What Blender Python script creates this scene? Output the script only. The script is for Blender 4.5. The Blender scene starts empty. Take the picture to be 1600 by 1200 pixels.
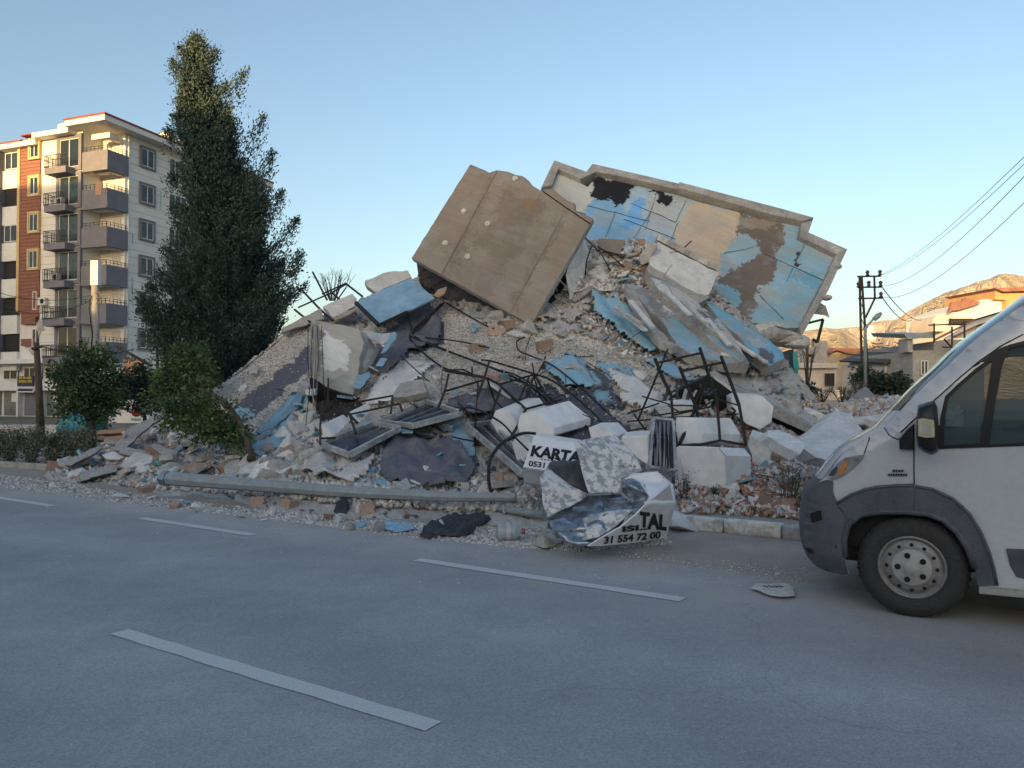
import bpy, bmesh, math, random
import numpy as np
from mathutils import Vector, Matrix, Euler, noise as mnoise
from mathutils.geometry import tessellate_polygon
R = math.radians
random.seed(7); rng = np.random.default_rng(11)
scene = bpy.context.scene
COL = scene.collection
# ------------------------------------------------------------ camera
CAMH, FPX, HOR = 1.5, 1200.0, 22.0
TILT = math.atan(HOR / FPX)
cam_d = bpy.data.cameras.new('camera'); cam = bpy.data.objects.new('camera', cam_d); COL.objects.link(cam)
cam_d.sensor_width = 36; cam_d.lens = 27; cam_d.clip_end = 20000; cam_d.clip_start = 0.05
cam.location = (0, 0, CAMH); cam.rotation_euler = (R(90) + TILT, 0, 0)
scene.camera = cam
# ------------------------------------------------------------ light
SUN_EL, SUN_AZ = 7.0, 205.0          # azimuth clockwise from +Y: behind the camera, a little to the left
SUN = Vector((math.sin(R(SUN_AZ)) * math.cos(R(SUN_EL)), math.cos(R(SUN_AZ)) * math.cos(R(SUN_EL)), math.sin(R(SUN_EL))))
world = bpy.data.worlds.new('World'); scene.world = world; world.use_nodes = True
nt = world.node_tree; bg = nt.nodes['Background']
sky = nt.nodes.new('ShaderNodeTexSky'); sky.sky_type = 'NISHITA'; sky.sun_disc = False
sky.sun_elevation = R(SUN_EL); sky.sun_rotation = R(SUN_AZ)
sky.air_density = 0.92; sky.dust_density = 2.8; sky.ozone_density = 1.15; sky.altitude = 0
nt.links.new(sky.outputs[0], bg.inputs[0]); bg.inputs[1].default_value = 0.15
sl = bpy.data.lights.new('sun', 'SUN'); sl.energy = 3.6; sl.angle = R(0.5); sl.color = (1.0, 0.62, 0.24)
so = bpy.data.objects.new('sun', sl); COL.objects.link(so)
so.rotation_euler = SUN.to_track_quat('Z', 'Y').to_euler(); so.location = (0, 0, 60)
scene.view_settings.view_transform = 'Standard'; scene.view_settings.look = 'None'
scene.view_settings.exposure = 1.25; scene.view_settings.gamma = 1.0
scene.view_settings.use_curve_mapping = False
# ------------------------------------------------------------ pixel -> world (photo pixels, 1600x1200)
ct, st = math.cos(TILT), math.sin(TILT)
def ray(px, py):
    a, b = (px - 800) / FPX, (600 - py) / FPX
    return Vector((a, ct - b * st, st + b * ct))
def P(px, py, Y):
    d = ray(px, py); return Vector((0, 0, CAMH)) + d * (Y / d.y)
def gdepth(px, py):
    d = ray(px, py); return d.y * (-CAMH / d.z) if d.z < -1e-4 else 1e6
def G(px, py, z=0.0):
    d = ray(px, py); t = (z - CAMH) / d.z; return Vector((0, 0, CAMH)) + d * t
def proj(v):
    x, y, z = v[0], v[1], v[2] - CAMH
    f = y * ct + z * st; u = -y * st + z * ct
    return 800 + FPX * x / f, 600 - FPX * u / f
def on_plane(p0, n, px, py):
    d = ray(px, py); o = Vector((0, 0, CAMH))
    return o + d * ((p0 - o).dot(n) / d.dot(n))
# ------------------------------------------------------------ numpy noise
def _hash(ix, iy, seed):
    h = (ix * 374761393 + iy * 668265263 + seed * 974711) & 0xffffffff
    h = ((h ^ (h >> 13)) * 1274126177) & 0xffffffff
    return ((h ^ (h >> 16)) & 0xffff) / 65535.0
def vnoise(x, y, seed=0):
    x = np.asarray(x, float); y = np.asarray(y, float)
    ix = np.floor(x).astype(np.int64); iy = np.floor(y).astype(np.int64)
    fx = x - ix; fy = y - iy; fx = fx * fx * (3 - 2 * fx); fy = fy * fy * (3 - 2 * fy)
    a = _hash(ix, iy, seed); b = _hash(ix + 1, iy, seed); c = _hash(ix, iy + 1, seed); d = _hash(ix + 1, iy + 1, seed)
    return (a + (b - a) * fx) * (1 - fy) + (c + (d - c) * fx) * fy
def fbm(x, y, oct=4, seed=0):
    s = 0; a = .5; t = 0
    for k in range(oct):
        s = s + a * vnoise(np.asarray(x) * 2 ** k, np.asarray(y) * 2 ** k, seed + k); t += a; a *= .5
    return s / t * 2 - 1
def inpoly(x, y, poly):
    x = np.asarray(x, float); y = np.asarray(y, float); ins = np.zeros(x.shape, bool); n = len(poly)
    for i in range(n):
        x1, y1 = poly[i]; x2, y2 = poly[(i + 1) % n]
        if y1 == y2: continue
        c = ((y1 > y) != (y2 > y)) & (x < (x2 - x1) * (y - y1) / (y2 - y1) + x1)
        ins ^= c
    return ins
def zz(pts, s, ox, oy): return [(ox + x / s, oy + y / s) for x, y in pts]
# ------------------------------------------------------------ materials
MATS = {}
def mat(name, col, rough=.85, var=.25, scale=2.0, bump=.25, bscale=25, col2=None, metal=0.0, rnd=0.0, isl=0.0, spec=.4, detail=6, coat=0.0, dist=.02, ramp=(.35, .65)):
    if name in MATS: return MATS[name]
    m = bpy.data.materials.new(name); m.use_nodes = True; n = m.node_tree.nodes; l = m.node_tree.links
    b = n['Principled BSDF']; b.inputs['Roughness'].default_value = rough; b.inputs['Metallic'].default_value = metal
    b.inputs['Specular IOR Level'].default_value = spec; b.inputs['Coat Weight'].default_value = coat
    tc = n.new('ShaderNodeTexCoord')
    n1 = n.new('ShaderNodeTexNoise'); n1.inputs['Scale'].default_value = scale; n1.inputs['Detail'].default_value = detail; n1.inputs['Roughness'].default_value = .65
    l.new(tc.outputs['Object'], n1.inputs['Vector'])
    c2 = col2 if col2 else tuple(c * (1 - var * 1.6) for c in col)
    rp = n.new('ShaderNodeValToRGB'); rp.color_ramp.elements[0].position = ramp[0]; rp.color_ramp.elements[1].position = ramp[1]
    rp.color_ramp.elements[0].color = (*c2, 1); rp.color_ramp.elements[1].color = (*col, 1)
    l.new(n1.outputs['Fac'], rp.inputs[0]); out = rp.outputs[0]
    n2 = n.new('ShaderNodeTexNoise'); n2.inputs['Scale'].default_value = bscale; n2.inputs['Detail'].default_value = 5
    l.new(tc.outputs['Object'], n2.inputs['Vector'])
    mm = n.new('ShaderNodeMapRange'); mm.inputs['From Min'].default_value = .3; mm.inputs['From Max'].default_value = .7
    mm.inputs['To Min'].default_value = 1 - var; mm.inputs['To Max'].default_value = 1 + var * .5
    l.new(n2.outputs['Fac'], mm.inputs['Value'])
    hs = n.new('ShaderNodeHueSaturation'); l.new(out, hs.inputs['Color']); val = mm.outputs[0]
    if rnd or isl:
        src = n.new('ShaderNodeObjectInfo').outputs['Random'] if rnd else n.new('ShaderNodeNewGeometry').outputs['Random Per Island']
        k = rnd or isl
        m2 = n.new('ShaderNodeMapRange'); m2.inputs['To Min'].default_value = 1 - k; m2.inputs['To Max'].default_value = 1 + k
        l.new(src, m2.inputs['Value']); mu = n.new('ShaderNodeMath'); mu.operation = 'MULTIPLY'
        l.new(val, mu.inputs[0]); l.new(m2.outputs[0], mu.inputs[1]); val = mu.outputs[0]
    l.new(val, hs.inputs['Value']); l.new(hs.outputs[0], b.inputs['Base Color'])
    if bump:
        bp = n.new('ShaderNodeBump'); bp.inputs['Strength'].default_value = bump; bp.inputs['Distance'].default_value = dist
        l.new(n2.outputs['Fac'], bp.inputs['Height']); l.new(bp.outputs[0], b.inputs['Normal'])
    MATS[name] = m; return m
def glassmat(name, col=(.02, .03, .03), alpha=.5, rough=.04):
    m = bpy.data.materials.new(name); m.use_nodes = True; n = m.node_tree.nodes; l = m.node_tree.links
    b = n['Principled BSDF']; b.inputs['Base Color'].default_value = (*col, 1); b.inputs['Roughness'].default_value = rough
    b.inputs['Specular IOR Level'].default_value = .8
    tr = n.new('ShaderNodeBsdfTransparent'); tr.inputs[0].default_value = (.75, .85, .82, 1)
    mx = n.new('ShaderNodeMixShader'); mx.inputs[0].default_value = alpha
    l.new(tr.outputs[0], mx.inputs[1]); l.new(b.outputs[0], mx.inputs[2]); l.new(mx.outputs[0], n['Material Output'].inputs[0])
    MATS[name] = m; return m
def paintmat(name, rough=.9, gravel=False, bscale=18, bump=.5, var=.18, gscale=26):
    """base colour from the 'tint' attribute; 'grit' red = how much loose gravel lies on it"""
    m = bpy.data.materials.new(name); m.use_nodes = True; n = m.node_tree.nodes; l = m.node_tree.links
    b = n['Principled BSDF']; b.inputs['Roughness'].default_value = rough; b.inputs['Specular IOR Level'].default_value = .3
    tc = n.new('ShaderNodeTexCoord'); at = n.new('ShaderNodeAttribute'); at.attribute_name = 'tint'
    n2 = n.new('ShaderNodeTexNoise'); n2.inputs['Scale'].default_value = bscale; n2.inputs['Detail'].default_value = 8; n2.inputs['Roughness'].default_value = .7
    l.new(tc.outputs['Object'], n2.inputs['Vector'])
    n3 = n.new('ShaderNodeTexNoise'); n3.inputs['Scale'].default_value = 1.7; n3.inputs['Detail'].default_value = 8
    l.new(tc.outputs['Object'], n3.inputs['Vector'])
    ad = n.new('ShaderNodeMath'); ad.operation = 'ADD'; l.new(n2.outputs['Fac'], ad.inputs[0]); l.new(n3.outputs['Fac'], ad.inputs[1])
    mr = n.new('ShaderNodeMapRange'); mr.inputs['From Min'].default_value = .65; mr.inputs['From Max'].default_value = 1.35
    mr.inputs['To Min'].default_value = 1 - var * 1.3; mr.inputs['To Max'].default_value = 1 + var
    l.new(ad.outputs[0], mr.inputs['Value'])
    hs = n.new('ShaderNodeHueSaturation'); l.new(at.outputs['Color'], hs.inputs['Color']); l.new(mr.outputs[0], hs.inputs['Value'])
    base = hs.outputs[0]; height = n2.outputs['Fac']
    if gravel:
        vo = n.new('ShaderNodeTexVoronoi'); vo.inputs['Scale'].default_value = gscale; l.new(tc.outputs['Object'], vo.inputs['Vector'])
        sx = n.new('ShaderNodeSeparateColor'); l.new(vo.outputs['Color'], sx.inputs[0])
        rp = n.new('ShaderNodeValToRGB'); e = rp.color_ramp.elements
        e[0].position = 0; e[0].color = (.34, .31, .28, 1); e[1].position = 1; e[1].color = (.80, .75, .68, 1)
        k = rp.color_ramp.elements.new(.35); k.color = (.64, .59, .535, 1)
        k = rp.color_ramp.elements.new(.7); k.color = (.76, .72, .67, 1)
        l.new(sx.outputs[0], rp.inputs[0])
        dk = n.new('ShaderNodeMapRange'); dk.inputs['From Min'].default_value = .25; dk.inputs['From Max'].default_value = .6; dk.inputs['To Min'].default_value = 1; dk.inputs['To Max'].default_value = .35
        l.new(vo.outputs['Distance'], dk.inputs['Value'])
        g2 = n.new('ShaderNodeAttribute'); g2.attribute_name = 'grit'; sg = n.new('ShaderNodeSeparateColor'); l.new(g2.outputs['Color'], sg.inputs[0])
        # stone where  cell random*.5 + noise*.5 < grit
        c1 = n.new('ShaderNodeMath'); c1.operation = 'MULTIPLY_ADD'; l.new(sx.outputs[1], c1.inputs[0]); c1.inputs[1].default_value = .45
        n4 = n.new('ShaderNodeTexNoise'); n4.inputs['Scale'].default_value = 4.5; n4.inputs['Detail'].default_value = 6; l.new(tc.outputs['Object'], n4.inputs['Vector'])
        c3 = n.new('ShaderNodeMath'); c3.operation = 'MULTIPLY'; c3.inputs[1].default_value = .7; l.new(n4.outputs['Fac'], c3.inputs[0]); l.new(c3.outputs[0], c1.inputs[2])
        lt = n.new('ShaderNodeMath'); lt.operation = 'LESS_THAN'; l.new(c1.outputs[0], lt.inputs[0]); l.new(sg.outputs[0], lt.inputs[1])
        mx = n.new('ShaderNodeMix'); mx.data_type = 'RGBA'; l.new(lt.outputs[0], mx.inputs[0]); l.new(base, mx.inputs[6]); l.new(rp.outputs[0], mx.inputs[7])
        base = mx.outputs[2]
        inv = n.new('ShaderNodeMath'); inv.operation = 'SUBTRACT'; inv.inputs[0].default_value = .7; l.new(vo.outputs['Distance'], inv.inputs[1])
        h1 = n.new('ShaderNodeMath'); h1.operation = 'MULTIPLY'; l.new(inv.outputs[0], h1.inputs[0]); l.new(lt.outputs[0], h1.inputs[1])
        h2 = n.new('ShaderNodeMath'); h2.operation = 'MULTIPLY_ADD'; l.new(h1.outputs[0], h2.inputs[0]); h2.inputs[1].default_value = 2.0; l.new(height, h2.inputs[2]); height = h2.outputs[0]
    l.new(base, b.inputs['Base Color'])
    bp = n.new('ShaderNodeBump'); bp.inputs['Strength'].default_value = bump; bp.inputs['Distance'].default_value = .03
    l.new(height, bp.inputs['Height']); l.new(bp.outputs[0], b.inputs['Normal'])
    MATS[name] = m; return m
M = {}
M['concrete'] = mat('concrete', (.46, .45, .43), var=.25, scale=1.8, bscale=22, bump=.5)
M['concrete_r'] = mat('concrete_rubble', (.56, .55, .535), col2=(.36, .345, .33), var=.25, scale=4, bscale=30, bump=.7, rnd=.25)
M['white_r'] = mat('plaster_rubble', (.76, .76, .75), col2=(.58, .57, .56), var=.15, scale=3, bscale=25, bump=.4, rnd=.12)
M['blue_r'] = mat('foam_rubble', (.22, .44, .60), col2=(.27, .36, .42), var=.2, scale=4, bscale=25, bump=.4, rnd=.2)
M['brick'] = mat('hollow_brick', (.44, .26, .185), col2=(.43, .36, .31), var=.25, scale=5, bscale=30, bump=.5, rnd=.25)
M['dark_r'] = mat('membrane_rubble', (.075, .08, .10), var=.3, scale=4, bscale=25, bump=.5, rnd=.3)
M['black_steel'] = mat('black_steel', (.022, .021, .024), rough=.55, col2=(.05, .03, .022), var=.3, scale=5, bscale=40, bump=.2, metal=.3)
M['cable'] = mat('black_cable', (.015, .015, .018), rough=.6, var=.2, bump=0)
M['tank'] = mat('white_tank_paint', (.86, .87, .89), rough=.42, var=.10, scale=2.6, bscale=7, bump=.06, col2=(.74, .75, .765), coat=.1)
M['galv'] = mat('galvanised_steel', (.46, .50, .54), rough=.30, var=.2, scale=6, bscale=12, bump=.25, metal=.85, col2=(.22, .26, .3))
M['chipped'] = mat('flaking_white_paint', (.72, .72, .71), rough=.5, var=.1, scale=11, bscale=25, bump=.2, col2=(.34, .37, .40), ramp=(.45, .52), detail=14)
M['collector'] = mat('dark_collector_glass', (.02, .028, .045), rough=.25, var=.3, scale=3, bscale=12, bump=.1, col2=(.06, .075, .1))
M['alu'] = mat('aluminium_rail', (.58, .60, .61), rough=.5, var=.15, scale=5, bscale=20, bump=.15, metal=.3, col2=(.3, .31, .32))
M['pole_grey'] = mat('grey_pole_paint', (.31, .36, .39), rough=.5, var=.12, scale=4, bscale=20, bump=.15, col2=(.25, .28, .30))
M['soffit'] = mat('brown_soffit', (.29, .245, .205), rough=.9, var=.1, scale=.9, bscale=8, bump=.25, col2=(.28, .215, .17), detail=10, ramp=(.38, .62))
M['bark'] = mat('bark', (.12, .095, .075), var=.3, scale=6, bscale=30, bump=.6)
M['kerbc'] = mat('kerb_concrete', (.50, .49, .46), var=.2, scale=3, bscale=30, bump=.4, col2=(.28, .265, .24))
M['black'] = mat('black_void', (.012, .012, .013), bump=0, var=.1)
M['text'] = mat('black_stencil_paint', (.018, .018, .022), rough=.6, bump=0, var=.1)
# ------------------------------------------------------------ mesh building
class MB:
    def __init__(s): s.v = []; s.f = []; s.m = []; s.smooth = []
    def add(s, vs, fs, mi=0, sm=False):
        o = len(s.v); s.v += [tuple(p) for p in vs]
        for f in fs: s.f.append(tuple(o + i for i in f)); s.m.append(mi); s.smooth.append(sm)
        return s
    def box(s, c, d, rot=None, mi=0):
        c = Vector(c); rm = rot if rot is not None else Matrix.Identity(3)
        if isinstance(rm, (tuple, list)): rm = Euler(rm).to_matrix()
        h = Vector(d) / 2; vs = []
        for z in (-1, 1):
            for (x, y) in ((-1, -1), (1, -1), (1, 1), (-1, 1)):
                vs.append(c + rm @ Vector((x * h.x, y * h.y, z * h.z)))
        return s.add(vs, [(3, 2, 1, 0), (4, 5, 6, 7), (0, 1, 5, 4), (1, 2, 6, 5), (2, 3, 7, 6), (3, 0, 4, 7)], mi)
    def bar(s, a, b, w, h=None, mi=0, up=(0, 0, 1)):
        a = Vector(a); b = Vector(b); d = b - a; L = d.length
        if L < 1e-5: return s
        z = d / L; u = Vector(up)
        if abs(z.dot(u)) > .98: u = Vector((1, 0, 0))
        x = u.cross(z).normalized(); y = z.cross(x)
        rm = Matrix((x, y, z)).transposed()
        return s.box((a + b) / 2, (w, h or w, L), rm, mi)
    def tube(s, pts, r, n=8, mi=0, r2=None, cap=True, sm=True):
        pts = [Vector(p) for p in pts]; k = len(pts); vs = []; fs = []
        pn = None
        for i, p in enumerate(pts):
            t = (pts[min(i + 1, k - 1)] - pts[max(i - 1, 0)]).normalized()
            if pn is None:
                u = Vector((0, 0, 1)) if abs(t.z) < .9 else Vector((1, 0, 0)); pn = t.cross(u).normalized()
            else:
                pn = (pn - t * pn.dot(t)).normalized()
            q = t.cross(pn); rr = r if r2 is None else r + (r2 - r) * i / (k - 1)
            if isinstance(r, (list, tuple)): rr = r[i]
            for j in range(n):
                a = 2 * math.pi * j / n; vs.append(p + (pn * math.cos(a) + q * math.sin(a)) * rr)
        for i in range(k - 1):
            for j in range(n):
                fs.append((i * n + j, i * n + (j + 1) % n, (i + 1) * n + (j + 1) % n, (i + 1) * n + j))
        s.add(vs, fs, mi, sm)
        if cap:
            s.add(vs[:n], [tuple(range(n))[::-1]], mi); s.add(vs[-n:], [tuple(range(n))], mi)
        return s
    def prism(s, pts, ext, mi=0, mside=None, mback=None):
        """closed outline (3D points) pushed by vector ext"""
        pts = [Vector(p) for p in pts]; e = Vector(ext); n = len(pts)
        tris = tessellate_polygon([pts])
        s.add(pts, [tuple(t) for t in tris], mi)
        s.add([p + e for p in pts], [tuple(reversed(t)) for t in tris], mi if mback is None else mback)
        s.add(pts + [p + e for p in pts], [(i, (i + 1) % n, n + (i + 1) % n, n + i) for i in range(n)], mi if mside is None else mside)
        return s
    def poly(s, pts, mi=0): 
        pts = [Vector(p) for p in pts]; return s.add(pts, [tuple(t) for t in tessellate_polygon([pts])], mi)
    def lathe(s, c, axis, prof, n=24, mi=0, sm=True, up=None):
        c = Vector(c); z = Vector(axis).normalized(); u = Vector(up) if up else (Vector((0, 0, 1)) if abs(z.z) < .9 else Vector((1, 0, 0)))
        x = (u - z * u.dot(z)).normalized(); y = z.cross(x); vs = []; fs = []
        for (r, h) in prof:
            for j in range(n):
                a = 2 * math.pi * j / n; vs.append(c + z * h + (x * math.cos(a) + y * math.sin(a)) * r)
        for i in range(len(prof) - 1):
            for j in range(n): fs.append((i * n + j, i * n + (j + 1) % n, (i + 1) * n + (j + 1) % n, (i + 1) * n + j))
        return s.add(vs, fs, mi, sm)
def mesh_of(mb, name, mats, fix=True):
    me = bpy.data.meshes.new(name); me.from_pydata(mb.v, [], mb.f)
    for m in (mats if isinstance(mats, (list, tuple)) else [mats]): me.materials.append(M[m] if isinstance(m, str) else m)
    me.polygons.foreach_set('material_index', mb.m); me.polygons.foreach_set('use_smooth', mb.smooth)
    if fix:
        bm = bmesh.new(); bm.from_mesh(me); bmesh.ops.remove_doubles(bm, verts=bm.verts, dist=.0004)
        bmesh.ops.recalc_face_normals(bm, faces=bm.faces); bm.to_mesh(me); bm.free()
    me.update(); return me
WL = {}
def put(o, parent=None):
    COL.objects.link(o)
    if parent is not None:
        o.parent = parent
        if parent.name in WL: o.location = -WL[parent.name]
    return o
def thing(name, label, cat, loc=(0, 0, 0), group=None):
    o = bpy.data.objects.new(name, None); COL.objects.link(o); o.location = loc; WL[o.name] = Vector(loc)
    o['label'] = label; o['category'] = cat; o.empty_display_size = .3
    if group: o['group'] = group
    return o
def part(mb, name, mats, parent, label=None, fix=True, kind=None):
    o = put(bpy.data.objects.new(name, mesh_of(mb, name, mats, fix)), parent)
    if label: o['label'] = label
    if kind: o['kind'] = kind
    return o
def single(mb, name, mats, label, cat, group=None, kind=None, fix=True):
    o = bpy.data.objects.new(name, mesh_of(mb, name, mats, fix)); COL.objects.link(o)
    if label: o['label'] = label
    if cat: o['category'] = cat
    if group: o['group'] = group
    if kind: o['kind'] = kind
    return o
def struct(mb, name, mats, fix=True): return single(mb, name, mats, None, None, kind='structure', fix=fix)
def bevel(o, w=.01, seg=2):
    md = o.modifiers.new('bevel', 'BEVEL'); md.width = w; md.segments = seg; md.limit_method = 'ANGLE'; md.angle_limit = R(35); return o
def jag(pts, amp=3, step=14, seed=0):
    """roughen a pixel outline into a broken edge"""
    r = random.Random(seed); out = []
    n = len(pts)
    for i in range(n):
        a = pts[i]; b = pts[(i + 1) % n]; L = math.hypot(b[0] - a[0], b[1] - a[1]); k = max(1, int(L / step)); out.append(a)
        for j in range(1, k):
            t = j / k; nx, ny = -(b[1] - a[1]) / L, (b[0] - a[0]) / L; d = r.uniform(-amp, amp)
            out.append((a[0] + (b[0] - a[0]) * t + nx * d, a[1] + (b[1] - a[1]) * t + ny * d))
    return out
def plane3(a, b, c):
    A, B_, C_ = P(*a), P(*b), P(*c); n = (B_ - A).cross(C_ - A).normalized()
    if n.dot(A - Vector((0, 0, CAMH))) > 0: n = -n          # faces the camera
    return A, n
def refine(bm, maxlen, rounds=7):
    for _ in range(rounds):
        es = [e for e in bm.edges if e.calc_length() > maxlen]
        if not es: break
        bmesh.ops.subdivide_edges(bm, edges=es, cuts=1)
        bmesh.ops.triangulate(bm, faces=[f for f in bm.faces if len(f.verts) > 3])
def painted_slab(name, outline, pl, thick, regions, base, res, mats, bumpamp=.012, jit=5, grit=None, seed=3, deform=None):
    """slab of real thickness whose camera-side face carries a painted 'tint' attribute; regions = [(poly_px, colour)]"""
    p0, n = pl; pts = [on_plane(p0, n, *q) for q in outline]
    bm = bmesh.new(); vs = [bm.verts.new(p) for p in pts]
    for t in tessellate_polygon([pts]):
        try: bm.faces.new([vs[i] for i in t])
        except ValueError: pass
    refine(bm, res); bm.verts.ensure_lookup_table()
    co = np.array([v.co[:] for v in bm.verts])
    x, y, z = co[:, 0], co[:, 1], co[:, 2] - CAMH
    f = y * ct + z * st; u = -y * st + z * ct; px = 800 + FPX * x / f; py = 600 - FPX * u / f
    jx = px + jit * fbm(px / 18, py / 18, 5, seed) * 2 + jit * .9 * fbm(px / 3.2, py / 3.2, 2, seed + 30); jy = py + jit * fbm(px / 18 + 50, py / 18, 5, seed + 9) * 2 + jit * .9 * fbm(px / 3.2 + 9, py / 3.2, 2, seed + 31)
    c = np.tile(np.array(base, float), (len(px), 1))
    for poly, colr in regions: c[inpoly(jx, jy, poly)] = colr
    k_ = np.clip(fbm(px / 26, py / 14, 5, seed + 40) * 1.6 - .1, 0, .45)[:, None] * (c.mean(1) > .1)[:, None]; c = c * (1 - k_) + (np.array((.43, .42, .40)) * (.5 + c.mean(1)[:, None])) * k_
    c *= (1 + .14 * fbm(px / 40, py / 40, 3, seed + 20) + .10 * fbm((px + py * .4) / 70, (py - px * .4) / 4.5, 3, seed + 50))[:, None]; c = np.clip(c, 0, .85)
    h = fbm(px / 30, py / 30, 4, seed + 5) * bumpamp
    isb = [v.is_boundary for v in bm.verts]
    for i, v in enumerate(bm.verts):
        if not isb[i]: v.co += n * float(h[i])
        if deform: v.co = deform(v.co)
    me = bpy.data.meshes.new(name)
    for fc in bm.faces: fc.smooth = True
    bmesh.ops.recalc_face_normals(bm, faces=bm.faces)
    nf = len(bm.faces); col_of = {tuple(np.round(co[i], 4)): c[i] for i in ()}
    e = -n * thick
    be = [ed for ed in bm.edges if ed.is_boundary]
    bv = {}
    for ed in be:
        for v in ed.verts:
            if v not in bv: bv[v] = bm.verts.new(v.co + e)
    idx = {v: i for i, v in enumerate(bm.verts)}
    bm.verts.index_update()
    for ed in be:
        a, b_ = ed.verts; fc = bm.faces.new((b_, a, bv[a], bv[b_])); fc.material_index = 1
    bpts = [p + e for p in pts]
    if deform: bpts = [deform(p + e) for p in pts]
    bb = [bm.verts.new(p) for p in bpts]
    for t in tessellate_polygon([bpts]):
        try: fc = bm.faces.new([bb[i] for i in reversed(t)]); fc.material_index = 1
        except ValueError: pass
    bm.to_mesh(me); nv = len(bm.verts); bm.free()
    full = np.ones((nv, 4)); full[:, :3] = base; full[:len(c), :3] = c
    at = me.attributes.new('tint', 'FLOAT_COLOR', 'POINT'); at.data.foreach_set('color', full.ravel())
    g = np.zeros((nv, 4)); 
    if grit is not None: g[:len(c), 0] = grit(px, py)
    ag = me.attributes.new('grit', 'FLOAT_COLOR', 'POINT'); ag.data.foreach_set('color', g.ravel())
    for m in mats: me.materials.append(M[m] if isinstance(m, str) else m)
    return me
# ============================================================ ground, road, kerb, hills
RD = Vector((.835, -.55, 0)).normalized(); RN = Vector((-RD.y, RD.x, 0)); RN = RN if RN.y > 0 else -RN
LB = G(655, 875); LB.z = 0                       # a point on the far lane line
def rp(s, t, z=0): v = LB + RD * s + RN * t; return Vector((v.x, v.y, z))
def asphalt():
    m = bpy.data.materials.new('asphalt'); m.use_nodes = True; n = m.node_tree.nodes; l = m.node_tree.links; b = n['Principled BSDF']
    tc = n.new('ShaderNodeTexCoord'); mp = n.new('ShaderNodeMapping'); mp.inputs['Rotation'].default_value = (0, 0, math.atan2(-RD.y, RD.x)); mp.inputs['Scale'].default_value = (.12, .6, 1)
    l.new(tc.outputs['Object'], mp.inputs[0])
    a = n.new('ShaderNodeTexNoise'); a.inputs['Scale'].default_value = 1.2; a.inputs['Detail'].default_value = 7; l.new(mp.outputs[0], a.inputs[0])
    c = n.new('ShaderNodeTexNoise'); c.inputs['Scale'].default_value = 95; c.inputs['Detail'].default_value = 4; l.new(tc.outputs['Object'], c.inputs[0])
    d = n.new('ShaderNodeTexNoise'); d.inputs['Scale'].default_value = .8; d.inputs['Detail'].default_value = 9; d.inputs['Roughness'].default_value = .7; l.new(tc.outputs['Object'], d.inputs[0])
    r1 = n.new('ShaderNodeValToRGB'); r1.color_ramp.elements[0].position = .3; r1.color_ramp.elements[1].position = .72
    r1.color_ramp.elements[0].color = (.295, .305, .33, 1); r1.color_ramp.elements[1].color = (.37, .38, .405, 1)
    ad = n.new('ShaderNodeMath'); ad.operation = 'ADD'; l.new(a.outputs[0], ad.inputs[0]); l.new(d.outputs[0], ad.inputs[1])
    h = n.new('ShaderNodeMath'); h.operation = 'MULTIPLY'; h.inputs[1].default_value = .5; l.new(ad.outputs[0], h.inputs[0]); l.new(h.outputs[0], r1.inputs[0])
    mr = n.new('ShaderNodeMapRange'); mr.inputs['From Min'].default_value = .3; mr.inputs['From Max'].default_value = .7; mr.inputs['To Min'].default_value = .78; mr.inputs['To Max'].default_value = 1.2
    l.new(c.outputs[0], mr.inputs[0]); hs = n.new('ShaderNodeHueSaturation'); l.new(r1.outputs[0], hs.inputs['Color']); l.new(mr.outputs[0], hs.inputs['Value'])
    # pale grit specks pressed into the surface
    v = n.new('ShaderNodeTexVoronoi'); v.inputs['Scale'].default_value = 14; l.new(tc.outputs['Object'], v.inputs[0])
    lt = n.new('ShaderNodeMath'); lt.operation = 'LESS_THAN'; lt.inputs[1].default_value = .07; l.new(v.outputs['Distance'], lt.inputs[0])
    mx = n.new('ShaderNodeMix'); mx.data_type = 'RGBA'; l.new(lt.outputs[0], mx.inputs[0]); l.new(hs.outputs[0], mx.inputs[6]); mx.inputs[7].default_value = (.50, .49, .48, 1)
    
    # dust washed from the heap toward the far edge, broad wheel tracks, fine cracks, old oil
    vm = n.new('ShaderNodeVectorMath'); vm.operation = 'DOT_PRODUCT'; l.new(tc.outputs['Object'], vm.inputs[0]); vm.inputs[1].default_value = RN
    tt = n.new('ShaderNodeMath'); tt.operation = 'SUBTRACT'; l.new(vm.outputs['Value'], tt.inputs[0]); tt.inputs[1].default_value = LB.dot(RN)
    def mr_(src, a0, a1, b0, b1):
        q = n.new('ShaderNodeMapRange'); q.inputs['From Min'].default_value = a0; q.inputs['From Max'].default_value = a1; q.inputs['To Min'].default_value = b0; q.inputs['To Max'].default_value = b1; l.new(src, q.inputs[0]); return q.outputs[0]
    def mth(op, x, y):
        q = n.new('ShaderNodeMath'); q.operation = op
        for i, w in enumerate((x, y)):
            if isinstance(w, (int, float)): q.inputs[i].default_value = w
            else: l.new(w, q.inputs[i])
        return q.outputs[0]
    d2 = n.new('ShaderNodeTexNoise'); d2.inputs['Scale'].default_value = 2.2; d2.inputs['Detail'].default_value = 10; d2.inputs['Roughness'].default_value = .72; l.new(tc.outputs['Object'], d2.inputs[0])
    dust = mth('MULTIPLY', mr_(tt.outputs[0], -1.2, 1.1, 0, 1), mr_(d2.outputs[0], .36, .66, .1, 1))
    m1 = n.new('ShaderNodeMix'); m1.data_type = 'RGBA'; l.new(dust, m1.inputs[0]); l.new(mx.outputs[2], m1.inputs[6]); m1.inputs[7].default_value = (.42, .385, .35, 1)
    trk = mth('SINE', mth('MULTIPLY', tt.outputs[0], 3.6), 0); trk = mr_(trk, -1, 1, .93, 1.06)
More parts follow.
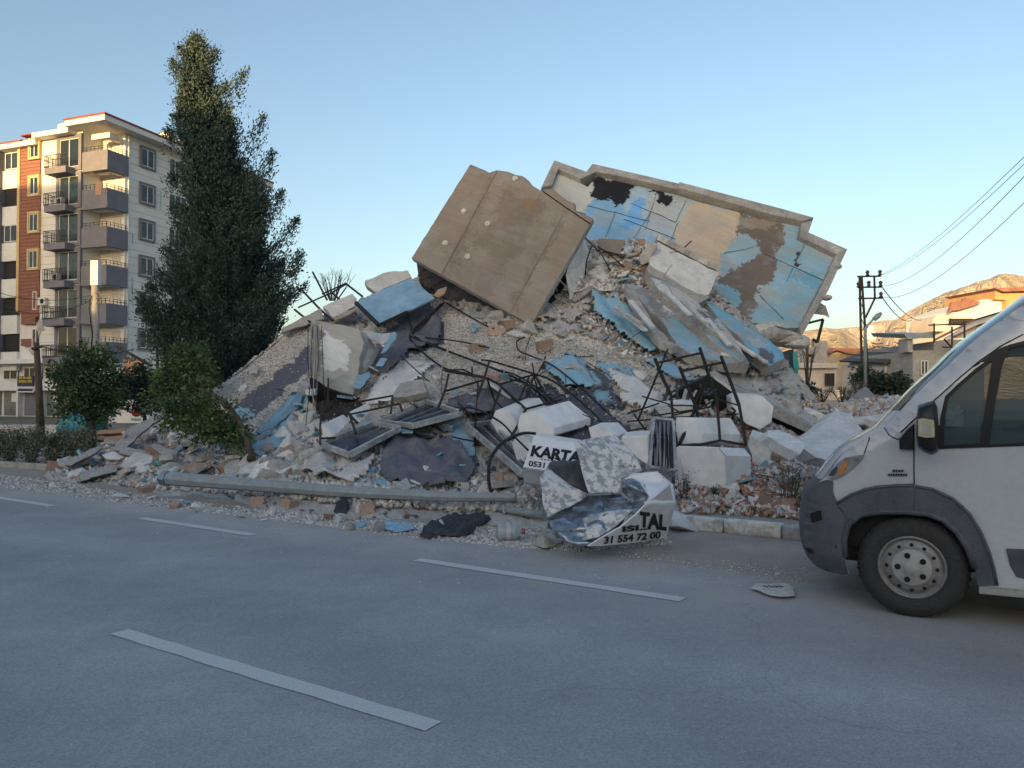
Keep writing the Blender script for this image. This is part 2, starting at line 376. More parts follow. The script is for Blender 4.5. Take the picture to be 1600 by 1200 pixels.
    blot = mr_(d.outputs[0], .35, .68, .91, 1.09); val = mth('MULTIPLY', trk, blot)
    nv = n.new('ShaderNodeTexNoise'); nv.inputs['Scale'].default_value = 1.5; nv.inputs['Detail'].default_value = 6; l.new(tc.outputs['Object'], nv.inputs[0])
    av = n.new('ShaderNodeVectorMath'); av.operation = 'MULTIPLY_ADD'; l.new(nv.outputs['Color'], av.inputs[0]); av.inputs[1].default_value = (.7, .7, .7); l.new(tc.outputs['Object'], av.inputs[2])
    cr_ = n.new('ShaderNodeTexVoronoi'); cr_.feature = 'DISTANCE_TO_EDGE'; cr_.inputs['Scale'].default_value = .42; l.new(av.outputs[0], cr_.inputs[0])
    crk = mth('MULTIPLY', mr_(cr_.outputs['Distance'], 0, .006, 1, 0), mr_(a.outputs[0], .45, .6, 0, 1)); val = mth('MULTIPLY', val, mr_(crk, 0, 1, 1, .84))
    oi = n.new('ShaderNodeTexVoronoi'); oi.inputs['Scale'].default_value = .55; l.new(av.outputs[0], oi.inputs[0]); val = mth('MULTIPLY', val, mr_(oi.outputs['Distance'], .03, .12, .90, 1))
    h2 = n.new('ShaderNodeHueSaturation'); l.new(m1.outputs[2], h2.inputs['Color']); l.new(val, h2.inputs['Value'])
    l.new(h2.outputs[0], b.inputs['Base Color']); b.inputs['Roughness'].default_value = .82; b.inputs['Specular IOR Level'].default_value = .35
    bp = n.new('ShaderNodeBump'); bp.inputs['Strength'].default_value = .35; bp.inputs['Distance'].default_value = .006; l.new(c.outputs[0], bp.inputs['Height']); l.new(bp.outputs[0], b.inputs['Normal'])
    M['asphalt'] = m
asphalt()
def linepaint():
    m = bpy.data.materials.new('worn_road_paint'); m.use_nodes = True; n = m.node_tree.nodes; l = m.node_tree.links; b = n['Principled BSDF']
    tc = n.new('ShaderNodeTexCoord'); a = n.new('ShaderNodeTexNoise'); a.inputs['Scale'].default_value = 70; a.inputs['Detail'].default_value = 5; a.inputs['Roughness'].default_value = .75; l.new(tc.outputs['Object'], a.inputs[0])
    r = n.new('ShaderNodeValToRGB'); r.color_ramp.elements[0].position = .42; r.color_ramp.elements[1].position = .60
    r.color_ramp.elements[0].color = (.50, .505, .51, 1); r.color_ramp.elements[1].color = (.60, .61, .63, 1); l.new(a.outputs[0], r.inputs[0]); l.new(r.outputs[0], b.inputs['Base Color'])
    b.inputs['Roughness'].default_value = .7; M['linepaint'] = m
linepaint()
M['dirt'] = mat('pinkish_dirt', (.40, .36, .325), var=.22, scale=1.2, bscale=40, bump=.6, col2=(.30, .27, .25))
M['soil'] = mat('far_ground', (.20, .18, .15), var=.25, scale=.15, bscale=3, bump=.2, col2=(.12, .13, .08))
mb = MB(); mb.add([(-9000, -9000, -.02), (9000, -9000, -.02), (9000, 9000, -.02), (-9000, 9000, -.02)], [(0, 1, 2, 3)]); struct(mb, 'ground', 'soil')
# road: its far edge wanders where grit has washed over it
mb = MB(); K = 240; vs = []; fs = []
for i in range(K + 1):
    s = -70 + 140 * i / K
    vs.append(rp(s, 1.05 + .10 * mnoise.noise((s * .35, 0, 0)) + .05 * mnoise.noise((s * 1.9, 3, 0)), .006)); vs.append(rp(s, -9.5, .006))
for i in range(K): fs.append((2 * i, 2 * i + 1, 2 * i + 3, 2 * i + 2))
mb.add(vs, fs); struct(mb, 'road', 'asphalt')
mb = MB(); mb.add([rp(-70, -9.4, 0), rp(70, -9.4, 0), rp(70, 6, 0), rp(-70, 6, 0)], [(0, 1, 2, 3)]); struct(mb, 'verge', 'dirt')
# near pavement and kerb (behind the camera)
mb = MB(); mb.box((rp(0, -11.2, .06)), (140, 3.2, .13), Matrix((RD, RN, Vector((0, 0, 1)))).transposed()); struct(mb, 'pavement', 'kerbc')
# painted dashes
def dash(s0, s1, t, w=.13):
    mb = MB(); n = 14; vs = []
    for i in range(n + 1):
        s = s0 + (s1 - s0) * i / n; e = .006
        vs += [rp(s, t - w / 2 + random.uniform(-e, e), .0105), rp(s, t + w / 2 + random.uniform(-e, e), .0105)]
    mb.add(vs, [(2 * i, 2 * i + 2, 2 * i + 3, 2 * i + 1) for i in range(n)]); struct(mb, 'lane_marking', 'linepaint')
def st_of(px, py):
    g = G(px, py) - LB; return g.dot(RD), g.dot(RN)
for a, b in (((655, 875), (1065, 940)), ((220, 811), (397, 837)), ((-60, 771), (88, 791))):
    s0, t0 = st_of(*a); s1, t1 = st_of(*b); dash(s0, s1, (t0 + t1) / 2)
s0, t0 = st_of(190, 988); s1, t1 = st_of(672, 1141); dash(s0, s1, (t0 + t1) / 2, .12)
for k in (1, 2): dash(s0 + 5.0 * k, s1 + 5.0 * k, (t0 + t1) / 2); dash(s0 - 5.0 * k, s1 - 5.0 * k, (t0 + t1) / 2)
# painted kerb stones on the right, and the low kerb at the left
def kerb(px0, py0, px1, py1, n, h, w, mats_, lab, top=.03):
    a = G(px0, py0); b = G(px1, py1); d = (b - a); L = d.length; d.normalize(); nn = Vector((-d.y, d.x, 0)); nn = nn if nn.y > 0 else -nn
    root = thing('kerb', lab, 'kerb', a)
    for i in range(n):
        l = L / n; c = a + d * (l * (i + .5)) + nn * (w / 2) + Vector((0, 0, h / 2 - .01 + random.uniform(-.006, .006)))
        m = MB().box(c, (l - .012, w, h), Matrix((d, nn, Vector((0, 0, 1)))).transposed() @ Euler((0, random.uniform(-.01, .01), random.uniform(-.01, .01))).to_matrix())
        bevel(part(m, 'kerb_stone', mats_[i % len(mats_)], root), .02, 2)
M['kerb_w'] = mat('worn_white_kerb', (.66, .66, .63), var=.2, scale=5, bscale=25, bump=.35, col2=(.44, .42, .36), ramp=(.40, .52))
M['kerb_g'] = mat('worn_grey_kerb', (.33, .36, .40), var=.2, scale=5, bscale=25, bump=.35, col2=(.27, .26, .24), ramp=(.42, .58))
kerb(1046, 824, 1430, 864, 4, .155, .16, ['kerb_w', 'kerb_w', 'kerb_g', 'kerb_w', 'kerb_g'], 'worn white and grey painted kerb running behind the white van')
kerb(-60, 726, 84, 736, 4, .13, .18, ['kerbc'], 'low dusty concrete kerb in front of the hedge at far left')
# ------------------------------------------------------------ hills
def hills():
    def ridge(pts, Y, depth, name, seed, mt):
        # pts: silhouette in photo pixels
        xs = np.array([p[0] for p in pts], float); ys = np.array([p[1] for p in pts], float)
        nx, ny = 260, 46
        X = np.linspace(xs[0], xs[-1], nx); top = np.interp(X, xs, ys)
        vs = []; fs = []
        for j in range(ny):
            t = j / (ny - 1)
            for i in range(nx):
                p = P(X[i], top[i], Y); H = p.z
                if t <= .62: q = t / .62; zf = q ** 1.15; yy = Y - depth * (1 - q)
                else: q = (t - .62) / .38; zf = 1 - q ** 1.2; yy = Y + depth * q
                a = p.x / Y
                wx, wy = a * Y / 170.0, yy / 170.0
                rn = 1 - abs(float(mnoise.fractal((wx * 1.0, wy * .55, seed), .9, 2.1, 7))) * 1.5
                rn2 = float(mnoise.fractal((wx * 4.2 + 7, wy * 2.6, seed + 3), .8, 2.2, 5))
                z = H * zf * (1 + (.34 * (rn - .75) + .10 * rn2) * (4 * zf * (1 - zf) + .06))
                vs.append((a * yy, yy, max(z, -30 * (1 - zf))))
        for j in range(ny - 1):
            for i in range(nx - 1): fs.append((j * nx + i, j * nx + i + 1, (j + 1) * nx + i + 1, (j + 1) * nx + i))
        m = MB(); m.add(vs, fs, 0, False); struct(m, name, mt, fix=False)
    M['rock'] = mat('pale_limestone', (.52, .44, .35), var=.25, scale=.012, bscale=.09, bump=1.0, col2=(.30, .27, .20), dist=8, ramp=(.4, .6))
    M['rock_far'] = mat('distant_rock', (.48, .42, .37), var=.12, scale=.004, bscale=.03, bump=.5, col2=(.38, .34, .30), dist=8)
    ridge([(1340, 640), (1372, 540), (1392, 502), (1425, 480), (1462, 463), (1500, 448), (1550, 434), (1560, 427), (1600, 428), (1660, 445), (1720, 430), (1800, 452), (1950, 500), (2150, 560)], 1700, 700, 'mountain', 2.0, 'rock')
    ridge([(1150, 600), (1265, 520), (1320, 512), (1340, 510), (1375, 500), (1400, 500), (1450, 510), (1500, 540)], 3800, 900, 'far_mountain', 9.0, 'rock_far')
    ridge([(1060, 600), (1160, 545), (1230, 522), (1285, 512), (1322, 515), (1350, 532), (1395, 560), (1450, 590)], 1300, 420, 'hill', 5.0, 'rock')
hills()
# ============================================================ the collapsed building: one long heap, painted and broken up
CT = [(60,742,0),(120,755,0),(250,772,0),(400,792,0),(600,812,0),(800,824,0),(900,832,0),(1050,806,0),(1150,803,0),(1270,815,0),
 (1340,735,12.4),(1350,680,14.2),(95,722,15.9),(160,698,16.6),(225,668,17),(290,625,17.5),(345,600,18),(440,522,19),(480,497,19.4),(560,468,20),(650,430,20.4),
 (720,420,19.6),(860,400,19),(925,372,19),(1000,375,19.5),(1060,400,19.5),(1120,450,19),(1180,510,18.4),(1235,565,17.6),(1290,640,15.8),
 (300,700,15),(400,660,15.6),(400,600,17.5),(480,600,16.4),(480,700,13.2),(560,520,17.8),(560,560,16.4),(560,640,14.2),(500,745,11.6),(600,740,11.4),(700,500,17.6),(700,560,15.9),
 (700,620,14),(700,690,12.4),(700,760,10.9),(800,540,16.2),(850,640,13.6),(850,720,11.7),(900,480,17.2),(950,560,15.6),(1000,500,17),(1000,640,13.4),(1000,740,11.4),(1100,560,16),(1100,640,13.7),
 (1340,626,17.2),(1420,618,18.5),(1510,640,18.5),(1510,762,0),(1420,790,0),(1420,700,14.2),(1350,640,16.2),
 (1100,720,12),(1200,640,14.4),(1200,720,12.3),(250,720,14.4),(150,730,15.4),(350,740,13.2),(1280,740,12.4)]
_c = []
for x, y, d in CT: _c.append((x / 400.0, y / 400.0, 1.0 / (d if d else gdepth(x, y) * 1.002)))
_c = np.array(_c)
def _U(r2): return np.where(r2 > 1e-12, r2 * np.log(np.maximum(r2, 1e-12)), 0)
_n = len(_c); _K = np.zeros((_n + 3, _n + 3))
_K[:_n, :_n] = _U((_c[:, None, 0] - _c[None, :, 0]) ** 2 + (_c[:, None, 1] - _c[None, :, 1]) ** 2) + np.eye(_n) * 2e-3
_K[:_n, _n] = 1; _K[:_n, _n + 1:] = _c[:, :2]; _K[_n, :_n] = 1; _K[_n + 1:, :_n] = _c[:, :2].T
_w = np.linalg.solve(_K, np.concatenate([_c[:, 2], [0, 0, 0]]))
def mdepth(px, py):
    x = np.atleast_1d(np.asarray(px, float)) / 400; y = np.atleast_1d(np.asarray(py, float)) / 400
    r2 = (x[:, None] - _c[None, :, 0]) ** 2 + (y[:, None] - _c[None, :, 1]) ** 2
    return 1.0 / (_U(r2) @ _w[:_n] + _w[_n] + _w[_n + 1] * x + _w[_n + 2] * y)
MOUND = [(60,744),(78,735),(95,726),(128,714),(160,700),(196,684),(225,668),(255,648),(290,628),(345,598),(440,522),(480,497),(520,482),(560,466),(600,446),(650,430),(720,418),
 (860,400),(905,392),(925,374),(1000,375),(1060,402),(1120,450),(1180,510),(1235,565),(1262,600),(1290,636),(1310,628),(1345,622),(1390,617),(1430,616),(1508,636),(1508,766),(1420,796),(1340,806),(1272,818),(1150,808),(1050,812),(900,838),(800,828),(600,818),(400,800),(250,780),(120,762)]
def surf(px, py, lift=0.0):
    """point on the heap (or the ground before it) seen at a photo pixel"""
    g = gdepth(px, py)
    if inpoly(np.array([px]), np.array([py]), MOUND)[0]: d = min(float(mdepth(px, py)[0]), g)
    else: d = g
    return P(px, py, d - lift)
C_GRAV = (.70, .65, .59); C_MEM = (.115, .12, .155); C_BLUE = (.26, .44, .56); C_PLA = (.52, .52, .52); C_RUB = (.44, .425, .41); C_WHI = (.68, .67, .65); C_DK = (.05, .047, .045)
REG = [  # polygon in photo pixels, colour, gravel amount
 ([(40,690),(345,640),(520,700),(620,700),(700,760),(820,830),(60,800)], C_RUB, .38),
 ([(258,655),(345,600),(440,522),(486,500),(492,545),(370,640),(330,700),(280,705),(250,680)], C_GRAV, .98),
 ([(345,650),(370,630),(488,538),(492,578),(440,615),(395,655),(372,668)], C_MEM, .06),
 ([(350,668),(400,652),(440,612),(480,586),(486,606),(445,650),(392,690)], C_GRAV, .8),
 ([(372,700),(392,682),(420,655),(450,628),(482,596),(484,632),(455,668),(420,692),(405,722),(378,726)], C_BLUE, .06),
 ([(360,640),(386,632),(398,646),(374,658)], C_BLUE, .1),
 ([(425,705),(450,668),(492,610),(505,680),(470,720)], C_WHI, .2),
 ([(540,545),(600,480),(650,465),(760,505),(830,520),(900,520),(960,540),(1010,580),(1045,610),(1010,665),(950,655),(900,660),(800,650),(720,640),(600,650),(545,640)], C_GRAV, .95),
 ([(575,560),(600,520),(625,490),(665,470),(692,500),(696,540),(668,548),(640,552),(615,575),(597,600)], C_MEM, .12),
 ([(560,640),(590,590),(625,562),(675,562),(690,570),(650,598),(605,628)], C_PLA, .12),
 ([(735,640),(790,612),(850,600),(935,640),(990,668),(960,700),(740,690)], C_MEM, .36),
 ([(845,575),(890,555),(950,585),(975,640),(930,650),(880,610)], C_MEM, .34),
 ([(886,552),(910,560),(935,590),(938,600),(908,598),(894,580)], C_BLUE, .05),
 ([(928,608),(950,610),(960,630),(932,626)], C_BLUE, .05),
 ([(930,560),(985,575),(1005,600),(990,612),(950,590)], C_BLUE, .4),
 ([(900,395),(925,372),(1000,372),(1070,410),(1100,450),(1180,520),(1100,560),(1000,520),(930,455)], C_WHI, .35),
 ([(922,452),(960,466),(1010,505),(1048,548),(1010,548),(960,515),(920,480)], C_BLUE, .15),
 ([(860,400),(915,395),(925,440),(900,490),(850,500)], C_RUB, .5),
 ([(1050,560),(1100,580),(1240,680),(1330,620),(1510,620),(1510,800),(1270,830),(1050,800),(1000,700)], C_RUB, .45),
 ([(590,752),(600,702),(626,680),(700,684),(745,712),(750,745),(722,775),(650,772)], C_MEM, .22),
 ([(560,690),(600,680),(620,700),(596,730),(570,716)], C_BLUE, .2),
 ([(700,650),(740,690),(735,706),(716,694),(700,672)], C_BLUE, .1),
 ([(488,600),(510,590),(530,615),(555,612),(565,630),(545,655),(500,660),(488,640)], C_DK, .02),  # near-black tint paints the shade of the hollow under the wall corner
 ([(500,715),(520,700),(552,712),(545,742),(512,735)], C_DK, .1),
]
def paint_mound(px, py):
    jx = px + 9 * fbm(px / 22, py / 22, 5, 1) + 3 * fbm(px / 5, py / 5, 3, 2); jy = py + 9 * fbm(px / 22 + 40, py / 22, 5, 3) + 3 * fbm(px / 5, py / 5 + 9, 3, 4)
    c = np.tile(np.array(C_RUB, float), (len(px), 1)); g = np.full(len(px), .35)
    for poly, colr, gr in REG:
        k = inpoly(jx, jy, poly); c[k] = colr; g[k] = gr
    # scattered scraps of blue foam, white plaster, brick dust in the rubble
    rub = (np.abs(c - np.array(C_RUB)).sum(1) < .01) | (np.abs(c - np.array(C_WHI)).sum(1) < .01)
    n1 = fbm(px / 16, py / 10, 4, 31); n2 = fbm(px / 13, py / 8, 4, 47); n3 = fbm(px / 15, py / 9, 4, 61); n4 = fbm(px / 11, py / 7, 4, 77)
    c[rub & (n1 > .46)] = (.25, .38, .46); c[rub & (n2 > .33)] = (.50, .49, .48); c[rub & (n3 > .47)] = (.38, .26, .20); c[rub & (n4 > .42)] = (.10, .095, .09)
    g[rub & ((n1 > .30) | (n4 > .38))] = .1
    c *= (1 + .14 * fbm(px / 60, py / 50, 3, 90))[:, None]
    return c, g
def build_mound():
    st_ = 2.6; X = np.arange(56, 1512, st_); Y = np.arange(366, 842, st_); gx, gy = np.meshgrid(X, Y); nx, ny = len(X), len(Y)
    px = gx.ravel(); py = gy.ravel()
    jx = px + 3.0 * fbm(px / 14, py / 14, 4, 201); jy = py + 4.5 * fbm(px / 14, py / 14 + 5, 4, 202)
    ins = inpoly(jx, jy, MOUND); d = mdepth(px, py); c, g = paint_mound(px, py)
    smooth = (g > .75) | (np.abs(c[:, 2] - c[:, 0]) > .02) & (g < .3)
    rough = np.where(smooth, .12, 1.0)
    n_ = fbm(px / 55, py / 45, 5, 5) * .42 + np.abs(fbm(px / 20, py / 15, 5, 6)) * .34 * rough + fbm(px / 6, py / 5, 3, 7) * .10 * rough
    d = d - n_ * np.clip((d - 9) / 5, .12, 1) * np.where(rough < .5, .55, 1)
    d = np.clip(d, 5, 24)
    a = (px - 800) / FPX; b = (600 - py) / FPX; fy = ct - b * st; fz = st + b * ct
    w = np.stack([a * d / fy, d, CAMH + fz * d / fy], 1)
    idx = ins.reshape(ny, nx); cells = idx[:-1, :-1] & idx[1:, :-1] & idx[:-1, 1:] & idx[1:, 1:]
    jj, ii = np.nonzero(cells); v0 = jj * nx + ii
    quads = np.stack([v0, v0 + nx, v0 + nx + 1, v0 + 1], 1)
    used = np.unique(quads); remap = -np.ones(nx * ny, int); remap[used] = np.arange(len(used)); quads = remap[quads]
    V = w[used]; Cc = c[used]; Gg = g[used]
    # back and underside: the heap closes down to the ground behind
    sil = MOUND[:33]; pts = []
    for (x, y) in jag(sil, 0, 12)[:-40] if False else sil:
        dd = float(mdepth(x, y + 5)[0]); p = P(x, y + 5, dd + .05); q = P(x, y + 5, dd + 2.6); q.z = max(p.z * .62, 0); r_ = P(x, y + 5, dd + 5.5); r_.z = -.05; pts.append((p, q, r_))
    nb = len(V); BV = []; BF = []
    for t in pts: BV += [t[0][:], t[1][:], t[2][:]]
    for i in range(len(pts) - 1):
        for k in (0, 1): BF.append((nb + 3 * i + k, nb + 3 * i + 3 + k, nb + 3 * i + 4 + k, nb + 3 * i + 1 + k))
    me = bpy.data.meshes.new('collapsed_building')
    me.from_pydata(np.vstack([V, np.array(BV)]).tolist(), [], quads.tolist() + BF)
    tot = len(V) + len(BV); full = np.ones((tot, 4)); full[:, :3] = C_RUB; full[:len(V), :3] = Cc
    at = me.attributes.new('tint', 'FLOAT_COLOR', 'POINT'); at.data.foreach_set('color', full.ravel())
    g4 = np.zeros((tot, 4)); g4[:, 0] = .35; g4[:len(V), 0] = Gg; ag = me.attributes.new('grit', 'FLOAT_COLOR', 'POINT'); ag.data.foreach_set('color', g4.ravel())
    sm = np.zeros(len(me.polygons), bool); sm[:len(quads)] = smooth[used][quads[:, 0]]; me.polygons.foreach_set('use_smooth', sm)
    me.materials.append(paintmat('heap_surface', gravel=True, bump=.8)); me.update()
    o = bpy.data.objects.new('collapsed_building', me); COL.objects.link(o); return o
heap = build_mound()
heap['label'] = 'heap of the collapsed building, torn roof membrane strewn with beige gravel'; heap['category'] = 'rubble heap'
M['joint'] = mat('joint_grey', (.12, .14, .16), bump=0)
M['sheetpaint'] = paintmat('weathered_plaster', bscale=14, bump=.35, var=.10)
M['sheetgrit'] = paintmat('dusty_slab', gravel=True, bscale=14, bump=.5, var=.14)
# ------------------------------------------------------------ the brown soffit slab on top
def obj_from(me, name, label, cat, parent=None, group=None):
    o = bpy.data.objects.new(name, me)
    if parent is not None: put(o, parent)
    else: COL.objects.link(o); o['label'] = label; o['category'] = cat
    if group: o['group'] = group
    return o
pl = plane3((735, 257, 18.6), (643, 403, 17.9), (830, 507, 16.6))
out = [(735,257),(750,263),(765,270),(769,268),(776,266),(792,268),(805,273),(816,275),(826,282),(832,290),(845,298),(852,296),(864,295),(872,302),(888,314),(899,318),(897,330),(910,334),(927,342),(921,352),(830,508),(643,403),(690,328)]
root = thing('tilted_slab', 'big square brown floor slab tilted on top of the heap, its painted soffit facing out', 'concrete slab', P(735, 505, 17.2))
CB = (.30, .255, .215)
fixt = [(725, 331), (762, 351), (696, 381), (805, 280), (731, 402), (819, 429)]
def rot_(p, c, k):
    return [(c[0] + q[0], c[1] + q[1]) for q in p]
regs = [([(700,250),(760,262),(700,400),(650,402),(643,395)], (0.371, 0.275, 0.211)), ([(772,268),(782,270),(700,432),(688,428)], (0.301, 0.224, 0.179)), ([(880,325),(890,330),(800,490),(790,486)], (0.301, 0.224, 0.179)), ([(888,330),(925,345),(830,506),(803,492)], (0.384, 0.288, 0.224)),
        ([(790,300),(850,310),(820,400),(780,420),(740,380),(770,330)], (0.301, 0.224, 0.173)), ([(760,400),(800,410),(770,470),(745,455)], (0.320, 0.237, 0.192)), ([(810,300),(835,310),(815,330)], (0.346, 0.230, 0.128))]
regs = [(q_, (c_[0] * .83, c_[1] * .93, c_[2] * 1.0)) for q_, c_ in regs]
me = painted_slab('ceiling_face', jag(out, .4, 6, 4), pl, .16, regs, CB, .055, ['sheetpaint', 'concrete'], bumpamp=.004, jit=9, seed=12)
obj_from(me, 'ceiling_face', None, None, root)
n = pl[1]
for a, b in (((776, 268), (690, 428)), ((884, 327), (797, 487))):     # shallow plaster beads where hidden beams run
    A = on_plane(*pl, *a); B_ = on_plane(*pl, *b); m = MB(); [m.bar(A.lerp(B_, t / 9) + n * random.uniform(-.004, .012), A.lerp(B_, (t + 1) / 9) + n * random.uniform(-.004, .012), random.uniform(.02, .035), .02, up=n) for t in range(9)]; part(m, 'plaster_bead', 'soffit', root)
for (x, y) in fixt[:5]:
    c = on_plane(*pl, x, y); m = MB(); m.lathe(c - n * .01, n, [(.075, 0), (.072, .05), (.058, .07), (.04, .075), (.025, .05), (.0, .05)], 14); lh = part(m, 'lamp_holder', 'white_r', root)
    m = MB(); m.lathe(c + n * .03, n, [(.02, 0), (.02, .04), (0, .04)], 10); part(m, 'socket', 'white_r', lh)
m = MB(); m.tube([on_plane(*pl, 848, 299) + n * .012, on_plane(*pl, 885, 325) + n * .012, on_plane(*pl, 922, 350) + n * .012], .012, 5); part(m, 'crack_edge', 'black', root)
# wall stub and dark cavity below the slab (right of it), steel deck and frames under its lower left edge
pl2 = plane3((905, 380, 17.2), (845, 500, 16.9), (925, 470, 17.9))
m = MB(); m.prism([P(*q) for q in ((900,375,17.3),(912,372,17.8),(924,400,18.1),(916,450,17.8),(900,478,17.5),(890,462,17.3),(884,430,17.2))], (.1, .5, -.05)); single(m, 'wall_stub', ['white_r'], 'pale broken wall stub standing under the right edge of the tilted brown slab', 'wall piece')
m = MB(); m.prism([P(*q) for q in ((880,398,17.9),(912,380,18.2),(905,440,18),(890,480,17.7),(850,500,17.3),(838,506,17.2))], (.05, .35, -.05)); single(m, 'torn_and_shade_sheet', ['black'], 'black sheet standing in for the shade of the hollow under the brown slab', 'panel')  # black prism stands in for the shade of the cavity
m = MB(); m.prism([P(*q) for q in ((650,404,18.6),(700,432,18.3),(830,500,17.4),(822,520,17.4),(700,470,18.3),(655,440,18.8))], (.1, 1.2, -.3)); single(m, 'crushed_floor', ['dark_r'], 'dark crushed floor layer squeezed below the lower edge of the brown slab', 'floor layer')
# ------------------------------------------------------------ the long blue-painted ceiling slab
S5 = lambda pts: zz(pts, 3.2, 840, 240)
plB = plane3((925, 300, 21.4), (1300, 420, 20.2), (1240, 520, 18.7))
outer = S5([(15,190),(80,55),(240,112),(270,72),(700,172),(1170,295),(1368,350),(1345,412),(1540,498),(1500,590),(1440,700),(1390,800),(1310,930),(1270,900),(1180,860),(1100,870),(1040,850),(980,830),(900,780),(840,740),(800,720),(640,560),(560,480),(400,470),(240,480),(230,300),(185,290),(110,215)])
inner = S5([(60,190),(100,100),(215,148),(252,168),(292,112),(560,176),(700,208),(800,240),(1150,330),(1245,348),(1312,366),(1298,432),(1482,522),(1436,620),(1308,872),(1240,872),(1160,850),(1100,850),(1040,840),(980,815),(900,760),(840,720),(700,600),(560,470),(400,460),(240,470),(240,300),(185,285),(110,205)])
GB = (.38, .45, .49)
regB = [(S5([(60,90),(300,110),(280,240),(180,310),(60,200)]), (0.512, 0.538, 0.525)), (S5([(285,220),(470,250),(560,240),(560,330),(700,400),(690,470),(400,480),(230,460),(230,300)]), (0.218, 0.435, 0.666)), (S5([(470,150),(560,170),(590,280),(560,320),(440,300),(430,250)]), (0.333, 0.474, 0.589)),
  (S5([(500,215),(540,230),(530,330),(460,400),(420,380)]), (0.154, 0.384, 0.717)), (S5([(560,170),(760,230),(740,330),(690,345),(560,290)]), (0.435, 0.499, 0.525)), (S5([(560,320),(700,350),(690,420),(600,400),(500,420)]), (0.397, 0.474, 0.538)),
  (S5([(285,108),(470,150),(425,256),(275,214)]), (0.018, 0.020, 0.026)), (S5([(535,170),(700,205),(685,200),(640,297),(610,255),(590,215)]), (0.018, 0.020, 0.026)),  # near-black patches paint the shade inside two openings
  (S5([(760,235),(1030,300),(1000,400),(915,570),(900,600),(800,545),(680,425),(720,330)]), (0.538, 0.448, 0.346)),
  (S5([(1010,298),(1245,345),(1242,420),(1200,520),(1120,720),(1070,850),(980,800),(1012,715),(985,685),(900,645),(905,590),(1000,545),(1100,500),(1095,440),(1050,400),(985,415)]), (0.173, 0.147, 0.128)),
  (S5([(1000,320),(1200,340),(1190,380),(1000,370)]), (0.282, 0.237, 0.198)), (S5([(925,510),(1000,415),(1060,410),(1100,440),(1095,510),(990,570),(910,600)]), (0.282, 0.422, 0.512)), (S5([(870,690),(900,650),(985,685),(1010,715),(975,800),(850,740)]), (0.218, 0.410, 0.538)),
  (S5([(1225,360),(1310,370),(1300,430),(1480,530),(1300,890),(1100,860),(1070,800),(1120,710),(1240,430)]), (0.256, 0.435, 0.538)), (S5([(1290,560),(1420,600),(1400,680),(1260,640)]), (0.166, 0.358, 0.512)), (S5([(1100,640),(1250,680),(1220,760),(1090,740)]), (0.346, 0.461, 0.512)), (S5([(1280,515),(1305,515),(1300,545),(1285,540)]), (0.050, 0.060, 0.070)),
  (S5([(1150,840),(1260,870),(1290,920),(1180,910),(1110,880)]), (0.512, 0.474, 0.422))]
rootB = thing('fallen_ceiling_slab', 'long blue and beige painted ceiling slab leaning up at the right, with a raised concrete rim', 'concrete slab', P(1100, 520, 19.5))
me = painted_slab('painted_face', inner, plB, .2, regB, GB, .05, ['sheetpaint', 'concrete'], bumpamp=.008, jit=6, seed=21)
obj_from(me, 'painted_face', None, None, rootB)
nB = plB[1]
def edge_strip(name, ring_o, ring_i, i0, i1, depth, mt, root, seed=0, seg=1):
    """concrete rim between outer and inner outline, proud of the face"""
    r_ = random.Random(seed); m = MB()
    for i in range(i0, i1):
        a, b = ring_o[i], ring_o[i + 1]; c, d = ring_i[i + 1], ring_i[i]
        q = [on_plane(*plB, *p) + nB * depth for p in (a, b, c, d)]
        m.prism(q, -nB * (depth + .28))
    bevel(part(m, name, mt, root), .02, 2)
ro = S5([(15,190),(80,55),(240,112),(270,72),(480,120),(700,172),(940,235),(1170,295),(1368,350),(1345,412),(1538,498),(1440,700),(1310,930)])
ri = S5([(70,180),(100,98),(213,148),(290,112),(490,152),(690,200),(930,268),(1160,335),(1310,366),(1300,436),(1482,524),(1436,620),(1300,885)])
edge_strip('eaves_rim', ro, ri, 0, 5, .16, 'concrete', rootB)
edge_strip('eaves_rim', ro, ri, 5, 8, .22, 'concrete', rootB)
edge_strip('eaves_rim', ro, ri, 8, 12, .14, 'concrete', rootB)
# panel joints scored in the plaster
for a, b in (((250,262),(560,340)),((470,250),(690,345)),((390,290),(330,450)),((560,300),(470,440)),((740,240),(690,345)),((590,215),(540,380)),((430,330),(690,430)),((700,350),(660,450)),((1340,440),(1245,640)),((1110,710),(1230,830)),((1130,500),(1440,640)),((930,500),(1080,470))):
    a, b = S5([a, b]); A = on_plane(*plB, *a) + nB * .012; B_ = on_plane(*plB, *b) + nB * .012; m = MB(); pts = [A.lerp(B_, t / 6) + Vector([random.uniform(-.012, .012) for _ in range(3)]) * (0 < t < 6) for t in range(7)]
    for u_, v_ in zip(pts, pts[1:]): m.bar(u_, v_, .010, .016, up=nB)
    part(m, 'plaster_joint', 'joint', rootB)
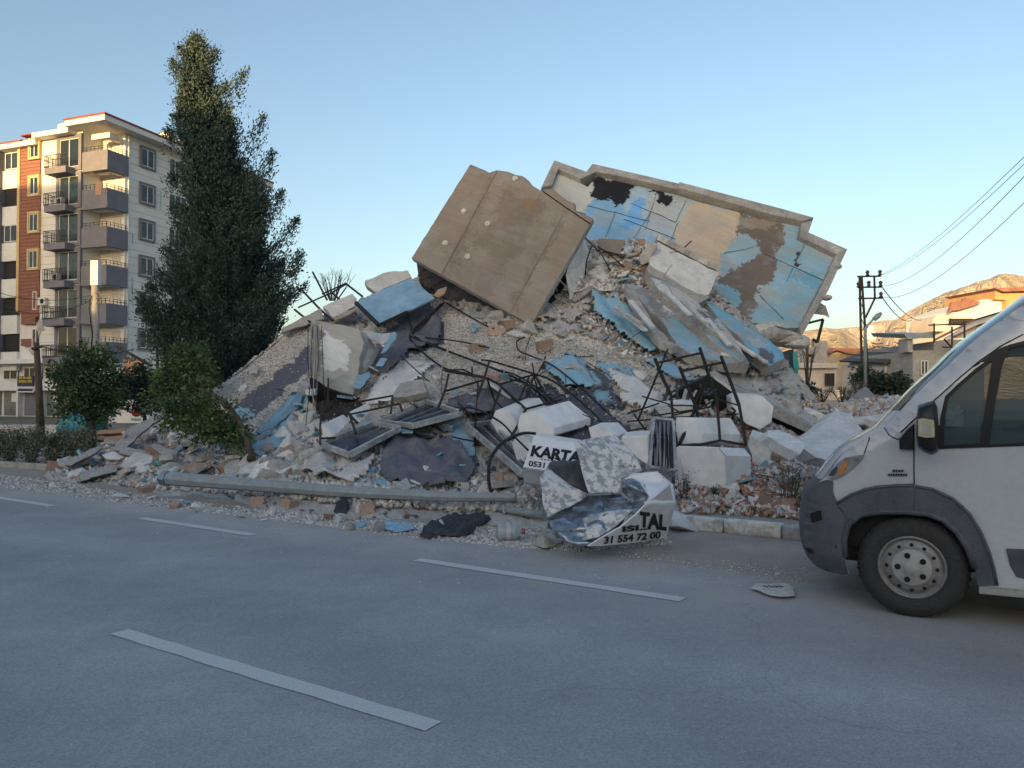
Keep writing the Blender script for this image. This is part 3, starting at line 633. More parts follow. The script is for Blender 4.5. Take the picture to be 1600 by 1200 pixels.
# torn lumps on the rim, end flap below its right corner
for k, (x, y, s) in enumerate([(1306, 398, .13), (1303, 420, .13), (1213, 336, .12), (1058, 300, .12), (1288, 470, .12), (1206, 528, .34), (1225, 533, .3), (1190, 520, .26), (1240, 538, .26), (1300, 392, .1)]):
    c = on_plane(*plB, x, y) + nB * .1; m = MB(); me_ = bmesh.new(); bmesh.ops.create_icosphere(me_, subdivisions=2, radius=s)
    for v in me_.verts: v.co = Vector((v.co.x * 1.3, v.co.y, v.co.z * .7)) * (1 + .45 * mnoise.noise(v.co * 3 + Vector((k * 7, 0, 0))))
    m.add([v.co + c for v in me_.verts], [tuple(v.index for v in f.verts) for f in me_.faces]); me_.free(); part(m, 'broken_edge', 'concrete_r', rootB)
m = MB(); m.prism([P(*q) for q in ((1277,470,19.6),(1290,478,19.6),(1296,496,19.6),(1288,492,19.6),(1272,490,19.6))], (.05, .1, 0)); part(m, 'hanging_flap', 'concrete', rootB)
# a frame of thin steel hanging past the slab's lower end
rt = thing('steel_stand', 'small bent steel door frame sticking up beyond the right end of the blue slab', 'steel frame', P(1275, 530, 19.5))
for a, b in (((1262,505),(1286,499)),((1286,499),(1277,535)),((1277,535),(1270,530))): part(MB().bar(P(*a, 19.6), P(*b, 19.6), .06), 'bar', 'black_steel', rt)
# ------------------------------------------------------------ white wall block lying on the blue slab
plW = plane3((1020, 385, 18.4), (1118, 440, 17.8), (1085, 472, 17.1))
rt = thing('wall_block', 'big block of white plastered wall with a brick top edge lying on the blue slab', 'wall block', P(1060, 450, 17.6))
nW = plW[1]
q = [on_plane(*plW, *p) for p in jag(S5([(600,448),(903,602),(876,660),(850,712),(800,705),(700,650),(640,610),(560,560),(556,540),(580,490)]), 1.0, 9, 5)]
m = MB(); m.prism([p + nW * .03 for p in q], -nW * .05); part(m, 'white_plaster', 'white_r', rt)
q = [on_plane(*plW, *p) for p in jag(S5([(596,440),(905,598),(852,722),(790,757),(640,640),(560,600),(545,575)]), 1.0, 9, 6)]
m = MB(); m.prism(q, -nW * .35); part(m, 'wall_core', 'concrete', rt)
q0 = S5([(596,438),(598,408),(640,420),(880,560),(905,596)]); m = MB(); m.prism([on_plane(*plW, *p) - nW * .02 for p in q0], -nW * .3); part(m, 'top_edge', 'concrete', rt)
for i in range(12):
    t = (i + .5) / 12; x = 612 + (880 - 612) * t; y = 428 + (570 - 428) * t; c = on_plane(*plW, *S5([(x, y)])[0]); m = MB().box(c, (0.256, 0.205, 0.128), Euler((0, R(22), 0)).to_matrix()); part(m, 'brick', 'concrete_r', rt)
# ------------------------------------------------------------ the diagonal stack of crushed floor slabs
def plank(outline, depths, thick, regs, base, label, seed, cat='concrete slab', grit=0.0, res=.06, name='crushed_slab', bump=.018):
    me = painted_slab(name, jag(outline, 1.6, 9, seed), plane3(*depths), thick, regs, base, res, ['sheetgrit', 'concrete'], bumpamp=bump, jit=6, seed=seed, grit=(lambda a, b: np.full(a.shape, grit)))
    return obj_from(me, name, label, cat)
D1 = S5([(440,650),(600,690),(760,790),(930,880),(1060,1050),(930,1045),(760,1000),(700,965),(640,860),(520,740)])
plank(D1, ((980,445,17.2), (1170,570,15.1), (1060,545,15.2)), .22, [(S5([(470,660),(560,690),(700,830),(660,860),(540,740)]), (0.256, 0.256, 0.256)), (S5([(640,790),(780,890),(900,1040),(760,1000),(660,900)]), C_BLUE), (S5([(560,680),(640,700),(760,830),(720,830)]), C_WHI)], (0.307, 0.384, 0.435), 'long crushed slab with blue and grey streaks, lowest left of the diagonal stack', 31, grit=.2)
D2 = S5([(560,610),(640,640),(800,760),(960,900),(1055,1040),(1010,1040),(900,960),(800,860),(700,760),(590,660)])
plank(D2, ((1020,435,17.2), (1165,560,15.3), (1100,520,15.6)), .2, [(S5([(560,610),(700,670),(860,810),(760,830),(640,700)]), C_WHI), (S5([(800,830),(900,850),(1040,1010),(1010,1040),(880,940)]), C_BLUE), (S5([(760,820),(840,850),(880,900),(800,880)]), (0.256, 0.256, 0.282))], (0.422, 0.461, 0.486), 'crushed slab with pale chalky top in the middle of the diagonal stack', 37, grit=.25)
D3 = S5([(650,660),(720,680),(800,745),(910,830),(1000,940),(1040,1020),(980,960),(900,900),(800,830),(720,760)])
plank(D3, ((1045,450,17.0), (1160,550,15.3), (1100,505,15.8)), .25, [(S5([(800,760),(900,800),(920,890),(840,840)]), (0.205, 0.192, 0.192))], (0.563, 0.512, 0.474), 'dusty beige slab strip between blue slabs of the diagonal stack', 41, grit=.3)
D4 = S5([(830,735),(900,765),(1000,830),(1110,900),(1225,990),(1235,1025),(1160,1065),(1090,1010),(1020,930),(930,850)])
plank(D4, ((1105,475,17.4), (1222,555,15.9), (1150,545,15.7)), .22, [(S5([(1100,980),(1200,990),(1180,1040),(1120,1040)]), (0.128, 0.128, 0.166)), (S5([(880,790),(960,860),(1040,930),(1010,930),(920,850)]), (0.384, 0.410, 0.422)), (S5([(1000,860),(1140,970),(1100,980)]), (0.422, 0.486, 0.512))], (0.205, 0.435, 0.589), 'bright blue slab forming the right side of the diagonal stack', 43, grit=.1)
def log(pts, w, h, label, mt='concrete_r', name='concrete_beam', cat='beam', seed=0):
    m = MB(); P3 = [P(*p) for p in pts]; r_ = random.Random(seed); K = 18; vs = []; L = len(P3) - 1
    for i in range(K + 1):
        t = i / K * L; k = min(int(t), L - 1); p = P3[k].lerp(P3[k + 1], t - k); d = (P3[k + 1] - P3[k]).normalized(); x = Vector((0, 0, 1)).cross(d).normalized(); y = d.cross(x)
        for (sx, sy) in ((-1, -1), (1, -1), (1, 1), (-1, 1)): vs.append(p + x * (sx * w / 2 * r_.uniform(.8, 1.12)) + y * (sy * h / 2 * r_.uniform(.75, 1.15)))
    fs = [(4 * i + j, 4 * i + (j + 1) % 4, 4 * i + 4 + (j + 1) % 4, 4 * i + 4 + j) for i in range(K) for j in range(4)] + [(3, 2, 1, 0), (4 * K, 4 * K + 1, 4 * K + 2, 4 * K + 3)]
    m.add(vs, fs); return bevel(single(m, name, [mt], label, cat), .02, 1)
log([(982, 455, 17.0), (1008, 505, 16.2), (1038, 540, 15.2), (1055, 546, 15.0)], .24, .2, 'long grey concrete beam lying down the slope left of the blue slabs', seed=1)
log([(1012, 498, 17.3), (1034, 520, 16.7), (1056, 545, 16.1)], .22, .2, 'pale ragged beam lying against the blue slabs', 'white_r', seed=2)
log([(966, 470, 17.4), (990, 495, 16.9), (1012, 520, 16.4)], .12, .1, 'thin dark beam wedged under the grey beam', 'dark_r', seed=3)
BL = ['pale board at the left edge of the diagonal slab stack', 'pale board lying right of the long grey beam top', 'grey board below the left end of the diagonal stack', 'white board just under the white wall block', 'pale board halfway down the bright blue slab', 'white strip at the right side of the bright blue slab', 'grey strip near the lower right tip of the diagonal stack', 'white strip directly under the left end of the white wall block', 'pale strip between the dusty slab strip and the bright blue slab']
for i, (a, b) in enumerate([((960, 480), (1002, 506)), ((985, 470), (1020, 512)), ((972, 488), (1008, 516)), ((1066, 470), (1104, 505)), ((1090, 520), (1136, 556)), ((1128, 520), (1180, 556)), ((1150, 535), (1196, 566)), ((1040, 455), (1078, 492)), ((1105, 498), (1140, 540))]):
    m = MB(); d0, d1 = 16.4 - .12 * (a[0] > 1050), 15.2; m.bar(P(*a, d0), P(*b, d1), .11, .04); single(m, 'broken_board', ['white_r' if i % 3 else 'concrete_r'], BL[i], 'board')
# end face of the stack with its pale lip
rt = thing('slab_end', 'pale concrete slab end jutting out at the lower right tip of the blue stack', 'slab end', P(1210, 575, 16.5))
m = MB(); m.prism([P(*q) for q in ((1184,582,16.3),(1232,563,16.6),(1232,571,16.6),(1192,590,16.3),(1184,590,16.3))], (0.150, 0.800, 0.100)); part(m, 'lip', 'concrete', rt)
m = MB(); m.prism([P(*q) for q in ((1148,575,16.6),(1190,560,16.9),(1240,545,17.5),(1244,600,17),(1228,618,16.9),(1190,600,16.6),(1160,590,16.5))], (.15, 1.2, 0)); part(m, 'broken_core', 'dark_r', rt)
rt = thing('corrugated_sheet', 'grey corrugated metal sheet hanging at the right end of the heap', 'metal sheet', P(1225, 620, 17))
m = MB()
for i in range(14):
    x = 1206 + i * 2.9; dz = .06 * (i % 2); m.prism([P(x, 575, 17.3 + dz), P(x + 2.9, 572, 17.3 + .06 - dz), P(x + 2.5, 628 + i, 16.9 + .06 - dz), P(x - .4, 628 + i, 16.9 + dz)], (0, .03, 0))
part(m, 'sheet', 'alu', rt)
m = MB(); m.prism([P(1239,552,17.2), P(1246,548,17.2), P(1249,575,17.1), P(1244,585,17.1), P(1240,575,17.1)], (0, .03, 0)); M['teal'] = mat('teal_cloth', (0.064, 0.410, 0.384)); single(m, 'cloth', ['teal'], 'strip of teal cloth hanging at the right end of the heap', 'cloth')
# ------------------------------------------------------------ the tent of two roof slabs at the lower right
S6 = lambda pts: zz(pts, 3.3333, 820, 500)
rt = thing('folded_roof_slab', 'long grey roof slab sloping down to the right over a dark hollow', 'concrete slab', P(1180, 640, 14.5))
me = painted_slab('top_face', jag(S6([(940,190),(1020,195),(1110,255),(1330,385),(1545,535),(1500,560),(1290,440),(1080,345),(975,268)]), 1, 10, 7), plane3((1115,562,16.2), (1280,662,14.4), (1120,600,14.6)), .12, [(S6([(960,200),(1050,215),(1150,300),(1100,330)]), (0.486, 0.461, 0.410))], (0.461, 0.442, 0.410), .07, ['sheetgrit', 'concrete'], jit=4, seed=51, grit=lambda a, b: np.full(a.shape, .28))
obj_from(me, 'top_face', None, None, rt)
m = MB(); a = [P(*S6([(975,268)])[0], 14.35), P(*S6([(1080,345)])[0], 14.0), P(*S6([(1290,440)])[0], 13.6), P(*S6([(1500,558)])[0], 13.6), P(*S6([(1485,592)])[0], 13.6), P(*S6([(1288,505)])[0], 13.6), P(*S6([(1080,385)])[0], 14.0), P(*S6([(970,300)])[0], 14.35)]
m.prism(a, (0.128, 0.384, 0.064)); part(m, 'edge', 'concrete', rt)
m = MB(); m.prism([P(*S6([q])[0], 13.95) for q in ((975,285),(1075,350),(1110,385),(1060,372),(1000,330))], (.05, .25, 0)); part(m, 'soffit_strip', 'white_r', rt)
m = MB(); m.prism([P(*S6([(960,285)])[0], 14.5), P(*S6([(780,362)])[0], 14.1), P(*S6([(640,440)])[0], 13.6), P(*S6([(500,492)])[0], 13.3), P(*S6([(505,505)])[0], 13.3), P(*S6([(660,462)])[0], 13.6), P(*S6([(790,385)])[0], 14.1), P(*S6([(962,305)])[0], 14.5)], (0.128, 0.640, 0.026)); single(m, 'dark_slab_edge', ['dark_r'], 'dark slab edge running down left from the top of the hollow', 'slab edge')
m = MB(); m.prism([P(*S6([q])[0], 13.75) for q in ((965,290),(1080,375),(1200,430),(1290,500),(1480,590),(1440,640),(1200,560),(1100,480),(820,480),(700,470),(760,400),(830,350))], (.1, .5, 0)); single(m, 'hollow_shade', ['black'], 'black sheet painting the deep shade beneath the sloping grey roof slab', 'hollow')  # solid black prism put in for the shade of the void
for i in range(26):
    x = random.uniform(1030, 1120); y = random.uniform(598, 640); m = MB(); m.bar(P(x, y, 13.6), P(x + random.uniform(-14, 14), y + random.uniform(6, 26), 13.4), random.uniform(.03, .08), .02); single(m, 'splinter', ['concrete_r' if i % 2 else 'dark_r'], 'thin splinter hanging in the dark hollow under the roof slab', 'splinter', group='splinters in the dark hollow')
# ------------------------------------------------------------ broken concrete wall (left of centre)
S3 = lambda pts: zz(pts, 3.3333, 340, 380)
rt = thing('standing_wall_piece', 'upright broken concrete wall corner with torn white plaster left of centre', 'wall piece', P(540, 620, 15.2))
me = painted_slab('front_face', jag(S3([(488,402),(560,408),(640,425),(700,440),(745,458),(762,520),(738,600),(735,700),(705,790),(640,775),(560,745),(500,700),(478,600)]), 1.2, 9, 8), plane3((490,505,15.4), (560,520,15.1), (545,612,14.7)), .2,
   [(S3([(540,450),(640,500),(690,560),(680,680),(640,650),(610,670),(550,650),(545,560)]), (0.717, 0.730, 0.742)), (S3([(480,400),(535,405),(540,700),(480,700)]), (0.294, 0.282, 0.269)), (S3([(560,700),(700,700),(705,790),(600,780)]), (0.333, 0.358, 0.358))], (0.435, 0.429, 0.410), .05, ['sheetpaint', 'concrete'], bumpamp=.03, jit=5, seed=61)
obj_from(me, 'front_face', None, None, rt)
me = painted_slab('side_face', jag(S3([(745,458),(770,470),(840,560),(800,640),(760,690),(712,788),(735,700),(738,600),(760,520)]), 1.2, 9, 9), plane3((563,518,15.1), (592,548,15.7), (552,614,14.8)), .15, [(S3([(740,560),(800,560),(790,640),(740,680)]), (0.640, 0.640, 0.640))], (0.461, 0.448, 0.429), .05, ['sheetpaint', 'concrete'], bumpamp=.02, jit=5, seed=62)
obj_from(me, 'side_face', None, None, rt)
for i in range(7):
    x0 = 482 + i * 3.4; m = MB(); m.tube([P(x0, 505 + random.uniform(-3, 6), 15.2), P(x0 + random.uniform(-5, 3), 560, 14.95), P(x0 + random.uniform(-4, 6), 600, 14.6), P(x0 + random.uniform(-8, 12), 640 + random.uniform(0, 30), 14)], .008, 5); part(m, 'rebar', 'concrete_r' if i % 2 else 'black_steel', rt)
m = MB(); m.prism([P(*S3([q])[0], 15.0) for q in ((480,700),(560,745),(705,795),(690,830),(600,840),(560,950),(490,960),(470,800))], (0, .3, 0)); single(m, 'gap_shade', ['black'], 'black sheet painting the shade at the foot of the upright broken wall corner', 'gap')  # black prism colours in the shade under the wall corner
# ------------------------------------------------------------ blue sheet-metal panel and pale blocks near the ridge
pm = [(720,305),(860,240),(1010,180),(1130,285),(840,425)]
M['bluesheet'] = mat('blue_sheet_metal', (0.346, 0.538, 0.691), rough=.42, var=.08, scale=2.5, bscale=5, bump=.6, col2=(0.256, 0.422, 0.576), metal=.2, dist=.06)
q = plane3((556,472,17.6), (643,434,18.2), (592,507,16.8)); m = MB(); m.prism([on_plane(*q, *p) for p in S3(pm)], -q[1] * .05); bevel(single(m, 'metal_panel', ['bluesheet'], 'dented pale blue sheet metal panel lying near the top left of the heap', 'metal panel'), .01)
m = MB(); pp = S3([(720,310),(840,428),(1128,290)]); m.bar(P(*pp[0], 17.6), P(*pp[1], 16.7), .07); m.bar(P(*pp[1], 16.7), P(*pp[2], 17.6), .07); single(m, 'angle_iron', ['black_steel'], 'black angle iron edge under the blue metal panel', 'angle iron')
def blk(quadpx, d, thick, mt, label, name='wall_block', cat='wall block', tilt=0.0, seed=0, group=None, amp=1.2, parent=None):
    ym = sum(p[1] for p in quadpx) / len(quadpx); pts = [P(x, y, d - (y - ym) * tilt) for x, y in jag(quadpx, amp, 9, seed)]
    n_ = (P(quadpx[0][0], quadpx[0][1], d) - Vector((0, 0, CAMH))).normalized(); m = MB(); m.prism(pts, n_ * thick + Vector((0, 0, -.15 * thick)))
    if parent is not None: return bevel(part(m, name, mt, parent), .015, 1)
    return bevel(single(m, name, [mt], label, cat, group=group), .02, 2)
blk(S3([(765,195),(860,155),(990,140),(1012,180),(870,235),(830,262),(780,225)]), 18.4, .6, 'white_r', 'cracked white wall block on the skyline behind the blue metal panel', tilt=.01, seed=2)
blk(S3([(548,330),(700,262),(726,290),(715,330),(600,385)]), 18.3, .5, 'white_r', 'white plastered block on the ridge left of the blue metal panel', tilt=.012, seed=3)
blk(S3([(600,385),(720,335),(722,350),(615,405)]), 18.0, .4, 'concrete', 'grey underside block below the white ridge block', seed=4)
blk(S3([(330,445),(440,385),(540,335),(560,400),(480,420),(340,465)]), 18.6, .4, 'concrete', 'grey beam stub on the left shoulder of the heap', tilt=.01, seed=5)
blk(S3([(1120,275),(1150,240),(1195,225),(1185,262),(1150,285)]), 17.6, .25, 'brick', 'dusty brown wall bit beside the blue metal panel', seed=6)
blk(S5([(305,425),(440,430),(405,500),(340,485),(300,460)]), 18.4, .3, 'soffit', 'brown painted slab fragment between the brown slab and the blue slab', tilt=.02, seed=7)
blk(S5([(505,520),(560,440),(600,450),(560,540),(520,560)]), 18, .3, 'concrete_r', 'ragged grey chunk at the left end of the white wall block', seed=8)
# slope pieces: sheets of blue foam and plaster lying on the left slope
for i, (pts, d, mt, lab) in enumerate([
    ([(847,575),(900,465),(935,470),(930,500),(870,570)], 15.1, 'blue_r', 'bright blue foam board standing right of the broken wall corner'),
    ([(765,455),(860,470),(930,462),(860,530),(790,500)], 15.4, 'concrete_r', 'ledge of broken concrete on top of the upright wall corner'),
    ([(820,640),(850,595),(885,600),(860,640)], 14.9, 'blue_r', 'small blue foam scrap right of the broken wall corner'),
    ([(700,750),(720,690),(790,665),(800,690),(740,760)], 14.6, 'blue_r', 'crumpled blue foam scrap at the foot of the wall corner'),
    ([(400,800),(425,745),(455,770),(430,850),(300,950),(180,1010),(200,980),(330,890)], 14.9, 'blue_r', 'long blue foam strip running down the left slope'),
    ([(180,1080),(200,1030),(300,1010),(400,1000),(520,1005),(530,1040),(330,1050),(220,1110)], 13.6, 'blue_r', 'blue foam sheet lying low on the left slope'),
    ([(455,760),(515,755),(520,790),(460,790)], 14.8, 'white_r', 'small white block left of the dark gap')]):
    blk(S3(pts), d, .08, mt, lab, name='foam_sheet' if mt == 'blue_r' else 'wall_block', cat='foam sheet' if mt == 'blue_r' else 'block', tilt=.025, seed=20 + i)
# ============================================================ buildings
M['cream'] = mat('cream_wall', (.74, .725, .70), var=.06, scale=.8, bscale=14, bump=.12, col2=(.68, .66, .63))
M['white_wall'] = mat('white_wall', (.74, .74, .73), var=.06, scale=.8, bscale=14, bump=.12, col2=(.64, .63, .61))
M['grey_trim'] = mat('dark_grey_trim', (.19, .19, .225), var=.1, scale=1.5, bscale=15, bump=.1)
M['cladding'] = mat('brown_cladding', (.27, .125, .09), var=.15, scale=2.5, bscale=12, bump=.2, col2=(.22, .10, .075))
M['yellow_trim'] = mat('yellow_trim', (.62, .45, .22), var=.1, scale=2, bump=.1)
M['red_tile'] = mat('red_roof_edge', (.30, .075, .06), var=.2, scale=3, bscale=14, bump=.3)
M['pvc'] = mat('white_window_frame', (.66, .66, .66), rough=.4, var=.05, bump=0)
M['curtain'] = mat('pale_curtain', (.42, .44, .47), var=.25, scale=2.2, bscale=7, bump=.2, col2=(.14, .15, .17), ramp=(.4, .6))
M['shutter'] = mat('white_shutter', (.52, .54, .56), var=.05, scale=2, bump=.1)
M['dark_in'] = mat('dark_interior', (.035, .035, .04), var=.3, scale=1, bump=0)
M['rail'] = mat('dark_railing', (.03, .03, .035), rough=.5, bump=0)
M['shop_glass'] = mat('grey_green_shopfront', (.16, .20, .195), rough=.18, var=.15, scale=.7, bump=0, col2=(.06, .075, .075), spec=.6)
M['sign_blue'] = mat('blue_banner', (.025, .06, .30), rough=.5, var=.1, bump=0)
M['sign_navy'] = mat('navy_sign', (.02, .025, .09), rough=.5, var=.1, bump=0)
M['yellow'] = mat('yellow_letters', (.6, .45, .03), bump=0, var=.05)
M['red'] = mat('red_sign', (.34, .05, .05), rough=.5, bump=0, var=.1)
M['sky_cyan'] = mat('cyan_letters', (.08, .40, .55), bump=0, var=.1)
M['glass'] = glassmat('window_glass', (.03, .04, .05), .45, .03)
M['pink'] = mat('pale_pink_wall', (.60, .54, .51), var=.12, scale=.8, bscale=8, bump=.2, col2=(.50, .45, .43))
M['salmon'] = mat('salmon_wall', (.46, .27, .19), var=.12, scale=1, bump=.15)
# ---- unseen buildings added behind the camera; heights, gaps and distance set to shade the scene
def shade_house(s0, s1, t0, t1, h, wallm, label, floors):
    root = thing('shade_building', label, 'building', rp((s0 + s1) / 2, t0))
    Rm = Matrix((RD, RN, Vector((0, 0, 1)))).transposed(); c = rp((s0 + s1) / 2, (t0 + t1) / 2, h / 2)
    part(MB().box(c, (s1 - s0, abs(t1 - t0), h), Rm), 'wall', wallm, root)
    part(MB().box(rp((s0 + s1) / 2, (t0 + t1) / 2, h + .12), (s1 - s0 + .0, abs(t1 - t0) + .8, .25), Rm), 'roof', 'red_tile', root)
    n = max(1, int((s1 - s0) / 4)); fr = MB().box((0, 0, 0), (1.5, .08, 1.5)); 
    pane = mesh_of(MB().box((0, 0, 0), (1.4, .06, 1.4)), 'pane', 'curtain'); frm = mesh_of(MB().box((0, 0, 0), (1.6, .05, 1.6)), 'window', 'pvc')
    for f in range(floors):
        for i in range(n):
            s = s0 + (i + .5) * (s1 - s0) / n; z = 1.8 + f * (h - .5) / floors
            p = rp(s, t0 + .03, z)
            o = bpy.data.objects.new('window', frm); put(o, root); o.location = p - WL[root.name]; o.rotation_euler.z = math.atan2(RD.y, RD.x)
            q = bpy.data.objects.new('pane', pane); COL.objects.link(q); q.parent = o; q.location = (0, .04, 0)
shade_house(11.1, 32, -42, -54, 18.6, 'cream', 'tall cream block added unseen behind the camera to shade the right houses', 6)
shade_house(-1.5, 11, -42, -50, 16.6, 'white_wall', 'white four storey building added unseen behind the camera to shade the heap', 4)
shade_house(-8.8, -1.6, -42, -50, 15.9, 'pink', 'pale pink three storey house added unseen behind the camera to shade the lower cypress', 3)
shade_house(-42.2, -8.9, -42, -48, 11.6, 'salmon', 'low salmon building added unseen behind the camera to shade the left ground', 3)
shade_house(-80, -42.3, -42, -50, 26.4, 'white_wall', 'tall white block added unseen behind the camera to shade the apartment block', 8)
# ---- the apartment block at the left
AV = Vector((math.sin(R(20)), math.cos(R(20)), 0)); AU = Vector((-AV.y, AV.x, 0)); AC = P(163, 600, 58.5); AC.z = 0
AR = Matrix((AU, AV, Vector((0, 0, 1)))).transposed()
def ap(u, v, z): return AC + AU * u + AV * v + Vector((0, 0, z))
def abox(m, u0, u1, v0, v1, z0, z1, mi=0): return m.box(ap((u0 + u1) / 2, (v0 + v1) / 2, (z0 + z1) / 2), (abs(u1 - u0), abs(v1 - v0), abs(z1 - z0)), AR, mi)
def fu(px, v=0.0):      # pixel column -> u on the front plane
    p = on_plane(ap(0, v, 0), AV, px, 500); return (p - AC).dot(AU)
def sv(px, u=0.0):
    p = on_plane(ap(u, 0, 0), AU, px, 450); return (p - AC).dot(AV)
apt = thing('apartment_building', 'cream and brown six storey apartment block with dark grey corner balconies, damaged low down', 'building', ap(4, 2, 0))
ZT = 20.55; FH = 2.95; FL = [ZT - FH * k - 1.12 for k in range(6)]; ROOF = 22.35; BASE = FL[5] - .35
uW, uB0, uB1, uL = fu(62), fu(62), fu(31), fu(10); uEnd = fu(-60); UN = fu(126); VN = 1.75
Lx = 18.0
m = MB()                                   # body, minus the corner loggia notch
abox(m, UN, uEnd, .25, 12, BASE, ROOF); abox(m, 0, UN, VN, 12, BASE, ROOF); abox(m, 0, uEnd, 12, Lx, BASE, ROOF)
abox(m, UN - .02, uW, 0, .28, BASE, ROOF)  # white strip carrying the door column
abox(m, 0.9, 1.5, .3, .8, 0, .01)
part(m, 'wall', 'cream', apt)
m = MB()
for k in range(30):
    z = BASE + .3 + k * .62
    if z < ROOF - .2:
        abox(m, UN, uW, -.012, .0, z, z + .03); abox(m, -.012, .0, VN + .25, Lx, z, z + .03); abox(m, .02, UN, VN - .012, VN, z, z + .03)
part(m, 'wall_joint', 'kerbc', apt, kind='stuff')
# brown cladding column built of real boards
for k in range(64):
    z = FL[5] + 1.0 + k * .285
    if z > ROOF - .3: break
    if k in (2, 3, 4, 5): continue
    u1 = uB1 - (.25 if k < 9 else 0)
    m = MB(); abox(m, uB0 + (.35 if k < 8 else 0), u1, -.10, .22, z, z + .262); part(m, 'cladding_board', 'cladding', apt)
m = MB(); abox(m, uB1, uB1 + .28, -.16, .25, FL[4] + .8, ROOF); part(m, 'corner_trim', 'yellow_trim', apt)
def win(u0, u1, z0, z1, v=-.1, side=False, trim='yellow_trim', tw=.16, inner='curtain', mull=1, door=False):
    """a window or glazed door: trim surround, frame with mullions, pane; front face at v, or on the side wall"""
    def bx(mm, a0, a1, d0, d1, c0, c1): return abox(mm, a0, a1, d0, d1, c0, c1) if not side else abox(mm, d0, d1, a0, a1, c0, c1)
    w = part(bx(MB(), u0 + .04, u1 - .04, v - .02, v + .16, z0 + .04, z1 - .04), 'door' if door else 'window', inner, apt)
    if trim:
        mm = MB(); t = tw
        bx(mm, u0 - t, u0, v - .12, v + .1, z0 - t, z1 + t); bx(mm, u1, u1 + t, v - .12, v + .1, z0 - t, z1 + t)
        bx(mm, u0, u1, v - .12, v + .1, z1, z1 + t); bx(mm, u0, u1, v - .12, v + .1, z0 - t, z0)
        part(mm, 'surround', trim, w)
    mm = MB(); f = .07
    bx(mm, u0, u0 + f, v - .06, v, z0, z1); bx(mm, u1 - f, u1, v - .06, v, z0, z1); bx(mm, u0 + f, u1 - f, v - .06, v, z0, z0 + f); bx(mm, u0 + f, u1 - f, v - .06, v, z1 - f, z1)
    for i in range(mull):
        c = u0 + (u1 - u0) * (i + 1) / (mull + 1); bx(mm, c - f / 2, c + f / 2, v - .065, v, z0 + f, z1 - f)
    part(mm, 'frame', 'pvc', w)
    part(bx(MB(), u0 + f, u1 - f, v - .045, v - .035, z0 + f, z1 - f), 'pane', 'glass', w)
    return w
dU1, dU0 = fu(92), fu(122)
for k, z in enumerate(FL):
    # glazed door behind the railing balcony
    win(dU0, dU1, z + .1, z + 2.35, -.02, trim='grey_trim', tw=.3, door=True, inner='dark_in' if k in (0, 5) else 'curtain')
    m = MB(); abox(m, fu(84), fu(117), -.95, 0, z - .55, z - .05); abox(m, fu(84), fu(84) - .08, -.95, 0, z - .05, z + .1); part(m, 'balcony_slab', 'grey_trim', apt)
    m = MB(); g0, g1 = fu(118), fu(83)
    for i in range(15): u = g0 + (g1 - g0) * i / 14; abox(m, u - .012, u + .012, -.93, -.90, z - .05, z + .92)
    for i in range(6): v = -.93 + .93 * i / 5; abox(m, g1 - .012, g1 + .012, v - .012, v + .012, z - .05, z + .92)
    for h_ in (z + .92, z + .55, z + .05): abox(m, g0, g1, -.935, -.895, h_ - .02, h_ + .02); abox(m, g1 - .02, g1 + .02, -.93, 0, h_ - .02, h_ + .02)
    part(m, 'railing', 'rail', apt)
    # big corner balcony: parapet, soffit, brackets, rail
    m = MB(); abox(m, -.02, UN, -.05, .12, z - .42, z + 1.12); abox(m, -.15, -.02, -.05, VN + .2, z - .42, z + 1.12); part(m, 'parapet', 'grey_trim', apt)
    m = MB(); abox(m, -.02, UN, .12, VN, z - .25, z); abox(m, .15, 1.9, .5, .8, z - .45, z - .25); abox(m, .2, .5, .8, VN, z - .45, z - .25); part(m, 'balcony_floor', 'cream', apt)
    m = MB(); abox(m, .9, 1.1, 1.2, 1.4, z - .32, z - .25); part(m, 'ceiling_lamp', 'rail', apt)
    m = MB()
    for i in range(7): u = UN * i / 6; abox(m, u - .015, u + .015, .02, .05, z + 1.12, z + 1.5)
    for i in range(6): v = VN * i / 5; abox(m, -.1, -.07, v - .015, v + .015, z + 1.12, z + 1.5)
    for h_ in (1.32, 1.5): abox(m, -.02, UN, .02, .05, z + h_ - .015, z + h_ + .015); abox(m, -.1, -.07, 0, VN + .2, z + h_ - .015, z + h_ + .015)
    part(m, 'top_rail', 'rail', apt)
    # small door in the back of the loggia
    m = MB(); abox(m, .35, 1.2, VN - .05, VN, z, z + 2.1); part(m, 'loggia_door', 'shutter' if k else 'cream', apt)
    # brown-column window
    if k < 4: win(fu(62) + .12, fu(47), z + 1.25, z + 2.65, -.12, mull=1, trim='yellow_trim')
    else: win(fu(62) + .25, fu(52), z + .9, z + 2.35, -.05, mull=0, trim=None)
    # recessed loggia bay at far left
    m = MB(); abox(m, uB1 + .3, uL + .6, -.02, .3, z - .95, z + .55); part(m, 'bay_parapet', 'white_wall', apt)
    if k in (0, 2): win(uB1 + .35, uL + .3, z + .6, z + 1.98, .0, mull=1, trim=None, inner='curtain' if k == 0 else 'dark_in')
    else:
        m = MB(); abox(m, uB1 + .32, uL + .6, .2, .24, z + .55, z + 2.0); part(m, 'bay_opening', 'dark_in', apt)
        m = MB(); [abox(m, uB1 + .3, uL + .6, 0, .03, z + h_, z + h_ + .03) for h_ in (.7, .85)]; part(m, 'bay_rail', 'rail', apt)
    # side wall windows
    sa, sb = sv(218), sv(238)
    win(sa, sb, z + .85, z + 2.3, -.02, side=True, trim='grey_trim', tw=.16, mull=1)
    for c0 in (sv(262), sv(262) + 6.2):
        win(c0, c0 + 2.0, z + .75, z + 2.3, -.02, side=True, trim=None, inner='shutter', mull=2)
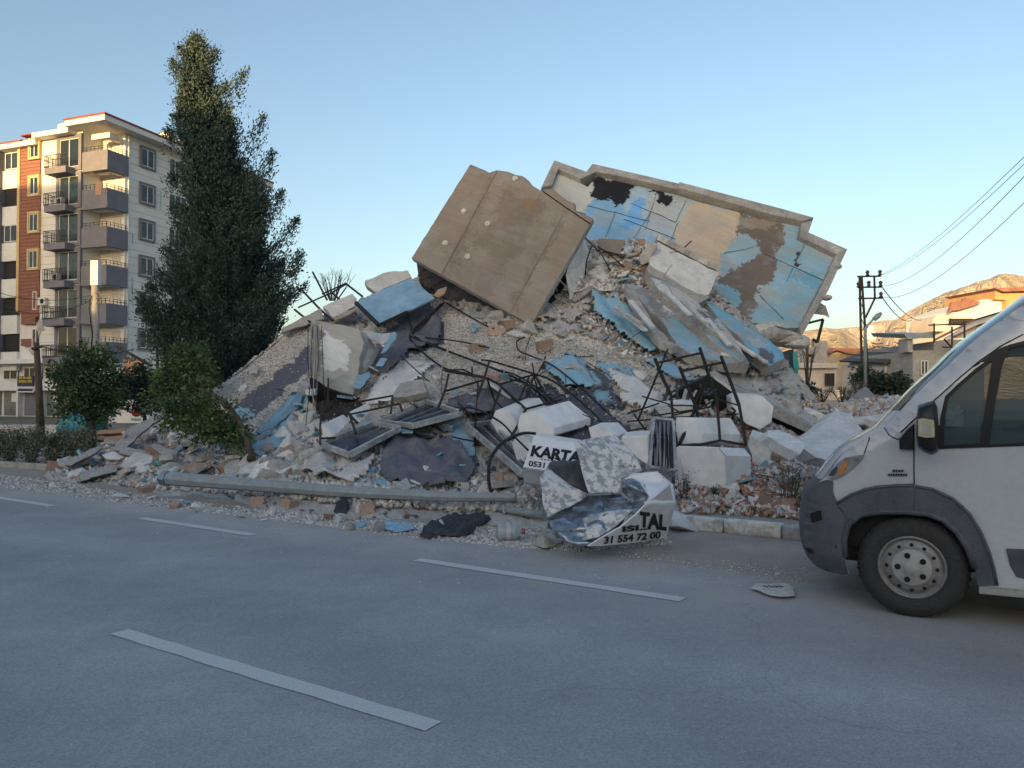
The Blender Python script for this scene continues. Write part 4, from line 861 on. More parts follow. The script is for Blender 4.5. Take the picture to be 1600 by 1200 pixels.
m = MB(); abox(m, uL + .6, uEnd, -.3, .3, 4.0, ROOF - .6); part(m, 'grey_pier', 'grey_trim', apt)
m = MB(); m.tube([ap(-.05, VN + .3, ROOF), ap(-.05, VN + .3, BASE)], .06, 6); part(m, 'drainpipe', 'white_wall', apt)
m = MB(); abox(m, .02, 1.9, .3, .7, ROOF - .75, ROOF - .35); abox(m, .3, .7, .7, VN, ROOF - .75, ROOF - .35); part(m, 'roof_bracket', 'cream', apt)
# roof eaves with red edge
m = MB(); abox(m, -1.0, UN + .6, -1.1, Lx + .8, ROOF, ROOF + .42); abox(m, UN + .6, uB0 + .1, -.8, Lx, ROOF - .35, ROOF + .02); abox(m, uB0 + .1, uEnd, -.5, Lx, ROOF - .75, ROOF - .35); part(m, 'eaves', 'cream', apt)
m = MB(); abox(m, -1.06, UN + .65, -1.16, Lx + .85, ROOF + .421, ROOF + .56); abox(m, UN + .66, uB0 + 1.6, -.6, Lx, ROOF + .021, ROOF + .12); abox(m, uB0 + 1.7, uEnd, -.55, Lx, ROOF - .349, ROOF - .22); part(m, 'roof_edge', 'red_tile', apt)
m = MB(); a = ap(-1, -1.1, ROOF + .56); m.add([ap(-1, -1.1, ROOF + .56), ap(UN + .6, -1.1, ROOF + .56), ap(UN + .6, Lx, ROOF + .56), ap(-1, Lx, ROOF + .56), ap(UN + 1, 6, ROOF + 1.3), ap(UN + 1, Lx - 4, ROOF + 1.3)], [(0, 1, 4), (1, 2, 5, 4), (2, 3, 5), (3, 0, 4, 5)]); part(m, 'roof', 'red_tile', apt)
for (u, v) in ((uB0 - .4, 2), (.4, 6.5), (.5, 8.4)):
    m = MB(); m.tube([ap(u - .6, v, ROOF + 1.35), ap(u + .7, v, ROOF + 1.35)], .38, 12, sm=True); m.box(ap(u, v, ROOF + .8), (.1, .1, 1.0), AR); part(m, 'roof_water_tank', 'pvc', apt)
for k, (u, v, z) in enumerate(((fu(96), -.55, FL[3] + .02), (fu(100), -.5, FL[1] + .0), (1.4, 2.0 - .6, FL[2] + .1), (fu(70), -.2, FL[4] + 1.2))):
    m = MB(); abox(m, u - .4, u + .4, v - .15, v + .15, z, z + .58); ac = part(m, 'air_conditioner', 'pvc', apt); m = MB(); m.lathe(ap(u - .1, v - .16, z + .29), -AV, [(.2, 0), (.2, .02), (0, .02)], 14); part(m, 'fan_grille', 'rail', ac)
for k, (u0, u1, mt_) in enumerate(((.4, 1.0, 'salmon'), (1.1, 1.5, 'sign_blue'))): m = MB(); abox(m, u0, u1, -.08, -.055, FL[k * 2 + 1] + .6, FL[k * 2 + 1] + 1.5); part(m, 'laundry', mt_, apt)
for k in range(9):
    v = 2.2 + random.uniform(0, 9); z = random.uniform(BASE + 1, ROOF - 3); m = MB(); abox(m, -.012, .0, v, v + random.uniform(.06, .16), z - random.uniform(.5, 1.6), z); part(m, 'rain_stain', 'kerbc', apt)
# damage: cracked open plaster low in the brown column
for (u0, u1, z0, z1) in ((uB0 - .5, uB0 + .6, FL[4] + .5, FL[4] + 1.2), (uB0 - .35, uB0 + .3, FL[4] - 1.2, FL[4] + .3), (uB0 + .4, uB0 + 1.1, FL[5] + .2, FL[5] + .9), (uB0 - .7, uB0 + .2, FL[5] + 2.1, FL[5] + 2.5)):
    c = ap((u0 + u1) / 2, -.06 if u1 > uB0 else -.01, (z0 + z1) / 2); pts = []
    for a in range(14):
        r_ = random.uniform(.55, 1.1); an = a / 14 * 2 * math.pi; pts.append(c + AU * math.cos(an) * (u1 - u0) / 2 * r_ + Vector((0, 0, math.sin(an) * (z1 - z0) / 2 * r_)))
    m = MB(); m.prism(pts, AV * .1); part(m, 'exposed_wall', 'concrete_r', apt)
# ground and mezzanine storeys
zS = 3.0
m = MB(); abox(m, -.1, uEnd, .5, Lx, 0, BASE); part(m, 'lower_wall', 'white_wall', apt)
m = MB(); abox(m, -.3, uEnd, -.6, .5, BASE - .1, BASE + .25); abox(m, -.1, uEnd, -.1, .5, zS - .9, zS - .1); part(m, 'fascia', 'white_wall', apt)
for (a, b, mt) in ((0, 22, 'curtain'), (32, 50, 'sign_blue'), (51, 60, 'sign_blue'), (66, 84, 'dark_in'), (86, 108, 'sign_blue'), (112, 135, 'dark_in'), (190, 215, 'salmon')):
    win(fu(b), fu(a), zS + .0, BASE - .35, .38, trim=None, inner=mt, mull=1)
for (a, b, mt) in ((-40, -5, 'shop_glass'), (0, 25, 'shop_glass'), (32, 60, 'grey_trim'), (67, 102, 'shop_glass'), (108, 150, 'shop_glass')):
    m = MB(); abox(m, fu(b), fu(a), .42, .5, .1, zS - .95); part(m, 'shopfront', mt, apt)
m = MB(); [abox(m, fu(x) - .1, fu(x) + .1, .0, .5, 0, zS - .9) for x in (28, 64, 104, 152)]; part(m, 'shop_pier', 'white_wall', apt)
m = MB(); abox(m, fu(84), fu(78), .40, .42, 1.2, 1.9); part(m, 'paper_notice', 'pvc', apt); m = MB(); abox(m, fu(20), fu(12), .40, .42, 1.2, 1.9); part(m, 'paper_notice', 'pvc', apt)
sg = thing('shop_sign', 'navy blue sign with two rows of yellow lettering over the shop door at far left', 'sign', ap(fu(45), -.2, zS - .3))
m = MB(); abox(m, fu(57), fu(32), -.22, -.1, zS - .55, zS + .25); part(m, 'board', 'sign_navy', sg)
m = MB()
r_ = random.Random(5)
for row in (zS + .02, zS - .26):
    u = fu(35)
    while u > fu(54): w = r_.uniform(.07, .14); abox(m, u - w, u, -.235, -.22, row, row + r_.choice((.17, .2, .2))); u -= w + r_.choice((.04, .04, .14))
part(m, 'lettering', 'yellow', sg)
m = MB(); abox(m, fu(57), fu(32), -.2, -.1, zS - 1.05, zS - .62); part(m, 'lower_board', 'pvc', sg); m = MB(); abox(m, fu(56), fu(33), -.215, -.2, zS - .95, zS - .74); part(m, 'number_strip', 'sign_navy', sg)
# white side building with a round red sign to the right of the block
sb_ = thing('shop_annex', 'low white shop front partly hidden behind the small trees at left', 'building', P(190, 640, 47))
m = MB(); m.prism([P(120,668,47), P(232,668,47), P(232,575,47), P(120,575,47)], (0, 5, 0)); part(m, 'wall', 'white_wall', sb_)
m = MB(); m.prism([P(192,562,46.6), P(222,562,46.6), P(222,583,46.6), P(192,583,46.6)], (0, .2, 0)); part(m, 'orange_panel', 'salmon', sb_)
m = MB(); m.prism([P(150,668,46.9), P(168,668,46.9), P(168,640,46.9), P(150,640,46.9)], (0, .2, 0)); part(m, 'doorway', 'dark_in', sb_)
m = MB(); m.prism([P(196,587,46.5), P(215,587,46.5), P(215,596,46.5), P(196,596,46.5)], (0, .2, 0)); part(m, 'blue_sign', 'sign_blue', sb_)
rs = thing('round_sign', 'white sign board with a red disc and cyan lettering behind the leaning tree', 'sign', P(213, 646, 44))
m = MB(); m.prism([P(203,659,44), P(223,659,44), P(223,632,44), P(203,632,44)], (0, .1, 0)); part(m, 'board', 'pvc', rs)
m = MB(); m.lathe(P(213, 643, 43.98), (0, -1, 0), [(.30, 0), (.30, .02), (0, .02)], 20); part(m, 'red_disc', 'red', rs)
m = MB(); m.prism([P(208,646,43.93), P(217,646,43.93), P(216,641,43.93), P(212,638,43.93), P(209,642,43.93)], (0, .02, 0)); part(m, 'dark_figure', 'dark_in', rs)
m = MB(); [m.prism([P(205+i*3.1,657,43.95), P(207+i*3.1,657,43.95), P(207+i*3.1,653.5,43.95), P(205+i*3.1,653.5,43.95)], (0, .02, 0)) for i in range(5)]; part(m, 'lettering', 'sky_cyan', rs)
# ---- low stone wall band and turquoise wrapped things by the shops
m = MB(); m.prism([P(-60,690,30), P(150,690,30), P(150,664,30), P(-60,664,30)], (0, .4, 0)); single(m, 'rubble_wall', ['concrete_r'], 'low bank of grey rubble behind the hedge at far left', 'wall')
# ---- poles
M['pole_c'] = mat('concrete_pole', (.32, .31, .30), var=.15, scale=3, bscale=20, bump=.3)
rt = thing('utility_pole', 'thick grey concrete pole rising before the corner balconies', 'pole', G(148, 690))
m = MB(); m.tube([P(148,700,33), P(149,445,33)], .22, 8, r2=.16); part(m, 'shaft', 'pole_c', rt)
m = MB(); m.box(P(150, 427, 33), (.32, .32, 1.05)); part(m, 'top_box', 'cream', rt)
for y in (458, 466, 474): part(MB().bar(P(141, y, 32.9), P(158, y - 1, 32.9), .05), 'insulator_bar', 'black_steel', rt)
m = MB(); m.tube([P(143,462,32.8), P(139,480,32.8), P(144,520,32.8), P(142,560,32.8)], .025, 5); part(m, 'cable', 'cable', rt)
rt = thing('utility_pole', 'thin leaning wooden pole in front of the shops at far left', 'pole', G(62, 690))
m = MB(); m.tube([P(64,690,24), P(61,610,24), P(57,535,24)], .13, 8, r2=.08); part(m, 'shaft', 'bark', rt); part(MB().bar(P(50, 545, 23.9), P(66, 541, 23.9), .08), 'cross_arm', 'black_steel', rt)
rt = thing('lamp_post', 'slim dark post with a short cross bar left of the big cypress', 'post', G(246, 690))
m = MB(); m.tube([P(246,640,26), P(246,520,26)], .05, 6); part(m, 'shaft', 'black_steel', rt); part(MB().bar(P(235, 521, 25.9), P(258, 520, 25.9), .05), 'cross_bar', 'black_steel', rt)
rt = thing('leaning_branch', 'dark leaning pole between the small trees at left', 'pole', P(236, 571, 20)); m = MB(); m.tube([P(182,541,20), P(236,571,20)], .04, 6); part(m, 'shaft', 'bark', rt)
# ---- houses on the right
def flat(pts, d, th, mt, nm, parent, dy=0): m = MB(); m.prism([P(x, y, d) for x, y in pts], (0, th, 0)); return part(m, nm, mt, parent)
def hwin(parent, x0, y0, x1, y1, d, inner='dark_in', frame='pvc', mull=1):
    w = flat([(x0, y1), (x1, y1), (x1, y0), (x0, y0)], d - .06, .1, inner, 'window', parent); m = MB(); f = .06
    for (a, b) in (((x0, y0), (x1, y0)), ((x0, y1), (x1, y1)), ((x0, y0), (x0, y1)), ((x1, y0), (x1, y1))): m.bar(P(*a, d - .09), P(*b, d - .09), f)
    for i in range(mull): x = x0 + (x1 - x0) * (i + 1) / (mull + 1); m.bar(P(x, y0, d - .1), P(x, y1, d - .1), f)
    part(m, 'frame', frame, w); return w
Z8 = lambda pts: zz(pts, 4, 1200, 400)
def Z(x, y): return (1200 + x / 4, 400 + y / 4)
M['pink'] = mat('pale_pink_wall', (.60, .54, .51), var=.12, scale=.8, bscale=8, bump=.2, col2=(.50, .45, .43))
M['yellow_w'] = mat('pale_yellow_wall', (.62, .53, .40), var=.1, scale=.8, bscale=8, bump=.15, col2=(.42, .34, .235))
M['grey_w'] = mat('bare_render_wall', (.38, .375, .375), var=.2, scale=.6, bscale=6, bump=.3, col2=(.29, .285, .28))
M['orange_w'] = mat('orange_wall', (.52, .33, .17), var=.1, scale=1, bump=.1)
M['redroof'] = mat('dull_red_roof', (.30, .15, .13), var=.2, scale=1, bscale=9, bump=.5)
h1 = thing('house', 'low pale pink house with a dark window at the right end of the heap', 'house', P(1275, 625, 44))
flat(Z8([(170,900),(430,900),(430,695),(170,695)]), 44, 7, 'pink', 'wall', h1); flat(Z8([(165,700),(435,700),(435,668),(165,668)]), 43.7, 7.5, 'pink', 'parapet', h1); hwin(h1, *Z(358, 732), *Z(414, 812), 44); m = MB(); [m.bar(P(*Z(358+9*i,732), 43.8), P(*Z(358+9*i,812), 43.8), .05) for i in range(7)]; part(m, 'window_bars', 'rail', h1)
h0 = thing('ruined_house', 'roofless grey ruin with bare columns behind the pink house', 'ruin', P(1275, 560, 52))
for x in (225, 300, 340): part(MB().bar(P(*Z(x, 680), 52), P(*Z(x, 530), 52), .45), 'column', 'grey_w', h0)
part(MB().bar(P(*Z(195, 590), 52), P(*Z(345, 595), 52), .5), 'floor_slab', 'grey_w', h0); flat(Z8([(270,670),(345,670),(350,540),(300,545)]), 52.4, .3, 'grey_w', 'wall', h0)
h2 = thing('house', 'pale yellow house with a dull red roof and white window behind the pylon', 'house', P(1350, 600, 56))
flat(Z8([(362,830),(900,830),(900,612),(500,612),(430,582),(362,622)]), 56, 8, 'yellow_w', 'wall', h2)
m = MB(); m.prism([P(*Z(352,620), 55.4), P(*Z(425,574), 55.4), P(*Z(872,582), 55.4), P(*Z(905,606), 55.4), P(*Z(505,612), 55.4), P(*Z(430,588), 55.4)], (0, 7, .5)); part(m, 'roof', 'redroof', h2)
hwin(h2, *Z(618, 628), *Z(698, 706), 56, inner='curtain'); flat(Z8([(500,768),(740,768),(740,778),(500,778)]), 55.9, .1, 'pvc', 'string_course', h2)
h3 = thing('house', 'small white gabled house with broken tile edge between yellow and grey houses', 'house', P(1410, 610, 46))
flat(Z8([(735,900),(940,900),(940,610),(880,605),(735,665)]), 46, 6, 'pink', 'wall', h3); m = MB()
m.prism([P(*Z(712,665), 45.5), P(*Z(820,625), 45.5), P(*Z(900,600), 45.5), P(*Z(902,612), 45.5), P(*Z(830,642), 45.5), P(*Z(725,676), 45.5)], (0, 6, .4)); part(m, 'roof', 'dark_r', h3)
h4 = thing('house', 'unfinished grey rendered house with a flat roof terrace in front of the mountain', 'house', P(1470, 600, 43))
flat(Z8([(905,900),(1350,900),(1350,520),(1130,520),(1035,535),(1035,590),(905,590)]), 43, 8, 'grey_w', 'wall', h4); hwin(h4, *Z(958, 655), *Z(998, 742), 43); hwin(h4, *Z(1138, 612), *Z(1200, 690), 43)
flat(Z8([(872,600),(905,600),(905,520),(872,515)]), 42.8, 1, 'grey_w', 'corner_pier', h4)
m = MB(); m.prism([P(*Z(850,488), 42.5), P(*Z(1030,482), 42.5), P(*Z(1045,512), 42.5), P(*Z(872,515), 42.5)], (0, 4, .4)); M['tin'] = mat('grey_blue_tin_roof', (.32, .38, .44), var=.15, scale=2, bscale=10, bump=.3, metal=.3, rough=.5); part(m, 'tin_roof', 'tin', h4)
for a, b in (((1038,540),(1038,420)), ((1228,520),(1228,410)), ((1005,432),(1235,425)), ((1100,520),(1200,625)), ((1090,570),(1260,570)), ((1150,560),(1150,440)), ((1300,520),(1300,455))): part(MB().bar(P(*Z(*a), 42.3), P(*Z(*b), 42.3), .07), 'steel_post', 'black_steel', h4)
h5 = thing('house', 'tall house with sunlit cream and orange walls and a torn red roof at far right', 'house', P(1540, 560, 70))
flat(Z8([(1142,600),(1498,600),(1498,272),(1340,272),(1145,345)]), 70, 8, 'cream', 'wall', h5); flat(Z8([(1490,600),(1760,600),(1760,215),(1472,222),(1418,205),(1420,270),(1490,275)]), 69.3, 8, 'orange_w', 'orange_wall', h5)
m = MB(); m.prism([P(*Z(1132,345), 69.2), P(*Z(1150,292), 69.2), P(*Z(1215,285), 69.2), P(*Z(1220,272), 69.2), P(*Z(1245,262), 69.2), P(*Z(1335,290), 69.2), P(*Z(1300,305), 69.2), P(*Z(1200,335), 69.2)], (0, .3, .05)); part(m, 'torn_roof', 'redroof', h5)
m = MB(); m.prism([P(*Z(1415,200), 68.6), P(*Z(1760,185), 68.6), P(*Z(1760,212), 68.6), P(*Z(1475,222), 68.6)], (0, 8, .2)); part(m, 'upper_roof', 'redroof', h5)
flat(Z8([(1030,470),(1142,470),(1142,365),(1060,370),(1030,390)]), 71, 4, 'pink', 'side_room', h5); flat(Z8([(1142,390),(1285,390),(1285,430),(1142,430)]), 69.7, .3, 'dark_in', 'terrace_opening', h5)
h6 = thing('white_roof', 'long white slanting roof slab with dark edges propped before the far right houses', 'roof', P(1530, 510, 50))
m = MB(); m.prism([P(*Z(1110,520), 50), P(*Z(1290,410), 50), P(*Z(1490,345), 50), P(*Z(1560,350), 50), P(*Z(1560,420), 50), P(*Z(1340,510), 50)], (0, .3, .05)); part(m, 'sheet', 'white_wall', h6)
for a, b in (((1040,525),(1290,400)), ((1290,400),(1490,340)), ((1150,512),(1300,440)), ((1300,440),(1560,352))): part(MB().bar(P(*Z(*a), 49.6), P(*Z(*b), 49.6), .12), 'edge_beam', 'redroof' if a[0] < 1200 else 'rail', h6)
# roof clutter on the yellow house, water tank, dish, antenna sticks
rt = thing('roof_wreckage', 'sunlit tangle of broken timbers on the yellow house roof', 'wreckage', P(1385, 540, 58)); 
for i in range(22): x = random.uniform(620, 850); y = 575 - abs(random.gauss(0, 18)); part(MB().bar(P(*Z(x, y), 58), P(*Z(x + random.uniform(-60, 60), y + random.uniform(-16, 12)), 58.5), .12, .06), 'timber', 'yellow_w' if i % 2 else 'redroof', rt)
rt = thing('roof_water_tank', 'round white water tank on a roof beside the pylon', 'tank', P(1358, 514, 58)); m = MB(); m.tube([P(1353, 514, 58), P(1364, 514, 58)], .3, 12); part(m, 'tank', 'white_wall', rt)
rt = thing('satellite_dish', 'small white dish on the roof beside the pylon', 'dish', P(1359, 525, 57.6)); m = MB(); m.lathe(P(1360, 525, 57.4), (0, -1, .3), [(0, 0), (.3, .05), (.42, .14)], 14); part(m, 'dish', 'white_wall', rt)
# pylon
py_ = thing('power_pylon', 'steel lattice power pylon with three cross arms right of the heap', 'pylon', G(1352, 665))
D = 38
def pb(a, b, w=.075): part(MB().bar(P(*Z(*a), D), P(*Z(*b), D), w), 'strut', 'black_steel', py_)
pb((572,125),(588,780),.085); pb((585,125),(632,820),.085); pb((558,128),(705,126)); pb((560,196),(708,194)); pb((565,266),(712,263)); pb((664,128),(668,262)); pb((668,264),(610,385))
for i in range(13):
    t0 = i / 13; t1 = (i + 1) / 13; l = lambda t: (572 + 16 * t, 130 + 650 * t); r = lambda t: (585 + 45 * t, 130 + 680 * t)
    pb(l(t0) if i % 2 else r(t0), r(t1) if i % 2 else l(t1), .028)
for (x, y) in ((622,118),(700,115),(630,183),(704,183),(706,252),(566,190)): part(MB().lathe(P(*Z(x, y + 8), D - .05), (0, 0, 1), [(0, 0), (.11, .03), (.06, .12), (.11, .2), (.05, .28), (0, .3)], 8), 'insulator', 'dark_r', py_)
lp = thing('street_lamp', 'street lamp head on a slanting arm beside the pylon', 'street lamp', P(1352, 516, 30))
m = MB(); m.tube([P(1352,610,30), P(1352,515,30), P(1356,508,30)], .06, 6); m.tube([P(1354,510,30), P(1366,497,30)], .04, 6); part(m, 'arm', 'pole_grey', lp)
m = MB(); m.lathe(P(1364, 500, 30), (P(1376, 490, 30) - P(1364, 500, 30)), [(0, 0), (.09, .05), (.11, .25), (.06, .42), (0, .44)], 10); part(m, 'head', 'pole_grey', lp)
def wire(a, b, sag, lab, r_=.008, kindname='power_line'):
    A, B_ = P(*a), P(*b); pts = [A.lerp(B_, t / 20) - Vector((0, 0, sag * 4 * (t / 20) * (1 - t / 20))) for t in range(21)]; single(MB().tube(pts, r_, 4), kindname, ['cable'], lab, 'wire')
wire((1376,429,38), (1680,165,11), .35, 'topmost power wire running up to the top right from the pylon')
wire((1376,430,38), (1680,178,11.5), .4, 'second power wire from the top arm of the pylon')
wire((1377,447,38), (1680,190,11), .6, 'power wire from the middle arm of the pylon', .009)
wire((1378,464,38), (1690,225,11), .7, 'lowest power wire running right from the pylon', .009)
wire((1377,447,38), (1440,500,70), .5, 'thin wire dropping from the pylon to the far roofs', .03); wire((1378,464,38), (1425,500,70), .5, 'thinnest wire dropping from the lowest pylon arm', .03)
wire((-20,452,30), (141,462,32.8), .3, 'service wire crossing in front of the apartment block', .012); wire((66,541,24), (210,545,28), .25, 'wire strung from the thin wooden pole', .015); wire((-20,471,30), (141,470,32.8), .5, 'lower service wire in front of the apartment block', .012)
# distant rubble slabs right of the heap
def far_slab(pts, d, mt, lab, th=.4): m = MB(); m.prism([P(x, y, d - (y - 620) * .03) for x, y in jag(Z8(pts), .8, 9, len(lab))], (0, th, -.1)); single(m, 'rubble_slab', [mt], lab, 'concrete slab')
M['bluegrey'] = mat('blue_grey_slab', (.30, .31, .345), var=.2, scale=2, bscale=12, bump=.4)
far_slab([(425,975),(610,815),(700,905),(650,950),(560,980)], 20, 'bluegrey', 'blue grey slab standing like a tent in the rubble right of the heap')
far_slab([(640,860),(820,905),(800,930),(690,930)], 21, 'tin', 'flat tin sheet in the rubble below the dark bush')
far_slab([(805,920),(935,850),(950,862),(870,940)], 17, 'dark_r', 'dark plank leaning against the van bonnet line')
far_slab([(480,960),(700,950),(790,935),(700,1000),(560,1010)], 17, 'bluegrey', 'twisted grey metal in the rubble right of the heap')
far_slab([(540,1010),(720,985),(760,1000),(640,1060),(560,1050)], 15.5, 'concrete_r', 'layered concrete bits between the white slab and the van', .5)
far_slab([(170,1170),(330,1060),(425,965),(520,985),(590,1090),(618,1130),(560,1190),(420,1290),(300,1260)], 12.4, 'white_r', 'large chalk white slab lying between the heap and the van', .5)
far_slab([(0,1090),(60,1085),(130,1110),(235,1180),(200,1240),(120,1200),(0,1130)], 11.9, 'white_r', 'white topped wall piece with brick edge at the right foot of the heap', .35)
# ============================================================ trees and plants
def leafmat(name, col, col2, isl=.35):
    m = mat(name, col, rough=.65, var=.12, scale=1.2, bump=0, col2=col2, isl=isl, spec=.3); return m
M['cyp'] = leafmat('cypress_foliage', (.060, .100, .082), (.034, .060, .056), .4)
M['leaf'] = leafmat('glossy_tree_leaf', (.085, .14, .05), (.045, .08, .04), .45)
M['leaf2'] = leafmat('dark_tree_leaf', (.045, .07, .055), (.03, .05, .042), .4)
M['leaf3'] = leafmat('bright_tree_leaf', (.12, .165, .05), (.05, .095, .04), .5)  # brighter green leaf colour of the leaning tree
M['drybush'] = leafmat('dry_hedge_leaf', (.20, .21, .16), (.12, .14, .09), .45)
M['grass'] = leafmat('verge_grass', (.07, .11, .03), (.05, .08, .03), .4)
def leaves_mesh(name, centers, dirs, L, W, mt, rs):
    """one rhombic leaf per centre, numpy-built"""
    n = len(centers); d = dirs / np.linalg.norm(dirs, axis=1)[:, None]; r = rs.normal(size=(n, 3)); s = np.cross(d, r); s /= np.linalg.norm(s, axis=1)[:, None]
    L = L * rs.uniform(.6, 1.3, (n, 1)); W = W * rs.uniform(.6, 1.3, (n, 1))
    v = np.stack([centers, centers + d * L * .5 + s * W * .5, centers + d * L, centers + d * L * .5 - s * W * .5], 1).reshape(-1, 3)
    me = bpy.data.meshes.new(name); me.vertices.add(4 * n); me.vertices.foreach_set('co', v.ravel()); me.loops.add(4 * n); me.loops.foreach_set('vertex_index', np.arange(4 * n))
    me.polygons.add(n); me.polygons.foreach_set('loop_start', np.arange(n) * 4); me.polygons.foreach_set('loop_total', np.full(n, 4)); me.materials.append(M[mt]); me.update(); me.validate(); return me
def cypress():
    rs = np.random.default_rng(5); Dp = 23.0; prof = [(60,298,310),(80,286,326),(110,278,342),(150,276,350),(170,268,362),(200,266,390),(230,274,392),(260,278,394),(300,282,414),(350,278,432),(380,272,442),(420,254,458),(460,236,470),(500,232,470),(540,236,452),(570,250,420),(600,270,380)]
    ys = np.array([p[0] for p in prof]); xl = np.array([p[1] for p in prof]); xr = np.array([p[2] for p in prof])
    base = P(335, 622, Dp); base.z = 0
    root = thing('cypress_tree', 'tall dark green cypress tree with a sunlit tip beside the apartment block', 'tree', base)
    m = MB(); m.tube([base, P(330, 450, Dp), P(316, 200, Dp), P(305, 85, Dp)], [.28, .2, .1, .03], 8); part(m, 'trunk', 'bark', root)
    C = []; Dd = []
    def branch(y, az, f, n):
        """a plume: from the axis outward and upward to fraction f of the outline"""
        l = np.interp(y, ys, xl); r = np.interp(y, ys, xr); cx = (l + r) / 2; hw = (r - l) / 2 * ((.30 + .30 * (y - 60) / 70) if y < 130 else .76 if y < 260 else .98)
        c = P(cx, y, Dp); R_ = hw * Dp / FPX * f
        out_ = np.array([math.cos(az), math.sin(az) * .92, 0]); L = R_
        tip = np.array(c) + out_ * L; upv = np.array([0, 0, 1.0])
        st_ = tip - out_ * min(L * .55, 1.1) - upv * min(.75, L * .6)
        t = rs.beta(1.6, 1.3, n)[:, None]; ax = st_ + (tip - st_) * t + upv * (t ** 2) * .18
        sp = (.15 - .10 * t) * (1 + .3 * rs.normal()); p_ = ax + rs.normal(size=(n, 3)) * sp
        dr = (tip - st_); dr /= np.linalg.norm(dr); C.append(p_); Dd.append(np.tile(dr, (n, 1)) + rs.normal(size=(n, 3)) * .55 + np.array([0, 0, .35]))
    for k in range(1700):
        u = rs.uniform(); y = 66 + (604 - 66) * (u ** .68); az = rs.uniform(0, 2 * math.pi)
        lump = .80 + .22 * math.sin(az * 3 + y * .045) + .14 * math.sin(az * 5 - y * .09 + 2) + .07 * rs.normal() + .08 * math.sin(az * 9 + y * .21)
        branch(y, az, max(.25, min(1.12, lump)), 135)
    for (x, y, tx, ty) in ((345,170,384,112),(385,250,412,182),(400,300,426,238),(420,340,440,300),(430,390,464,344),(290,130,270,98),(318,90,306,58),(450,430,470,396),(282,230,262,205),(256,450,232,448),(300,110,283,76),(318,120,336,78),(312,150,288,112),(322,180,352,132),(300,220,272,180),(370,330,398,282),(290,360,272,322),(284,300,268,275),(240,500,228,480)):
        A = np.array(P(x, y, Dp - .5)); B_ = np.array(P(tx, ty, Dp - .5)); n = 620; t = rs.uniform(0, 1, (n, 1)); C.append(A + (B_ - A) * t + rs.normal(size=(n, 3)) * (.19 * (1 - t) + .05)); Dd.append(np.tile(B_ - A, (n, 1)) + rs.normal(size=(n, 3)) * .5)
    c = np.vstack(C); d = np.vstack(Dd); me = leaves_mesh('crown', c, d, .10, .04, 'cyp', rs); o = bpy.data.objects.new('crown', me); put(o, root)
cypress()
def tree(name, label, trunk, blobs, n, mt, L=.09, W=.045, seed=1, cat='tree', trr=(.07, .03), droop=0.0, limbs=True, bark='bark'):
    """trunk = px points with depth; blobs = (px,py,depth,rx_px,ry_px)"""
    rs = np.random.default_rng(seed); P3 = [P(*t) for t in trunk]; root = thing(name, label, cat, P3[0]); k = len(P3)
    m = MB(); m.tube(P3, [trr[0] + (trr[1] - trr[0]) * i / max(1, k - 1) for i in range(k)], 7)
    if limbs:
        for b in blobs[:12]: m.tube([P3[-1] if k < 3 else P3[-2], P(b[0], b[1] + b[4] * .4, b[2]), P(b[0] + rs.uniform(-8, 8), b[1] - b[4] * .5, b[2])], [trr[1], trr[1] * .5, .006], 5)
    part(m, 'trunk', bark, root); C = []; Dd = []; tot = sum(b[3] * b[4] for b in blobs)
    for (x, y, d_, rx, ry) in blobs:
        nb = int(n * rx * ry / tot); tw = max(6, nb // 14); c0 = np.array(P(x, y, d_)); sx = rx * d_ / FPX; sy = ry * d_ / FPX
        q = rs.normal(size=(tw, 3)); q /= np.linalg.norm(q, axis=1)[:, None]; rad = rs.uniform(.12, 1.25, (tw, 1)) ** .75; ctr = c0 + q * rad * np.array([sx, sx * .9, sy]); dirt = q + np.array([0, 0, .3 - droop])
        for j in range(14): 
            C.append(ctr + rs.normal(size=(tw, 3)) * .055 * (sx / .6 + .4) + dirt * rs.uniform(-.06, .1)); Dd.append(dirt + rs.normal(size=(tw, 3)) * .8)
    me = leaves_mesh('crown', np.vstack(C), np.vstack(Dd), L, W, mt, rs); put(bpy.data.objects.new('crown', me), root); return root
tree('street_tree', 'round leafy green street tree in front of the apartment block, turquoise bag at its foot', [(146,700,19),(145,660,19),(142,620,19)], [(140,600,19,42,45),(115,578,19,28,18),(160,570,19,30,22),(132,558,19,22,18),(175,600,19,20,30),(110,620,19,22,22),(140,640,19,42,20),(165,630,19,24,26),(88,586,19,12,6),(120,600,18.5,30,30)], 8000, 'leaf', .11, .055, 2, trr=(.08, .04))
tree('street_tree', 'dark tree standing between the round tree and the leaning tree', [(228,690,21),(226,650,21),(222,620,21)], [(215,610,21,28,26),(195,615,21,18,20),(240,600,21,18,20),(225,585,21,16,12),(232,630,21,16,16)], 3600, 'leaf2', .11, .055, 3)  # uses the darker leaf colour
tree('leaning_tree', 'leaning orange tree with bright leaves hanging over the rubble at left', [(393,718,12.6),(386,690,12.9),(372,655,13.2),(352,628,13.5),(320,610,13.8),(295,600,14)], [(285,590,14,38,26),(262,600,14,24,24),(300,560,14.2,24,24),(292,545,14.3,16,12),(250,625,13.8,20,20),(300,635,13.6,38,30),(335,650,13.3,32,28),(350,672,13.2,30,20),(275,655,13.7,24,18),(320,670,13.3,28,18),(370,668,13.1,16,18),(262,572,14.2,16,12),(378,690,12.9,12,14)], 8200, 'leaf3', .085, .042, 4, trr=(.075, .02), droop=.5)
tree('orange_tree', 'young green tree rising behind the leaning tree beneath the cypress', [(300,640,17),(296,590,17)], [(295,570,17,26,24),(282,550,17,18,14),(310,575,17,20,22),(330,590,17,18,18)], 2600, 'leaf', .09, .045, 6)
